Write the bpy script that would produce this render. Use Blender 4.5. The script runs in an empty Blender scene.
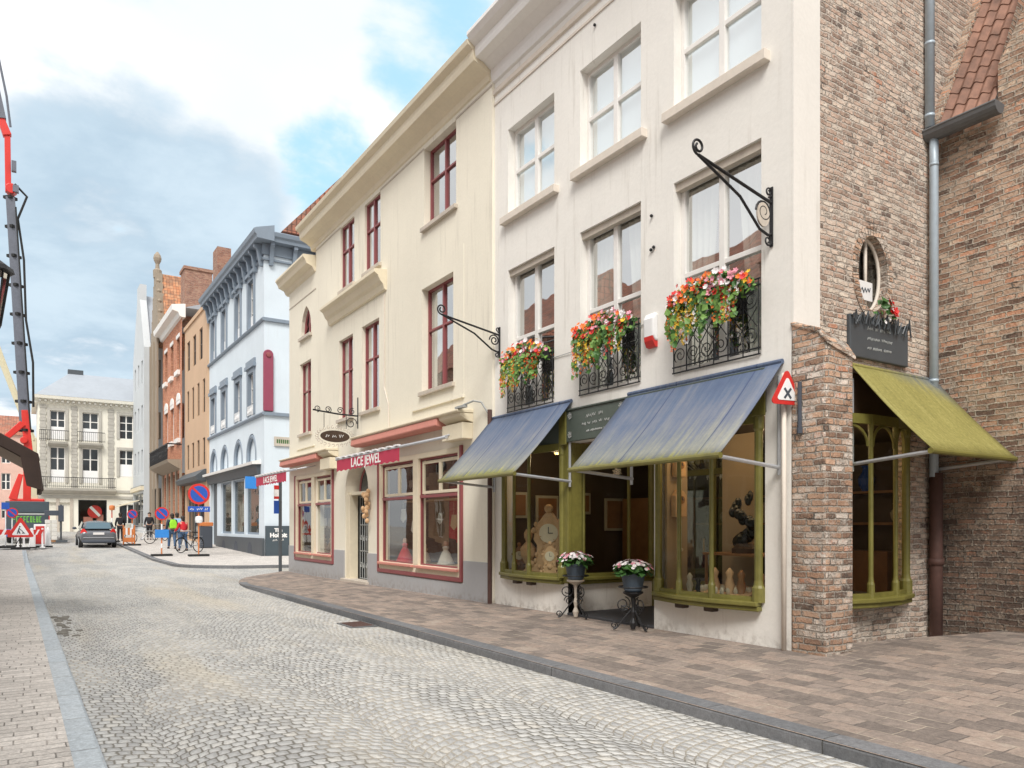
import bpy, bmesh, math, random
from mathutils import Vector, Matrix
random.seed(7)
C = bpy.context.scene.collection
PI = math.pi
R = math.radians

# ------------------------------------------------------------------ node helpers
class NT:
    def __init__(s, tree):
        s.t = tree; s.n = tree.nodes; s.l = tree.links
    def link(s, v, inp):
        if v is None: return
        if isinstance(v, bpy.types.NodeSocket): s.l.new(v, inp)
        else:
            if isinstance(v, tuple) and len(v) == 3 and inp.type == 'RGBA': v = (*v, 1)
            inp.default_value = v
    def m(s, op, a, b=None, c=None, clamp=False):
        n = s.n.new('ShaderNodeMath'); n.operation = op; n.use_clamp = clamp
        for i, v in enumerate((a, b, c)):
            if v is not None: s.link(v, n.inputs[i])
        return n.outputs[0]
    def add(s, a, b): return s.m('ADD', a, b)
    def sub(s, a, b): return s.m('SUBTRACT', a, b)
    def mul(s, a, b): return s.m('MULTIPLY', a, b)
    def step(s, x, a, b, o0=0., o1=1.):
        n = s.n.new('ShaderNodeMapRange'); n.interpolation_type = 'SMOOTHSTEP'
        s.link(x, n.inputs[0]); s.link(a, n.inputs[1]); s.link(b, n.inputs[2]); s.link(o0, n.inputs[3]); s.link(o1, n.inputs[4])
        return n.outputs[0]
    def mixc(s, f, a, b, mode='MIX'):
        n = s.n.new('ShaderNodeMix'); n.data_type = 'RGBA'; n.blend_type = mode
        s.link(f, n.inputs[0]); s.link(a, n.inputs[6]); s.link(b, n.inputs[7])
        return n.outputs[2]
    def noise(s, vec, scale, detail=3., rough=.55, dist=0.):
        n = s.n.new('ShaderNodeTexNoise'); s.link(vec, n.inputs['Vector'])
        n.inputs['Scale'].default_value = scale; n.inputs['Detail'].default_value = detail
        n.inputs['Roughness'].default_value = rough; n.inputs['Distortion'].default_value = dist
        return n.outputs[0]
    def white(s, vec):
        n = s.n.new('ShaderNodeTexWhiteNoise'); n.noise_dimensions = '3D'; s.link(vec, n.inputs['Vector']); return n.outputs[0]
    def comb(s, x, y, z=0.):
        n = s.n.new('ShaderNodeCombineXYZ')
        for i, v in enumerate((x, y, z)): s.link(v, n.inputs[i])
        return n.outputs[0]
    def sep(s, v):
        n = s.n.new('ShaderNodeSeparateXYZ'); s.link(v, n.inputs[0]); return n.outputs[0], n.outputs[1], n.outputs[2]
    def ramp(s, f, stops, const=False):
        n = s.n.new('ShaderNodeValToRGB'); r = n.color_ramp
        if const: r.interpolation = 'CONSTANT'
        while len(r.elements) < len(stops): r.elements.new(.5)
        for e, (p, c) in zip(r.elements, stops): e.position = p; e.color = (*c, 1)
        s.link(f, n.inputs[0]); return n.outputs[0]
    def vmul(s, v, t):
        n = s.n.new('ShaderNodeVectorMath'); n.operation = 'MULTIPLY'; s.link(v, n.inputs[0]); n.inputs[1].default_value = t; return n.outputs[0]
    def vadd(s, v, w):
        n = s.n.new('ShaderNodeVectorMath'); n.operation = 'ADD'; s.link(v, n.inputs[0]); s.link(w, n.inputs[1]); return n.outputs[0]
    def uv(s):
        n = s.n.new('ShaderNodeUVMap'); n.uv_map = 'UVMap'; return n.outputs[0]
    def pos(s): return s.n.new('ShaderNodeNewGeometry').outputs['Position']
    def bump(s, h, strength=.5, dist=.01):
        n = s.n.new('ShaderNodeBump'); s.link(h, n.inputs['Height']); n.inputs['Strength'].default_value = strength
        n.inputs['Distance'].default_value = dist; return n.outputs[0]

def newmat(name):
    m = bpy.data.materials.new(name); m.use_nodes = True
    nt = NT(m.node_tree); nt.n.clear()
    out = nt.n.new('ShaderNodeOutputMaterial'); b = nt.n.new('ShaderNodeBsdfPrincipled')
    nt.l.new(b.outputs[0], out.inputs[0])
    return m, nt, b
def setp(nt, b, color=None, rough=None, normal=None, metal=None, spec=None):
    for k, v in (('Base Color', color), ('Roughness', rough), ('Normal', normal), ('Metallic', metal), ('Specular IOR Level', spec)):
        if v is not None: nt.link(v, b.inputs[k])

def plain(name, col, rough=.6, var=.12, scale=14., bump=.15, metal=0., bscale=60., spec=None):
    m, nt, b = newmat(name); p = nt.pos()
    f = nt.noise(p, scale, 4.)
    f2 = nt.noise(p, scale*.13+.3, 3.)
    k = nt.add(nt.mul(nt.sub(f, .5), var*2), nt.add(1., nt.mul(nt.sub(f2, .5), var*2)))
    c = nt.mixc(1., col, nt.comb(k, k, k), 'MULTIPLY')
    setp(nt, b, c, nt.add(rough-.08, nt.mul(f, .16)), nt.bump(nt.noise(p, bscale, 3.), bump, .004), metal, spec)
    return m

def stucco(name, col, dirt=.25, dcol=(.33, .29, .23), base=.0):
    m, nt, b = newmat(name); p = nt.pos()
    big = nt.noise(p, .55, 4., .6); fine = nt.noise(p, 24., 4., .6)
    st = nt.noise(nt.vmul(p, (5., 5., .35)), 1.6, 4., .65)
    k = nt.add(.93, nt.add(nt.mul(nt.sub(big, .5), .22), nt.mul(nt.sub(fine, .5), .10)))
    c = nt.mixc(1., col, nt.comb(k, k, k), 'MULTIPLY')
    d = nt.mul(nt.step(st, .52, .8), nt.step(big, .35, .65))
    c = nt.mixc(nt.mul(d, dirt), c, dcol)
    x, y, z = nt.sep(p)
    sp = nt.mul(nt.step(nt.add(z, nt.mul(nt.noise(p, 3.5, 5., .7), .55)), .55, .25), nt.step(nt.noise(p, 9., 4., .6), .40, .66))
    c = nt.mixc(nt.mul(sp, .55), c, (.24, .20, .16))
    h = nt.add(nt.mul(fine, .35), nt.mul(nt.noise(p, 3., 3.), 1.2))
    setp(nt, b, c, .88, nt.bump(h, .35, .012))
    return m

def tilepat(nt, u, v, w, h, gap, jitter=0., bond=.5, seed=0.):
    row = nt.m('FLOOR', nt.m('DIVIDE', v, h))
    sh = nt.add(nt.mul(row, bond*w), nt.mul(nt.white(nt.comb(row, seed+3.3, 1.)), jitter*w))
    uu = nt.add(u, sh)
    col = nt.m('FLOOR', nt.m('DIVIDE', uu, w))
    fu = nt.mul(nt.m('FRACT', nt.m('DIVIDE', uu, w)), w); fv = nt.mul(nt.m('FRACT', nt.m('DIVIDE', v, h)), h)
    du = nt.m('MINIMUM', fu, nt.sub(w, fu)); dv = nt.m('MINIMUM', fv, nt.sub(h, fv))
    d = nt.m('SMOOTH_MIN', du, dv, gap)
    idn = nt.white(nt.comb(col, row, seed)); id2 = nt.white(nt.comb(col, row, seed+9.7))
    return d, idn, id2

def brick(name, stops, mortar, w=.215, h=.068, gap=.011, wob=.012, bump=.9, mort_cover=.0, stain=.25, scol=(.10, .085, .07), low=0., lime=0.):
    m, nt, b = newmat(name); uv = nt.uv(); p = nt.pos()
    n1 = nt.noise(p, 6., 3.); n2 = nt.noise(nt.vadd(p, (7., 3., 5.)), 6., 3.)
    u, v, _ = nt.sep(uv)
    n3 = nt.noise(p, 26., 3.); n4 = nt.noise(p, .5, 3.)
    u = nt.add(u, nt.add(nt.mul(nt.sub(n1, .5), wob*2.2), nt.mul(nt.sub(n3, .5), wob)))
    v = nt.add(v, nt.add(nt.mul(nt.sub(n2, .5), wob*2.0), nt.add(nt.mul(nt.sub(n3, .5), wob*.9), nt.mul(n4, .10))))
    d, i1, i2 = tilepat(nt, u, v, w, h, gap, .35)
    fine = nt.noise(p, 45., 4., .65); mid = nt.noise(p, 2.3, 4., .6); big = nt.noise(p, .6, 3., .6)
    f = nt.add(nt.mul(i1, .80), nt.add(nt.mul(nt.sub(mid, .5), .75), nt.mul(nt.sub(fine, .5), .42)))
    f = nt.add(f, .11)
    c = nt.ramp(f, stops)
    k = nt.add(.72, nt.add(nt.mul(fine, .35), nt.mul(i2, .22)))
    c = nt.mixc(1., c, nt.comb(k, k, k), 'MULTIPLY')
    g = nt.add(d, nt.mul(nt.sub(fine, .5), .012))
    mk = nt.step(g, gap*.25, gap*.85)
    if mort_cover:
        mk = nt.mul(mk, nt.sub(1., nt.mul(nt.step(nt.noise(p, 7.5, 6., .75), .53, .60), mort_cover)))
        c = nt.mixc(nt.mul(nt.step(nt.noise(nt.vadd(p, (4., 8., 2.)), 15., 5., .75), .50, .66), mort_cover*.6), c, mortar)
    mc = nt.mixc(nt.step(fine, .3, .8), mortar, tuple(x*.62 for x in mortar))
    mc = nt.mixc(nt.step(nt.noise(nt.vadd(p, (1., 6., 3.)), 4.2, 4., .7), .54, .68), mc, tuple(x*.25 for x in mortar))  # scattered joints coloured darker to draw deep shadow lines
    c = nt.mixc(mk, mc, c)
    c = nt.mixc(nt.mul(nt.step(nt.noise(nt.vmul(p, (1., 1., .45)), 1.1, 5., .65), .5, .72), stain), c, scol)
    if lime: c = nt.mixc(nt.mul(nt.step(nt.noise(nt.vmul(p, (1., 1., 1.6)), 2.6, 5., .7), .54, .64), lime), c, (.70, .65, .58))
    if low:      # foot of the wall: sooty dirt, with shade painted in as well
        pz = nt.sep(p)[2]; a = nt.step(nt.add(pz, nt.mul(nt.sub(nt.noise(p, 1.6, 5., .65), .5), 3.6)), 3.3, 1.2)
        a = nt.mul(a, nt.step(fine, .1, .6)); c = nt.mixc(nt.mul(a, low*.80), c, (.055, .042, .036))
    hgt = nt.add(nt.mul(mk, nt.add(.7, nt.mul(i2, .5))), nt.mul(fine, .75))
    setp(nt, b, c, .9, nt.bump(hgt, bump, .016))
    return m

def slabs(name, stops, w, h, gap, joint, bond=.5, jitter=.3, bump=.5, swap=False, wob=.006):
    m, nt, b = newmat(name); uv = nt.uv(); p = nt.pos()
    u, v, _ = nt.sep(uv)
    if swap: u, v = v, u
    n3 = nt.noise(p, 9., 3.)
    u = nt.add(u, nt.mul(nt.sub(n3, .5), wob*2)); v = nt.add(v, nt.mul(nt.sub(nt.noise(nt.vadd(p, (3., 1., 9.)), 7., 3.), .5), wob*2.5))
    d, i1, i2 = tilepat(nt, u, v, w, h, gap, jitter, bond)
    fine = nt.noise(p, 75., 4., .7); mid = nt.noise(p, 8., 5., .65); big = nt.noise(p, .8, 4., .6)
    f = nt.add(nt.mul(i1, .42), nt.add(nt.mul(mid, .55), nt.mul(nt.sub(big, .5), .7)))
    c = nt.ramp(f, stops)
    k = nt.add(.38, nt.add(nt.mul(fine, .85), nt.add(nt.mul(i2, .12), nt.mul(nt.sub(nt.noise(p, 22., 4., .7), .5), .9))))
    c = nt.mixc(1., c, nt.comb(k, k, k), 'MULTIPLY')
    mk = nt.step(nt.add(d, nt.mul(nt.sub(fine, .5), gap*.8)), gap*.2, gap*.8)
    jv = nt.mixc(nt.step(nt.noise(p, 2.2, 3.), .42, .6), joint[0], joint[1])
    c = nt.mixc(mk, jv, c)
    spots = nt.step(nt.noise(p, 17., 2., .5), .70, .74)
    c = nt.mixc(nt.mul(spots, .35), c, (.06, .055, .05))
    setp(nt, b, c, .85, nt.bump(nt.add(nt.mul(mk, nt.add(.6, nt.mul(i2, .4))), nt.mul(fine, .3)), bump, .008))
    return m

def cobbles(name):
    m, nt, b = newmat(name); p = nt.pos(); x, y, z = nt.sep(p)
    n = nt.noise(p, 2.2, 3.); n2 = nt.noise(nt.vadd(p, (11., 5., 3.)), 2.2, 3.)
    n5 = nt.noise(p, 12., 2.)
    x = nt.add(x, nt.add(nt.mul(nt.sub(n, .5), .08), nt.mul(nt.sub(n5, .5), .045)))
    y = nt.add(y, nt.add(nt.mul(nt.sub(n2, .5), .09), nt.mul(nt.sub(nt.noise(nt.vadd(p, (2., 9., 1.)), 12., 2.), .5), .045)))
    W = 1.34
    q = nt.sub(nt.m('FRACT', nt.m('DIVIDE', nt.add(x, .55), W)), .5)          # -.5 .. .5 across one arc
    arc = nt.m('SQRT', nt.m('MAXIMUM', nt.sub(.36, nt.mul(q, q)), .01))
    v = nt.sub(y, nt.mul(arc, 1.05))
    u = nt.add(nt.mul(nt.m('ARCSINE', nt.mul(q, 1.45)), .92), nt.mul(nt.m('FLOOR', nt.m('DIVIDE', nt.add(x, .55), W)), 7.31))
    d, i1, i2 = tilepat(nt, u, v, .088, .100, .015, .32, .5)
    fine = nt.noise(p, 60., 4., .7); mid = nt.noise(p, 3., 4., .6); big = nt.noise(nt.vmul(p, (1., .35, 1.)), .9, 4., .6)
    f = nt.add(nt.mul(i1, .66), nt.add(nt.mul(mid, .25), nt.mul(big, .12)))
    c = nt.ramp(f, [(0., (.31, .31, .31)), (.25, (.41, .41, .405)), (.5, (.49, .49, .48)), (.76, (.56, .555, .535)), (1., (.52, .47, .39))])
    sand = nt.step(nt.noise(nt.vmul(p, (1., .12, 1.)), .75, 4., .6), .5, .66)
    c = nt.mixc(nt.mul(sand, .40), c, (.58, .50, .36))
    c = nt.mixc(nt.mul(nt.step(nt.noise(nt.vmul(p, (1., .3, 1.)), .55, 5., .65), .56, .72), .28), c, (.30, .295, .285))
    k = nt.add(.66, nt.mul(fine, .65)); c = nt.mixc(1., c, nt.comb(k, k, k), 'MULTIPLY')
    mk = nt.step(nt.add(d, nt.mul(nt.sub(fine, .5), .012)), .002, .0125)
    j = nt.mixc(nt.step(big, .42, .6), (.15, .14, .12), (.36, .325, .27))
    c = nt.mixc(mk, j, c)
    dome = nt.add(nt.step(d, 0., .04), nt.mul(i2, .3))
    setp(nt, b, c, nt.add(.62, nt.mul(fine, .25)), nt.bump(nt.add(dome, nt.mul(fine, .35)), .85, .018))
    return m

def rooftile(name, stops, w=.22, h=.30):
    m, nt, b = newmat(name); uv = nt.uv(); p = nt.pos(); u, v, _ = nt.sep(uv)
    d, i1, i2 = tilepat(nt, u, v, w, h, .012, .0, .0)
    fine = nt.noise(p, 20., 4., .6); mid = nt.noise(p, 2., 4.)
    c = nt.ramp(nt.add(nt.mul(i1, .7), nt.mul(mid, .3)), stops)
    c = nt.mixc(nt.mul(nt.step(mid, .45, .65), .5), c, (.12, .10, .08))
    mk = nt.step(d, .002, .014); k = nt.add(.7, nt.mul(fine, .5)); c = nt.mixc(1., c, nt.comb(k, k, k), 'MULTIPLY')
    c = nt.mixc(mk, (.05, .035, .03), c)
    wave = nt.m('SINE', nt.mul(u, 2*PI/w)); slope = nt.m('FRACT', nt.m('DIVIDE', v, h))
    setp(nt, b, c, .8, nt.bump(nt.add(nt.mul(wave, .5), nt.sub(mk, slope)), .9, .03))
    return m

def glass(name, tint=(.92, .95, .94), refl=1.0, base=.035):
    m = bpy.data.materials.new(name); m.use_nodes = True; nt = NT(m.node_tree); nt.n.clear()
    out = nt.n.new('ShaderNodeOutputMaterial'); mx = nt.n.new('ShaderNodeMixShader')
    tr = nt.n.new('ShaderNodeBsdfTransparent'); gl = nt.n.new('ShaderNodeBsdfGlossy')
    tr.inputs[0].default_value = (*tint, 1); gl.inputs['Roughness'].default_value = .015
    fr = nt.n.new('ShaderNodeFresnel'); fr.inputs[0].default_value = 1.5
    wv = nt.bump(nt.noise(nt.pos(), 1.3, 2.), .06, .05); nt.l.new(wv, gl.inputs['Normal'])
    nt.l.new(nt.m('MULTIPLY_ADD', fr.outputs[0], refl, base, True), mx.inputs[0])
    nt.l.new(tr.outputs[0], mx.inputs[1]); nt.l.new(gl.outputs[0], mx.inputs[2]); nt.l.new(mx.outputs[0], out.inputs[0])
    return m
def emit(name, col, s):
    m, nt, b = newmat(name); setp(nt, b, tuple(min(1, c) for c in col), .5)
    nt.link(col, b.inputs['Emission Color']); b.inputs['Emission Strength'].default_value = s
    return m

def awningmat(name, axis, a0, a1, side=False):
    """weathered blue canvas with algae creeping up from the lower hem"""
    m, nt, b = newmat(name); p = nt.pos(); xyz = nt.sep(p)
    t = nt.m('DIVIDE', nt.sub(xyz[axis], a0), a1-a0)          # 0 at the wall, 1 at the hem
    o = xyz[1-axis]
    streak = nt.noise(nt.comb(nt.mul(o, 9.), nt.mul(t, .8), 0.), 1.6, 4., .65)
    fine = nt.noise(p, 30., 4., .6); big = nt.noise(p, 1.4, 4., .6)
    blue = nt.ramp(nt.add(nt.add(nt.mul(streak, .42), nt.mul(big, .36)), nt.add(nt.mul(t, .24), nt.mul(nt.sub(fine, .5), .08))), [(.25, (.055, .082, .16)), (.42, (.098, .133, .21)), (.56, (.175, .19, .235)), (.68, (.27, .27, .27))])
    seam = nt.m('ABSOLUTE', nt.sub(nt.m('FRACT', nt.m('DIVIDE', o, 1.22)), .5))
    blue = nt.mixc(nt.step(seam, .012, .004), blue, (.05, .07, .15))
    grn = nt.ramp(nt.add(nt.mul(fine, .5), nt.mul(streak, .5)), ([(.2, (.12, .11, .03)), (.5, (.26, .235, .065)), (.8, (.42, .38, .14))] if side else [(.2, (.16, .165, .04)), (.5, (.33, .33, .09)), (.8, (.52, .50, .20))]))
    if side: a = nt.step(nt.add(t, nt.add(nt.mul(nt.sub(streak, .5), .5), nt.mul(nt.sub(o, 8.6), -.28))), -.42, .16)
    else: a = nt.m('MAXIMUM', nt.step(nt.add(t, nt.mul(nt.sub(streak, .5), .42)), .86, 1.04), nt.mul(nt.step(nt.add(t, nt.mul(nt.sub(streak, .5), 1.1)), .45, 1.1), .28))
    setp(nt, b, nt.mixc(a, blue, grn), .78, nt.bump(nt.add(fine, nt.mul(streak, 1.5)), .25, .01))
    b.inputs['Transmission Weight'].default_value = 0
    return m

M = {}
M['cream'] = stucco('cream_render', (.85, .80, .675), .42)
M['white'] = stucco('white_render', (.86, .835, .785), .48)
M['trim_cream'] = plain('cream_trim_paint', (.74, .66, .50), .6, .08)
M['trim_white'] = plain('white_trim_paint', (.80, .78, .75), .5, .06)
M['stone_sill'] = plain('grey_beige_sill_stone', (.52, .46, .39), .75, .2)
M['sill_white'] = plain('painted_sill', (.70, .63, .55), .7, .12)
M['plinth'] = stucco('grey_plinth', (.42, .42, .43), .35)
M['brick_side'] = brick('pale_old_brick', [(0., (.14, .10, .085)), (.18, (.34, .235, .18)), (.42, (.56, .40, .31)), (.64, (.68, .53, .425)), (.84, (.73, .64, .535)), (1., (.50, .24, .15))], (.64, .56, .48), h=.064, w=.20, gap=.015, wob=.017, mort_cover=.75, stain=.16, bump=1.2, lime=.22)
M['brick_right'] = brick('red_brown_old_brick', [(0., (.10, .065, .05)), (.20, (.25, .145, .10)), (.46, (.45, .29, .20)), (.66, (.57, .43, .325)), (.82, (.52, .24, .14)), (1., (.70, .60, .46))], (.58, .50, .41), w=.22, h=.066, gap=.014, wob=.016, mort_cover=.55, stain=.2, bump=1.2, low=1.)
M['brick_pier'] = brick('weathered_pier_brick', [(0., (.10, .07, .055)), (.20, (.31, .19, .13)), (.44, (.53, .32, .21)), (.66, (.64, .42, .29)), (.84, (.78, .71, .63)), (1., (.56, .25, .14))], (.52, .46, .39), w=.22, h=.069, gap=.014, wob=.015, mort_cover=.5, stain=.25, bump=1.2, low=.35, lime=.55)
M['brick_far'] = brick('orange_red_brick', [(0., (.40, .13, .07)), (.5, (.58, .22, .12)), (1., (.66, .32, .19))], (.55, .40, .30), stain=.1)
M['brick_opp'] = brick('opposite_brick', [(0., (.22, .10, .07)), (.5, (.36, .17, .11)), (1., (.42, .26, .18))], (.4, .36, .32), stain=.2)
M['ochre'] = stucco('ochre_render', (.60, .41, .27), .25)
M['stone'] = stucco('weathered_sandstone', (.34, .28, .215), .8, (.12, .10, .08))
M['gable'] = stucco('greyish_white_gable', (.58, .61, .63), .5)
M['blue'] = stucco('pale_blue_render', (.67, .745, .805), .2)
M['bluegrey'] = plain('blue_grey_trim', (.21, .255, .31), .55, .1)
M['darkgrey'] = plain('dark_grey_paint', (.07, .08, .09), .5, .15)
M['endwall'] = stucco('pale_cream_facade', (.84, .81, .71), .2)
M['endtrim'] = plain('taupe_stone_trim', (.45, .43, .385), .8, .2)
M['zinc'] = plain('zinc_roof', (.33, .36, .40), .5, .12, 3.)
M['tileplain'] = plain('worn_clay_tile', (.25, .135, .095), .8, .75, 6., .6)
M['pinkbrick'] = plain('pale_pink_brick', (.60, .40, .34), .85, .15)
M['redtile'] = rooftile('red_pantiles', [(0., (.30, .11, .07)), (.5, (.46, .18, .11)), (1., (.38, .22, .16))])
M['orangetile'] = rooftile('orange_tiles', [(0., (.48, .19, .09)), (.5, (.62, .27, .13)), (1., (.55, .33, .2))])
M['oldtile'] = rooftile('mossy_brown_tiles', [(0., (.22, .10, .07)), (.4, (.36, .17, .11)), (.7, (.42, .23, .15)), (1., (.30, .24, .19))], .24, .26)
M['olive'] = plain('olive_green_paint', (.165, .150, .036), .42, .3)
M['fascia'] = plain('grey_green_fascia_board', (.085, .105, .09), .5, .15)
M['maroon'] = plain('maroon_window_paint', (.26, .068, .072), .45, .1)
M['redcanvas'] = plain('faded_red_canvas', (.60, .25, .20), .8, .12)
M['redval'] = plain('crimson_valance', (.48, .035, .08), .75, .1)
M['banner'] = plain('plum_red_paint', (.27, .05, .09), .5, .1)
M['paintwhite'] = plain('white_paint', (.82, .82, .82), .45, .05)
M['letter'] = plain('white_lettering', (.85, .84, .82), .6, .03)
M['inkgrey'] = plain('faded_grey_lettering', (.36, .37, .36), .6, .1)
M['inkdark'] = plain('dark_ink', (.06, .07, .09), .6, .1)
M['gold'] = plain('pale_gilt_lettering', (.55, .50, .38), .5, .1)
M['iron'] = plain('wrought_iron', (.022, .022, .024), .5, .3, metal=.3)
M['steel'] = plain('galvanised_steel', (.55, .57, .60), .38, .12, metal=.5)
M['pipe'] = plain('grey_blue_zinc_pipe', (.40, .47, .53), .45, .15, metal=.15)
M['gutter'] = plain('dark_zinc_gutter', (.12, .125, .13), .5, .2)
M['rust'] = plain('rust_brown_pipe', (.10, .05, .04), .7, .35)
M['glass'] = glass('window_glass', refl=.62, base=.02)
M['shopglass'] = glass('shop_glass', (.84, .87, .84), .30, .012)
M['farglass'] = plain('dark_far_glass', (.03, .037, .043), .08, .2, spec=.6, bump=.0)
M['blind'] = plain('white_roller_blind', (.74, .84, .90), .8, .05, 2.)
M['curtain'] = plain('net_curtain', (.50, .50, .45), .9, .1)
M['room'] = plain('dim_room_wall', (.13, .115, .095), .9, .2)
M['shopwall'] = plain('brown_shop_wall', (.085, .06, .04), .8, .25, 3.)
M['shopcream'] = plain('cream_shop_panel', (.40, .30, .19), .8, .1, 3.)
M['wood'] = plain('warm_wood', (.30, .15, .065), .5, .3, 9.)
M['lightwood'] = plain('pale_carved_wood', (.62, .40, .22), .6, .25, 18., .6)
M['darkwood'] = plain('dark_wood', (.055, .032, .02), .5, .3)
M['bronze'] = plain('dark_bronze', (.02, .022, .02), .4, .3, metal=.3)
M['road'] = cobbles('granite_cobbles')
M['pave'] = slabs('brown_pink_pavers', [(0., (.12, .10, .09)), (.3, (.205, .17, .148)), (.5, (.295, .24, .205)), (.68, (.36, .28, .23)), (.84, (.42, .355, .30)), (1., (.36, .24, .19))], .28, .18, .009, ((.13, .11, .10), (.46, .39, .31)), .5, .5, .8, True, .010)
M['paveleft'] = slabs('pale_pink_pavers', [(0., (.46, .43, .40)), (.4, (.58, .54, .50)), (.7, (.68, .635, .59)), (1., (.60, .55, .49))], .24, .115, .009, ((.15, .14, .125), (.36, .33, .30)), .5, .4, .6, False)
M['kerbdark'] = slabs('bluestone_kerb', [(0., (.10, .105, .115)), (.5, (.17, .175, .185)), (1., (.26, .26, .27))], 1.0, 3., .010, ((.04, .04, .04), (.07, .07, .065)), 0., 0., .4, True)
M['kerblight'] = slabs('pale_bluestone_kerb', [(0., (.40, .45, .50)), (.5, (.48, .53, .57)), (1., (.54, .57, .59))], .9, 3., .012, ((.12, .12, .12), (.2, .2, .2)), 0., 0., .3, True)
M['earth'] = plain('packed_ground', (.22, .2, .17), .9, .2, 1.)
M['asphalt'] = plain('asphalt_patch', (.17, .16, .14), .9, .3, 20., .8)
M['matgrey'] = plain('dark_door_step', (.055, .055, .06), .8, .2)
M['leaf'] = plain('plant_leaf', (.045, .13, .025), .55, .35)
M['leaf2'] = plain('pale_leaf', (.16, .30, .06), .55, .3)
M['f_orange'] = plain('orange_petal', (.85, .17, .015), .6, .2)
M['f_red'] = plain('red_petal', (.62, .02, .02), .6, .2)
M['f_pink'] = plain('pink_petal', (.75, .30, .38), .6, .2)
M['f_white'] = plain('white_petal', (.80, .76, .76), .6, .1)
M['f_yellow'] = plain('yellow_petal', (.82, .52, .03), .6, .2)
M['pot'] = plain('blue_grey_pot', (.06, .085, .115), .5, .2)
M['signred'] = plain('sign_red', (.60, .03, .025), .4, .05)
M['signblue'] = plain('sign_blue', (.02, .09, .42), .4, .05)
M['skyblue'] = plain('bright_blue_plastic', (.03, .22, .62), .45, .1)
M['orange'] = plain('orange_plastic', (.62, .20, .06), .5, .1)
M['craneRed'] = plain('crane_red', (.62, .03, .02), .4, .1)
M['craneGrey'] = plain('crane_grey', (.13, .14, .17), .45, .2)
M['craneCream'] = plain('crane_cream', (.62, .57, .40), .5, .1)
M['truck'] = plain('slate_truck_body', (.055, .075, .09), .45, .12)
M['greenled'] = plain('bright_green_lettering', (.16, .45, .06), .6, .1)
M['rubber'] = plain('rubber', (.018, .018, .018), .8, .2)
M['carpaint'] = plain('grey_car_paint', (.16, .165, .18), .25, .05, metal=.4)
M['carglass'] = plain('car_glass', (.09, .15, .19), .05, .05, bump=0.)
M['taillight'] = plain('red_tail_light', (.55, .02, .015), .2, .1)
M['plate'] = plain('number_plate', (.75, .72, .70), .5, .03)
M['canopy'] = plain('brown_canvas_canopy', (.055, .035, .028), .8, .25)
M['canopyslat'] = plain('brown_slats', (.30, .23, .18), .75, .2)
M['lampglass'] = glass('lantern_glass', (.95, .97, 1.), 1., .08)
M['skin'] = plain('skin', (.55, .33, .24), .6, .05)
M['hairdark'] = plain('dark_hair', (.03, .02, .015), .6, .2)
M['clothred'] = plain('red_jacket', (.58, .02, .03), .8, .1)
M['clothnavy'] = plain('navy_jacket', (.02, .035, .06), .85, .15)
M['clothlime'] = plain('lime_backpack', (.33, .75, .03), .7, .1)
M['clothsky'] = plain('light_blue_shirt', (.30, .52, .70), .85, .1)
M['jeans'] = plain('blue_jeans', (.06, .11, .20), .85, .15)
M['clothblack'] = plain('black_clothes', (.014, .014, .018), .85, .2)
M['lace'] = plain('white_lace', (.70, .66, .60), .9, .12, 40., .6)
M['lampwarm'] = emit('warm_bulb', (1., .50, .16), 2.2)
M['concrete'] = plain('pale_plastic_block', (.60, .58, .54), .7, .12)
M['aw1'] = awningmat('blue_awning_canvas', 0, 6.85, 5.80)
M['aw3'] = awningmat('green_stained_awning_canvas', 1, 5.05, 4.20, True)

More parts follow.
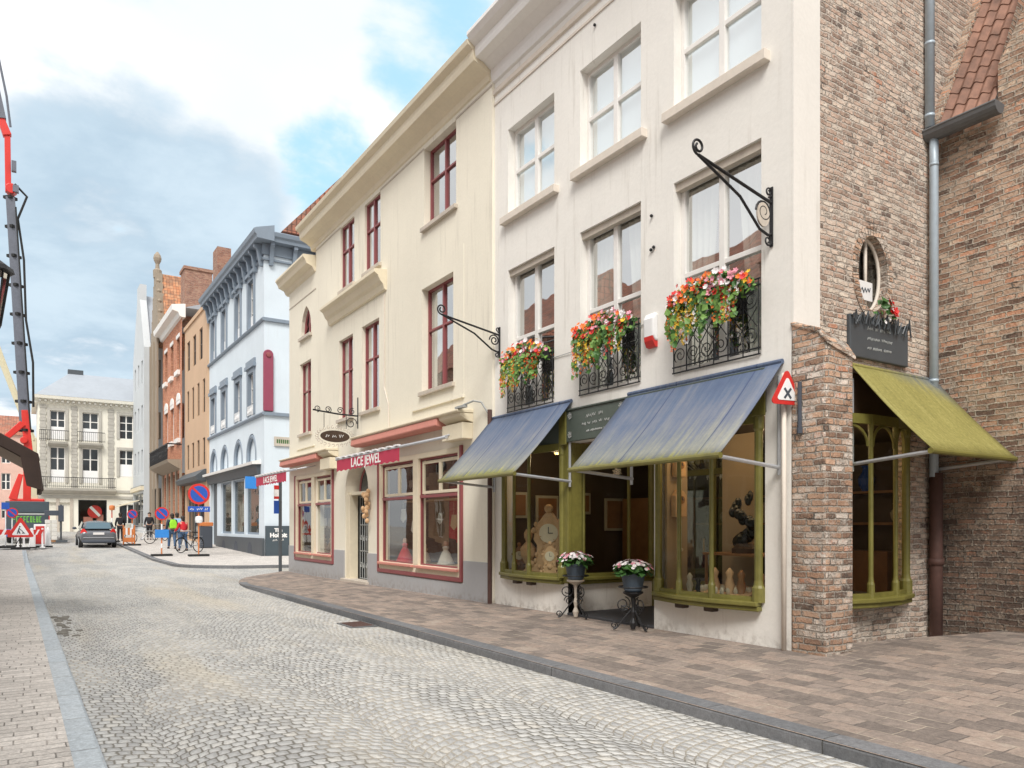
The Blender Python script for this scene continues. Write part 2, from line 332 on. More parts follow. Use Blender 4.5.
# ------------------------------------------------------------------ mesh helpers
class MB:
    def __init__(s): s.bm = bmesh.new()
    def box(s, x0, x1, y0, y1, z0, z1):
        if x0 > x1: x0, x1 = x1, x0
        if y0 > y1: y0, y1 = y1, y0
        if z0 > z1: z0, z1 = z1, z0
        v = [s.bm.verts.new(p) for p in ((x0,y0,z0),(x1,y0,z0),(x1,y1,z0),(x0,y1,z0),(x0,y0,z1),(x1,y0,z1),(x1,y1,z1),(x0,y1,z1))]
        for f in ((0,3,2,1),(4,5,6,7),(0,1,5,4),(1,2,6,5),(2,3,7,6),(3,0,4,7)): s.bm.faces.new([v[i] for i in f])
        return s
    def poly(s, pts):
        try: s.bm.faces.new([s.bm.verts.new(p) for p in pts])
        except ValueError: pass
        return s
    def prism(s, pts, vec):
        """pts: closed 3-D polygon, extruded by vec"""
        a = [s.bm.verts.new(p) for p in pts]; b = [s.bm.verts.new(Vector(p)+Vector(vec)) for p in pts]
        n = len(pts); s.bm.faces.new(a); s.bm.faces.new(b[::-1])
        for i in range(n): s.bm.faces.new((a[i], b[i], b[(i+1) % n], a[(i+1) % n]))
        return s
    def tube(s, pts, r, n=8, cap=True):
        pts = [Vector(p) for p in pts]; rings = []; up = None
        for i, p in enumerate(pts):
            d = (pts[min(i+1, len(pts)-1)]-pts[max(i-1, 0)])
            if d.length < 1e-9: d = Vector((0,0,1))
            d.normalize()
            if up is None: up = Vector((0,0,1)) if abs(d.z) < .9 else Vector((1,0,0))
            a = d.cross(up)
            if a.length < 1e-4: a = d.orthogonal()
            a.normalize(); b = a.cross(d); up = b
            rr = r[i] if isinstance(r, (list, tuple)) else r
            rings.append([s.bm.verts.new(p+(a*math.cos(2*PI*k/n)+b*math.sin(2*PI*k/n))*rr) for k in range(n)])
        for q, w in zip(rings, rings[1:]):
            for k in range(n): s.bm.faces.new((q[k], q[(k+1) % n], w[(k+1) % n], w[k]))
        if cap: s.bm.faces.new(rings[0][::-1]); s.bm.faces.new(rings[-1])
        return s
    def lathe(s, prof, c, n=16, axis=(0,0,1), sx=1., sy=1.):
        ax = Vector(axis).normalized(); e1 = ax.orthogonal().normalized(); e2 = ax.cross(e1)
        if abs(ax.z) > .99: e1, e2 = Vector((1,0,0)), Vector((0,1,0))
        rings = []
        for r, h in prof:
            rings.append([s.bm.verts.new(Vector(c)+ax*h+(e1*math.cos(2*PI*k/n)*sx+e2*math.sin(2*PI*k/n)*sy)*max(r, .0008)) for k in range(n)])
        for q, w in zip(rings, rings[1:]):
            for k in range(n): s.bm.faces.new((q[k], q[(k+1) % n], w[(k+1) % n], w[k]))
        s.bm.faces.new(rings[0][::-1]); s.bm.faces.new(rings[-1]); return s
    def ball(s, c, rx, ry=None, rz=None, n=10):
        ry = ry or rx; rz = rz or rx
        m = Matrix.Translation(c) @ Matrix.Diagonal((rx, ry, rz, 1))
        bmesh.ops.create_uvsphere(s.bm, u_segments=n, v_segments=max(6, n*2//3), radius=1, matrix=m); return s
    def leafquad(s, p, n, size, asp=1.6):
        n = Vector(n).normalized(); a = n.orthogonal().normalized()
        a.rotate(Matrix.Rotation(random.uniform(0, 6.28), 3, n)); b = n.cross(a); p = Vector(p)
        s.poly([p-a*size*.5, p+b*size*asp*.35+n*size*.12, p+a*size*asp*.5, p-b*size*asp*.35+n*size*.12]); return s
    def flower(s, p, n, r, k=5):
        n = Vector(n).normalized(); a = n.orthogonal().normalized(); a.rotate(Matrix.Rotation(random.uniform(0, 6.28), 3, n)); b = n.cross(a); p = Vector(p)
        for i in range(k):
            t0 = 2*PI*i/k
            def q(t, rr, h): return p+(a*math.cos(t)+b*math.sin(t))*rr+n*h
            s.poly([p+n*.0, q(t0-.5, r*.75, r*.3), q(t0, r, r*.42), q(t0+.5, r*.75, r*.3)])
        return s
    def build(s, name, mat, parent=None, bevel=0., smooth=False, weld=True):
        bm = s.bm
        if weld: bmesh.ops.remove_doubles(bm, verts=bm.verts, dist=1e-5)
        uvl = bm.loops.layers.uv.new('UVMap'); bm.normal_update()
        for f in bm.faces:
            n = f.normal; ax, ay, az = abs(n.x), abs(n.y), abs(n.z)
            for l in f.loops:
                v = l.vert.co
                if az >= ax and az >= ay: l[uvl].uv = (v.x, v.y)
                elif ax >= ay: l[uvl].uv = (v.y, v.z)
                else: l[uvl].uv = (v.x, v.z)
            if az > .25 and az < .97 and (ax > .2 or ay > .2):     # sloping roofs: run the pattern up the slope
                e = Vector((n.x, n.y, 0)).normalized(); side = Vector((-e.y, e.x, 0)); up = side.cross(n)
                for l in f.loops: l[uvl].uv = (l.vert.co.dot(side), l.vert.co.dot(up))
        off = origin(parent) if parent is not None else Vector((0,0,0))
        if off.length: bmesh.ops.translate(bm, verts=bm.verts, vec=-off)
        me = bpy.data.meshes.new(name); bm.to_mesh(me); bm.free()
        o = bpy.data.objects.new(name, me); C.objects.link(o)
        if mat is not None: me.materials.append(mat)
        if parent is not None: o.parent = parent
        if smooth:
            for p in me.polygons: p.use_smooth = True
        if bevel:
            b = o.modifiers.new('Bevel', 'BEVEL'); b.width = bevel; b.segments = 2; b.limit_method = 'ANGLE'; b.angle_limit = R(40)
        return o
def origin(o):
    v = Vector((0,0,0))
    while o is not None: v = v+o.location; o = o.parent
    return v
def tag(o, label=None, cat=None, group=None, kind=None):
    if label: o['label'] = label
    if cat: o['category'] = cat
    if group: o['group'] = group
    if kind: o['kind'] = kind
    return o
def thing(name, loc, label, cat, group=None):
    o = bpy.data.objects.new(name, None); C.objects.link(o); o.location = loc; o.empty_display_size = .2
    return tag(o, label, cat, group)
def copy_tree(o, parent=None):
    c = o.copy(); C.objects.link(c); c.parent = parent
    for ch in list(o.children): copy_tree(ch, c)
    return c

class Face:
    """a vertical wall plane; a = coordinate along it, d = depth into the wall"""
    def __init__(s, axis, p, sign=1): s.ax = axis; s.p = p; s.sg = sign
    def P(s, a, b, d=0.):
        return Vector((s.p+d*s.sg, a, b)) if s.ax == 'X' else Vector((a, s.p+d*s.sg, b))
    def box(s, mb, a0, a1, b0, b1, d0, d1):
        p, q = s.P(a0, b0, d0), s.P(a1, b1, d1); mb.box(p.x, q.x, p.y, q.y, p.z, q.z); return mb
    def quad(s, mb, a0, a1, b0, b1, d=0.):
        mb.poly([s.P(a0,b0,d), s.P(a1,b0,d), s.P(a1,b1,d), s.P(a0,b1,d)]); return mb
    def wall(s, mb, a0, a1, b0, b1, ops, depth=.25):
        A = sorted({a0, a1, *[v for o in ops for v in o[:2]]}); B = sorted({b0, b1, *[v for o in ops for v in o[2:4]]})
        A = [a for a in A if a0 <= a <= a1]; B = [b for b in B if b0 <= b <= b1]
        for p, q in zip(A, A[1:]):
            for u, v in zip(B, B[1:]):
                ca, cb = (p+q)/2, (u+v)/2
                if any(o[0] < ca < o[1] and o[2] < cb < o[3] for o in ops): continue
                s.quad(mb, p, q, u, v)
        for o in ops:
            p, q, u, v = o[:4]
            mb.poly([s.P(p,u,0), s.P(p,u,depth), s.P(p,v,depth), s.P(p,v,0)]); mb.poly([s.P(q,u,0), s.P(q,u,depth), s.P(q,v,depth), s.P(q,v,0)])
            mb.poly([s.P(p,v,0), s.P(p,v,depth), s.P(q,v,depth), s.P(q,v,0)]); mb.poly([s.P(p,u,0), s.P(p,u,depth), s.P(q,u,depth), s.P(q,u,0)])
        return mb
    def openbox(s, mb, a0, a1, b0, b1, d0, d1):
        for pts in ([(a0,b0,d0),(a0,b0,d1),(a0,b1,d1),(a0,b1,d0)], [(a1,b0,d0),(a1,b0,d1),(a1,b1,d1),(a1,b1,d0)],
                    [(a0,b0,d0),(a0,b0,d1),(a1,b0,d1),(a1,b0,d0)], [(a0,b1,d0),(a0,b1,d1),(a1,b1,d1),(a1,b1,d0)], [(a0,b0,d1),(a1,b0,d1),(a1,b1,d1),(a0,b1,d1)]):
            mb.poly([s.P(*p) for p in pts])
        return mb
    def profile(s, mb, prof, a0, a1):
        """prof: list of (d, b), swept from a0 to a1"""
        mb.prism([s.P(a0, b, d) for d, b in prof], s.P(a1, 0, 0)-s.P(a0, 0, 0)); return mb

def window(par, fc, a0, a1, b0, b1, d=.16, fm=None, vs=(.5,), hs=(.5,), ft=.06, mt=.045, back='dark', sill=None, sill_mat=None, name='window', gm=None, roomd=.9):
    fm = fm or M['trim_white']; mb = MB(); W = a1-a0; H = b1-b0
    fc.box(mb, a0, a0+ft, b0, b1, d, d+.07); fc.box(mb, a1-ft, a1, b0, b1, d, d+.07)
    fc.box(mb, a0+ft, a1-ft, b0, b0+ft, d+.002, d+.07); fc.box(mb, a0+ft, a1-ft, b1-ft, b1, d+.002, d+.07)
    for v in vs: fc.box(mb, a0+W*v-mt, a0+W*v+mt, b0+ft, b1-ft, d-.008, d+.06)
    for h in hs:
        if isinstance(h, tuple): h, q0, q1 = h
        else: q0, q1 = 0, 1
        fc.box(mb, a0+ft+(W-2*ft)*q0, a0+ft+(W-2*ft)*q1, b0+H*h-mt*.7, b0+H*h+mt*.7, d-.004, d+.055)
    w = mb.build(name, fm, par, bevel=.006)
    g = MB(); fc.quad(g, a0+.02, a1-.02, b0+.02, b1-.02, d+.035); g.build('pane', gm or M['glass'], w)
    if back == 'blind':
        q = MB(); fc.quad(q, a0+.03, a1-.03, b0+.02, b1-.02, d+.10); q.build('blind', M['blind'], w)
    elif back in ('curtain', 'dark'):
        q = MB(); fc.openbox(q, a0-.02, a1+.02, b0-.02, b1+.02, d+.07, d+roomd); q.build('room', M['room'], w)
    if back == 'curtain':
        q = MB(); n = 22
        for (s0, s1, pull) in ((0., .42, .5), (.62, 1., -.5)):
            top = []; bot = []
            for i in range(n+1):
                t = i/n; wv = .03*math.sin(t*26+s0*9)
                a = a0+.05+(W-.1)*(s0+(s1-s0)*t); tb = (t if pull < 0 else 1-t)
                top.append((a, d+.14+wv)); bot.append((a0+.05+(W-.1)*((s0 if pull > 0 else s1)+((s1-s0)*t if pull > 0 else -(s1-s0)*(1-t))*.62), d+.14+wv))
            for i in range(n):
                q.poly([fc.P(bot[i][0], b0+.05, bot[i][1]), fc.P(bot[i+1][0], b0+.05, bot[i+1][1]), fc.P(top[i+1][0], b1-.06, top[i+1][1]), fc.P(top[i][0], b1-.06, top[i][1])])
        q.build('curtain', M['curtain'], w, smooth=True)
    if sill:
        e, th, pr = sill; q = MB(); fc.box(q, a0-e, a1+e, b0-th, b0+.004, -pr, d+.0); q.build('sill', sill_mat or M['sill_white'], w, bevel=.008)
    return w

def text(body, size, org, xdir, ydir, mat, parent, name='lettering', ext=.004, align='CENTER', bold=0., sx=1.):
    cu = bpy.data.curves.new('t', 'FONT'); cu.body = body; cu.size = size; cu.extrude = ext; cu.align_x = align; cu.align_y = 'CENTER'; cu.offset = bold
    cu.resolution_u = 3
    t = bpy.data.objects.new('t', cu); C.objects.link(t); bpy.context.view_layer.update()
    me = bpy.data.meshes.new_from_object(t.evaluated_get(bpy.context.evaluated_depsgraph_get()))
    bpy.data.objects.remove(t)
    X = Vector(xdir).normalized(); Y = Vector(ydir).normalized(); Z = X.cross(Y)
    off = origin(parent)
    mt = Matrix.Translation(Vector(org)-off) @ Matrix((X, Y, Z)).transposed().to_4x4() @ Matrix.Diagonal((sx, 1, 1, 1))
    me.transform(mt); me.materials.clear(); me.materials.append(mat)
    o = bpy.data.objects.new(name, me); C.objects.link(o); o.parent = parent
    return o

def scribble(parent, org, xdir, ydir, length, h, mat, name='faded_script', r=.004, seed=1):
    rr = random.Random(seed); X, Y = Vector(xdir).normalized(), Vector(ydir).normalized(); o = Vector(org); x = -length/2; pts = []; mb = MB(); k = 0
    while x < length/2:
        pts.append(o+X*x+Y*(h*(.5 if k % 2 else -.5)*rr.uniform(.4, 1.)+h*.1*math.sin(x*9))); x += h*rr.uniform(.22, .42); k += 1
        if rr.random() < .13 and len(pts) > 3:
            mb.tube(pts, r, 4); pts = []; x += h*.7
    if len(pts) > 1: mb.tube(pts, r, 4)
    return mb.build(name, mat, parent)
def spiral(c, e1, e2, r0, r1, turns, a0=0., n=26):
    c = Vector(c); e1 = Vector(e1); e2 = Vector(e2)
    return [c+(e1*math.cos(a0+2*PI*turns*i/n)+e2*math.sin(a0+2*PI*turns*i/n))*(r0+(r1-r0)*i/n) for i in range(n+1)]

def sm(x, a, b):
    t = max(0., min(1., (x-a)/(b-a))); return t*t*(3-2*t)
def zg(Y): return max(0., (Y-34.5)*.0235) if Y < 90 else 1.3
def zp(X, Y): return zg(Y)+max(0., .03*(X-4.9))*(1-1.5*sm(Y, 5, 24))*(1 if Y < 26 else 0)-(.072*sm(Y, 16.5, 20.)*(1-sm(X, 5.6, 6.8)) if Y < 26 else 0)

# ------------------------------------------------------------------ ground, road, pavements
def sheet(name, xs, ys, zf, mat, parent=None):
    mb = MB(); g = [[mb.bm.verts.new((x, y, zf(x, y))) for x in xs] for y in ys]
    for i in range(len(ys)-1):
        for j in range(len(xs)-1): mb.bm.faces.new((g[i][j], g[i][j+1], g[i+1][j+1], g[i+1][j]))
    return tag(mb.build(name, mat), kind='structure')
fr = lambda a, b, n: [a+(b-a)*i/n for i in range(n+1)]
MBg = MB(); MBg.poly([(-900,-900,-.45), (900,-900,-.45), (900,900,-.45), (-900,900,-.45)]); tag(MBg.build('ground', M['earth']), kind='structure')
sheet('road', [-30, -10, -4, -1, 0, .5, 1, 1.7, 2.4, 3.1, 3.8, 4.36, 6, 9, 20, 45], fr(-25, 34.5, 20)+fr(34.5, 90, 14)[1:]+[130],
      lambda x, y: zg(y)-.10+.03*max(0, 1-((x-2.3)/2.3)**2), M['road'])
# near right pavement with its rounded corner into the side street
def xk(y): return 4.36 if y < 17.5 else 4.36+2.6*(1-math.sqrt(max(0, 1-((y-17.5)/5.8)**2)))
def strip(name, ys, xl, xr, zf, mat, nx=8, dz=0.):
    mb = MB(); g = []
    for y in ys:
        a, b = xl(y), xr(y); g.append([mb.bm.verts.new((a+(b-a)*j/nx, y, zf(a+(b-a)*j/nx, y)+dz)) for j in range(nx+1)])
    for i in range(len(ys)-1):
        for j in range(nx): mb.bm.faces.new((g[i][j], g[i][j+1], g[i+1][j+1], g[i+1][j]))
    return tag(mb.build(name, mat), kind='structure')
def kerb(name, path, wid, face, zf, mat, side=1, top=.004):
    """path of (x, y) along the outer edge; the stone lies to the +side"""
    mb = MB(); rows = []
    for i, (x, y) in enumerate(path):
        p, q = path[max(i-1, 0)], path[min(i+1, len(path)-1)]; t = Vector((q[0]-p[0], q[1]-p[1])).normalized(); n = Vector((t.y, -t.x))*side
        z = zf(x, y)+top
        prof = [(0, -face-.05), (0.0, -.022), (.006, -.008), (.022, 0), (wid, 0), (wid, -face-.05)]
        rows.append([mb.bm.verts.new((x+n.x*o, y+n.y*o, z+h)) for o, h in prof])
    for a, b in zip(rows, rows[1:]):
        for k in range(5): mb.bm.faces.new((a[k], a[k+1], b[k+1], b[k]))
    return tag(mb.build(name, mat), kind='structure')
ys = fr(-25, 5, 14)+fr(5, 17.5, 12)[1:]+fr(17.5, 23.25, 16)[1:]
strip('pavement', ys, xk, lambda y: 14. if y < 4.9 else (7.6 if y > 4.95 else 14.), zp, M['pave'], 18)
kerb('kerb', [(xk(y), y) for y in ys if y < 20.3], .20, .12, zp, M['kerbdark'])
# far right pavement
def xk2(y): return 4.47 if y > 29.5 else 4.47+3.3*(1-math.sqrt(max(0, 1-((29.5-y)/3.2)**2)))
ys2 = fr(26.3, 29.5, 12)+fr(29.5, 34.5, 3)[1:]+fr(34.5, 76, 20)[1:]
sl = strip('side_pavement', ys2, xk2, lambda y: 9.3 if y > 34 else 12., zp, M['paveleft'], 8)
kerb('side_kerb', [(xk2(y), y) for y in ys2], .2, .12, zp, M['kerbdark'])
# left pavement, where the photographer stands
def xl(y): return .41-.0095*(y-5)
ys3 = fr(-25, 34.5, 40)+fr(34.5, 43, 6)[1:]
strip('left_pavement', ys3, lambda y: -4., lambda y: xl(y)-.168, lambda x, y: zg(y)-.004, M['paveleft'], 6)
kerb('left_kerb', [(xl(y), y) for y in ys3], .17, .08, lambda x, y: zg(y)-.012, M['kerblight'], -1)
mb = MB(); rr_ = random.Random(4)   # broken, tarred setts by the left kerb
for i in range(30):
    cy = 11.6+2.6*rr_.random(); cx = .43+.05*abs(rr_.gauss(0, 1))-.02*(cy-12)+.08*(i % 3)*rr_.random(); a = rr_.uniform(.03, .07)
    mb.lathe([(a, -.012), (a*.9, .012), (a*.6, .022), (.004, .024)], (cx, cy, -.095+rr_.uniform(0, .01)), 7, sx=rr_.uniform(.7, 1.2), sy=rr_.uniform(.8, 1.6))
tag(mb.build('tar_patch', M['asphalt']), kind='structure')
t = thing('drain_cover', (4.12, 10.6, -.10), 'dark iron drain grating set in the gutter beside the right kerb', 'drain cover')
mb = MB(); mb.box(3.93, 4.34, 10.3, 10.9, -.10, -.072); mb.build('cover_frame', M['gutter'], t, bevel=.004)
mb = MB()
for i in range(7): mb.box(3.97, 4.30, 10.34+i*.08, 10.37+i*.08, -.072, -.066)
mb.build('grating', M['rust'], t)

# ------------------------------------------------------------------ white corner shop house
WX = 6.85; W = Face('X', WX); S = Face('Y', 5.08)
WH = thing('corner_house', (6.85, 5.08, 0), 'white corner house with olive shopfront, blue awnings and flowers at its windows', 'house')
cols = [(9.35, 10.67), (7.41, 8.71), (5.47, 6.81)]
ops = [(a, b, 6.6, 8.08) for a, b in cols]+[(a, b, 3.28, 5.70) for a, b in cols]+[(9.08, 10.83, .60, 2.64), (7.16, 9.0, -.3, 2.64), (5.42, 7.12, .55, 2.64)]
mb = MB(); W.wall(mb, 5.08, 11.10, -.3, 9.5, ops, .22); mb.build('wall', M['white'], WH)
# brick side wall with an oval window and the side shop window
OV = (8.345, 4.35, .295, .44)
sops = [(7.40, 9.15, .55, 2.66), (OV[0]-.4, OV[0]+.4, OV[1]-.55, OV[1]+.55)]
mb = MB(); S.wall(mb, 6.852, 14., -.3, 9.6, sops, .20)
N = 40; a0, a1, b0, b1 = sops[1]
def rect_pt(t):
    cx, cy = math.cos(t), math.sin(t); k = min(.4/max(abs(cx), 1e-6), .55/max(abs(cy), 1e-6)); return OV[0]+cx*k, OV[1]+cy*k
ang = sorted({2*PI*i/N for i in range(N)} | {math.atan2(sy*.55, sx*.4) % (2*PI) for sx in (1,-1) for sy in (1,-1)})
for i, t0 in enumerate(ang):
    t1 = ang[(i+1) % len(ang)]
    e0 = (OV[0]+OV[2]*math.cos(t0), OV[1]+OV[3]*math.sin(t0)); e1 = (OV[0]+OV[2]*math.cos(t1), OV[1]+OV[3]*math.sin(t1)); r0, r1 = rect_pt(t0), rect_pt(t1)
    mb.poly([S.P(*e0, 0), S.P(*r0, 0), S.P(*r1, 0), S.P(*e1, 0)]); mb.poly([S.P(*e0, 0), S.P(*e1, 0), S.P(*e1, .24), S.P(*e0, .24)])
mb.prism([(6.86, 5.30, 9.6), (14, 5.30, 9.6), (10.4, 5.30, 13.4)], (0, -.22, 0))
mb.build('side_wall', M['brick_side'], WH)
mb = MB(); mb.box(6.853, 7.31, 5.056, 5.10, 3.25, 9.5); mb.build('corner_strip', M['white'], WH)
mb = MB()   # rowlock ring of bricks round the oval
for i in range(N):
    t0, t1 = 2*PI*i/N+.01, 2*PI*(i+1)/N-.01
    q = lambda t, k, d: S.P(OV[0]+(OV[2]+k)*math.cos(t), OV[1]+(OV[3]+k)*math.sin(t), d)
    mb.poly([q(t0, .0, -.012), q(t0, .11, -.012), q(t1, .11, -.012), q(t1, .0, -.012)])
    mb.poly([q(t0, .11, -.012), q(t0, .11, .0), q(t1, .11, .0), q(t1, .11, -.012)])
mb.build('brick_ring', M['brick_pier'], WH)
mb = MB()
mb.tube([S.P(OV[0]+(OV[2]-.02)*math.cos(2*PI*i/N), OV[1]+(OV[3]-.02)*math.sin(2*PI*i/N), .09) for i in range(N+1)], .022, 8, False)
mb.box(OV[0]-.015, OV[0]+.015, 5.155, 5.185, OV[1]-OV[3], OV[1]+OV[3])
ow = mb.build('window', M['sill_white'], WH, smooth=True)
mb = MB(); mb.poly([S.P(OV[0]+OV[2]*math.cos(2*PI*i/N), OV[1]+OV[3]*math.sin(2*PI*i/N), .12) for i in range(N)]); mb.build('pane', M['glass'], ow)
mb = MB(); S.openbox(mb, OV[0]-.5, OV[0]+.5, OV[1]-.6, OV[1]+.6, .25, 1.3); mb.build('room', M['room'], ow)
mb = MB(); mb.box(OV[0]-.24, OV[0]+.10, 5.142, 5.148, 4.05, 4.27); pn = mb.build('paper_notice', M['paintwhite'], ow)
scribble(ow, (OV[0]-.07, 5.137, 4.17), (1,0,0), (0,0,1), .26, .08, M['inkdark'], 'notice_lettering', .006, 3)
# brick buttress
mb = MB(); mb.prism([(6.835, 5.079, -.3), (6.835, 4.66, -.3), (6.835, 4.66, 3.30), (6.835, 4.74, 3.44), (6.835, 5.079, 3.58)], (.48, 0, 0))
for v in mb.bm.verts:
    if v.co.x > 7 and v.co.z > 3: v.co.z -= .14
    if v.co.x > 7: v.co.x -= .0
mb.build('buttress', M['brick_pier'], WH, bevel=.03)
mb = MB(); mb.prism([(6.82, 5.077, 3.56), (6.82, 4.73, 3.43), (6.82, 4.64, 3.29), (6.82, 4.64, 3.25), (6.82, 4.75, 3.38), (6.82, 5.077, 3.52)][::-1], (.51, 0, -.12))
mb.build('buttress_coping', M['brick_pier'], WH, bevel=.012)
# roof
mb = MB(); mb.prism([(6.95, 5.3, 9.7), (10.4, 5.3, 13.3), (13.9, 5.3, 9.7)], (0, 5.8, 0)); mb.build('roof', M['redtile'], WH)
# cornice and bands
mb = MB(); W.profile(mb, [(.0, 9.06), (-.04, 9.08), (-.06, 9.2), (-.06, 9.30), (-.22, 9.40), (-.36, 9.43), (-.38, 9.50), (-.38, 9.60), (-.48, 9.66), (-.54, 9.74), (-.54, 9.80), (.2, 9.86), (.2, 9.06)], 4.95, 11.14); mb.build('cornice', M['trim_white'], WH, bevel=.006)
mb = MB(); W.profile(mb, [(0, 8.84), (-.035, 8.86), (-.05, 8.92), (-.02, 8.95), (0, 8.96)], 5.081, 11.10); W.box(mb, 5.081, 11.10, 8.68, 8.715, -.018, 0); mb.build('string_course', M['sill_white'], WH)
# windows
for i, (a, b) in enumerate(cols):
    window(WH, W, a, b, 6.6, 8.08, .13, None, (.5,), (.52,), back='blind', sill=(.12, .115, .10), sill_mat=M['sill_white'])
    w = window(WH, W, a, b, 3.28, 5.70, .13, None, (.5,), (.52, .03), ft=.07, back='dark' if i == 0 else 'curtain', roomd=1.6)
    q = MB(); W.box(q, a+.001, b-.001, 5.60, 5.699, .04, .128); q.build('blind_box', M['stone_sill'], w)
    # wrought iron railing across the lower half of the opening
    r = MB(); z0, z1 = 3.30, 4.14; dx = -.02
    for z in (z0, z0+.07, z1-.07, z1): r.tube([(WX+dx, a+.0, z), (WX+dx, b-.0, z)], .010, 6)
    for k in range(7):
        y = a+.02+(b-a-.04)*k/6; r.tube([(WX+dx, y, z0), (WX+dx, y, z1)], .008, 6)
    for k in range(6):
        yc = a+.02+(b-a-.04)*(k+.5)/6; hw = (b-a-.04)/12
        for zc, sgn in ((z0+.21, 1), (z1-.22, -1)):
            r.tube(spiral((WX+dx, yc, zc), (0,1,0), (0,0,sgn), hw*.95, hw*.18, 1.6, .4+k), .0065, 5)
        r.tube([(WX+dx, yc-hw*.8, z0+.31), (WX+dx, yc, z0+.42), (WX+dx, yc+hw*.8, z0+.53)], .0065, 5)
        r.tube([(WX+dx, yc+hw*.8, z0+.31), (WX+dx, yc, z0+.42), (WX+dx, yc-hw*.8, z0+.53)], .0065, 5)
    r.build('balcony_railing', M['iron'], WH)
# alarm box, hooks, cable
mb = MB(); W.profile(mb, [(0, 3.78), (-.05, 3.78), (-.09, 3.84), (-.10, 4.06), (-.06, 4.14), (0, 4.14)], 7.08, 7.27); al = mb.build('alarm_box', M['paintwhite'], WH, bevel=.03)
mb = MB(); W.profile(mb, [(0, 3.70), (-.05, 3.71), (-.085, 3.78), (-.09, 3.84), (-.05, 3.778), (0, 3.778)], 7.095, 7.255); mb.build('strobe', M['signred'], al)
mb = MB(); mb.tube([(6.84, 7.3, 4.05), (6.84, 7.7, 4.0), (6.83, 8.8, 3.98), (6.84, 9.4, 3.98)], .006, 5); mb.build('cable', M['inkgrey'], WH)
mb = MB()
for y, z in ((7.2, 4.98), (7.15, 5.0), (7.19, 5.42), (8.35, 8.55)): mb.ball((6.83, y, z), .022, n=8)
mb.build('wall_hook', M['iron'], WH)

def bracket(par, base, L, hgt, along, out=(-1,0,0)):
    """scrolled wrought iron sign bracket standing out from the wall"""
    B = Vector(base); o = Vector(out).normalized(); u = Vector((0,0,1)); s = Vector((0,1,0))
    mb = MB(); mb.box(B.x-.012, B.x+.002, B.y-.02, B.y+.02, B.z-hgt*.55, B.z+hgt*.5); r = mb.build('wall_plate', M['iron'], par)
    mb = MB(); tip = B+o*L+u*along
    mb.tube([B+u*hgt*.22, B+o*L*.35+u*(hgt*.22+(along-hgt*.22)*.35), tip], .017, 8)
    mb.tube([B-u*hgt*.32, B+o*hgt*.10-u*hgt*.36, B+o*hgt*.32-u*hgt*.30, B+o*L*.45+u*(along*.25), tip], .015, 8)
    mb.tube(spiral(tip-o*.0+u*.085, -o, u, .085, .03, -1.4, -PI/2), .013, 7)
    mb.tube(spiral(B+o*hgt*.22+u*hgt*.02, o, u, hgt*.20, hgt*.05, 1.7), .012, 7)
    mb.tube(spiral(B+o*hgt*.10-u*hgt*.46, o, u, hgt*.10, hgt*.03, 1.5, PI/2), .010, 6)
    mb.tube(spiral(B+o*hgt*.08+u*hgt*.40, o, u, hgt*.09, hgt*.025, -1.5, -PI/2), .010, 6)
    mb.build('scrollwork', M['iron'], par)
br = thing('sign_bracket', (WX, 5.33, 4.78), 'large empty black iron sign bracket on the white wall above the right awning', 'sign bracket')
bracket(br, (WX-.004, 5.33, 4.78), 1.14, .62, .36)
mb = MB(); mb.prism([(6.70+.10*math.cos(2*PI*i/20), 5.32, 4.76+.13*math.sin(2*PI*i/20)) for i in range(20)], (0, .02, 0)); mb.build('oval_boss', M['stone_sill'], br)
br = thing('sign_bracket', (WX, 10.93, 4.5), 'thin black scrolled sign bracket by the seam between white and cream houses', 'sign bracket')
bracket(br, (WX-.004, 10.93, 4.55), 1.12, .50, .30)

# shopfront
mb = MB(); W.box(mb, 5.40, 10.86, 2.64, 3.10, -.06, .0); W.box(mb, 5.37, 10.89, 3.10, 3.125, -.08, .0); fb = mb.build('fascia', M['fascia'], WH, bevel=.006)
mb = MB()
for y in (5.45, 7.14, 9.04, 10.80): W.box(mb, y-.09, y+.09, 2.60, 3.099, -.085, -.061)
mb.build('fascia_pilaster', M['olive'], WH, bevel=.01)
mb = MB(); W.box(mb, 8.965, 9.115, .52, 2.64, -.03, .05); mb.box(6.85, 7.10, 8.972, 8.998, .52, 2.64); mb.build('corner_post', M['olive'], WH, bevel=.012)
for k, (tx, z, s) in enumerate((('Antiek', 2.98, .10), ('kunst & klokken', 2.87, .085), ('since 1900', 2.76, .06))):
    scribble(WH, (WX-.064, 8.28, z), (0,-1,0), (0,0,1), .42+.2*(k == 1), s*.55, M['inkgrey'], 'fascia_lettering', .005, k)
mb = MB()
for yc, zc in ((8.86, 3.02), (8.86, 2.74), (7.72, 3.02), (7.72, 2.74)):
    for i in range(5): mb.flower((WX-.064, yc+.03*math.cos(i*1.25), zc+.03*math.sin(i*1.25)), (-1, 0, 0), .03, 4)
mb.build('fascia_flower_motif', M['inkgrey'], WH)
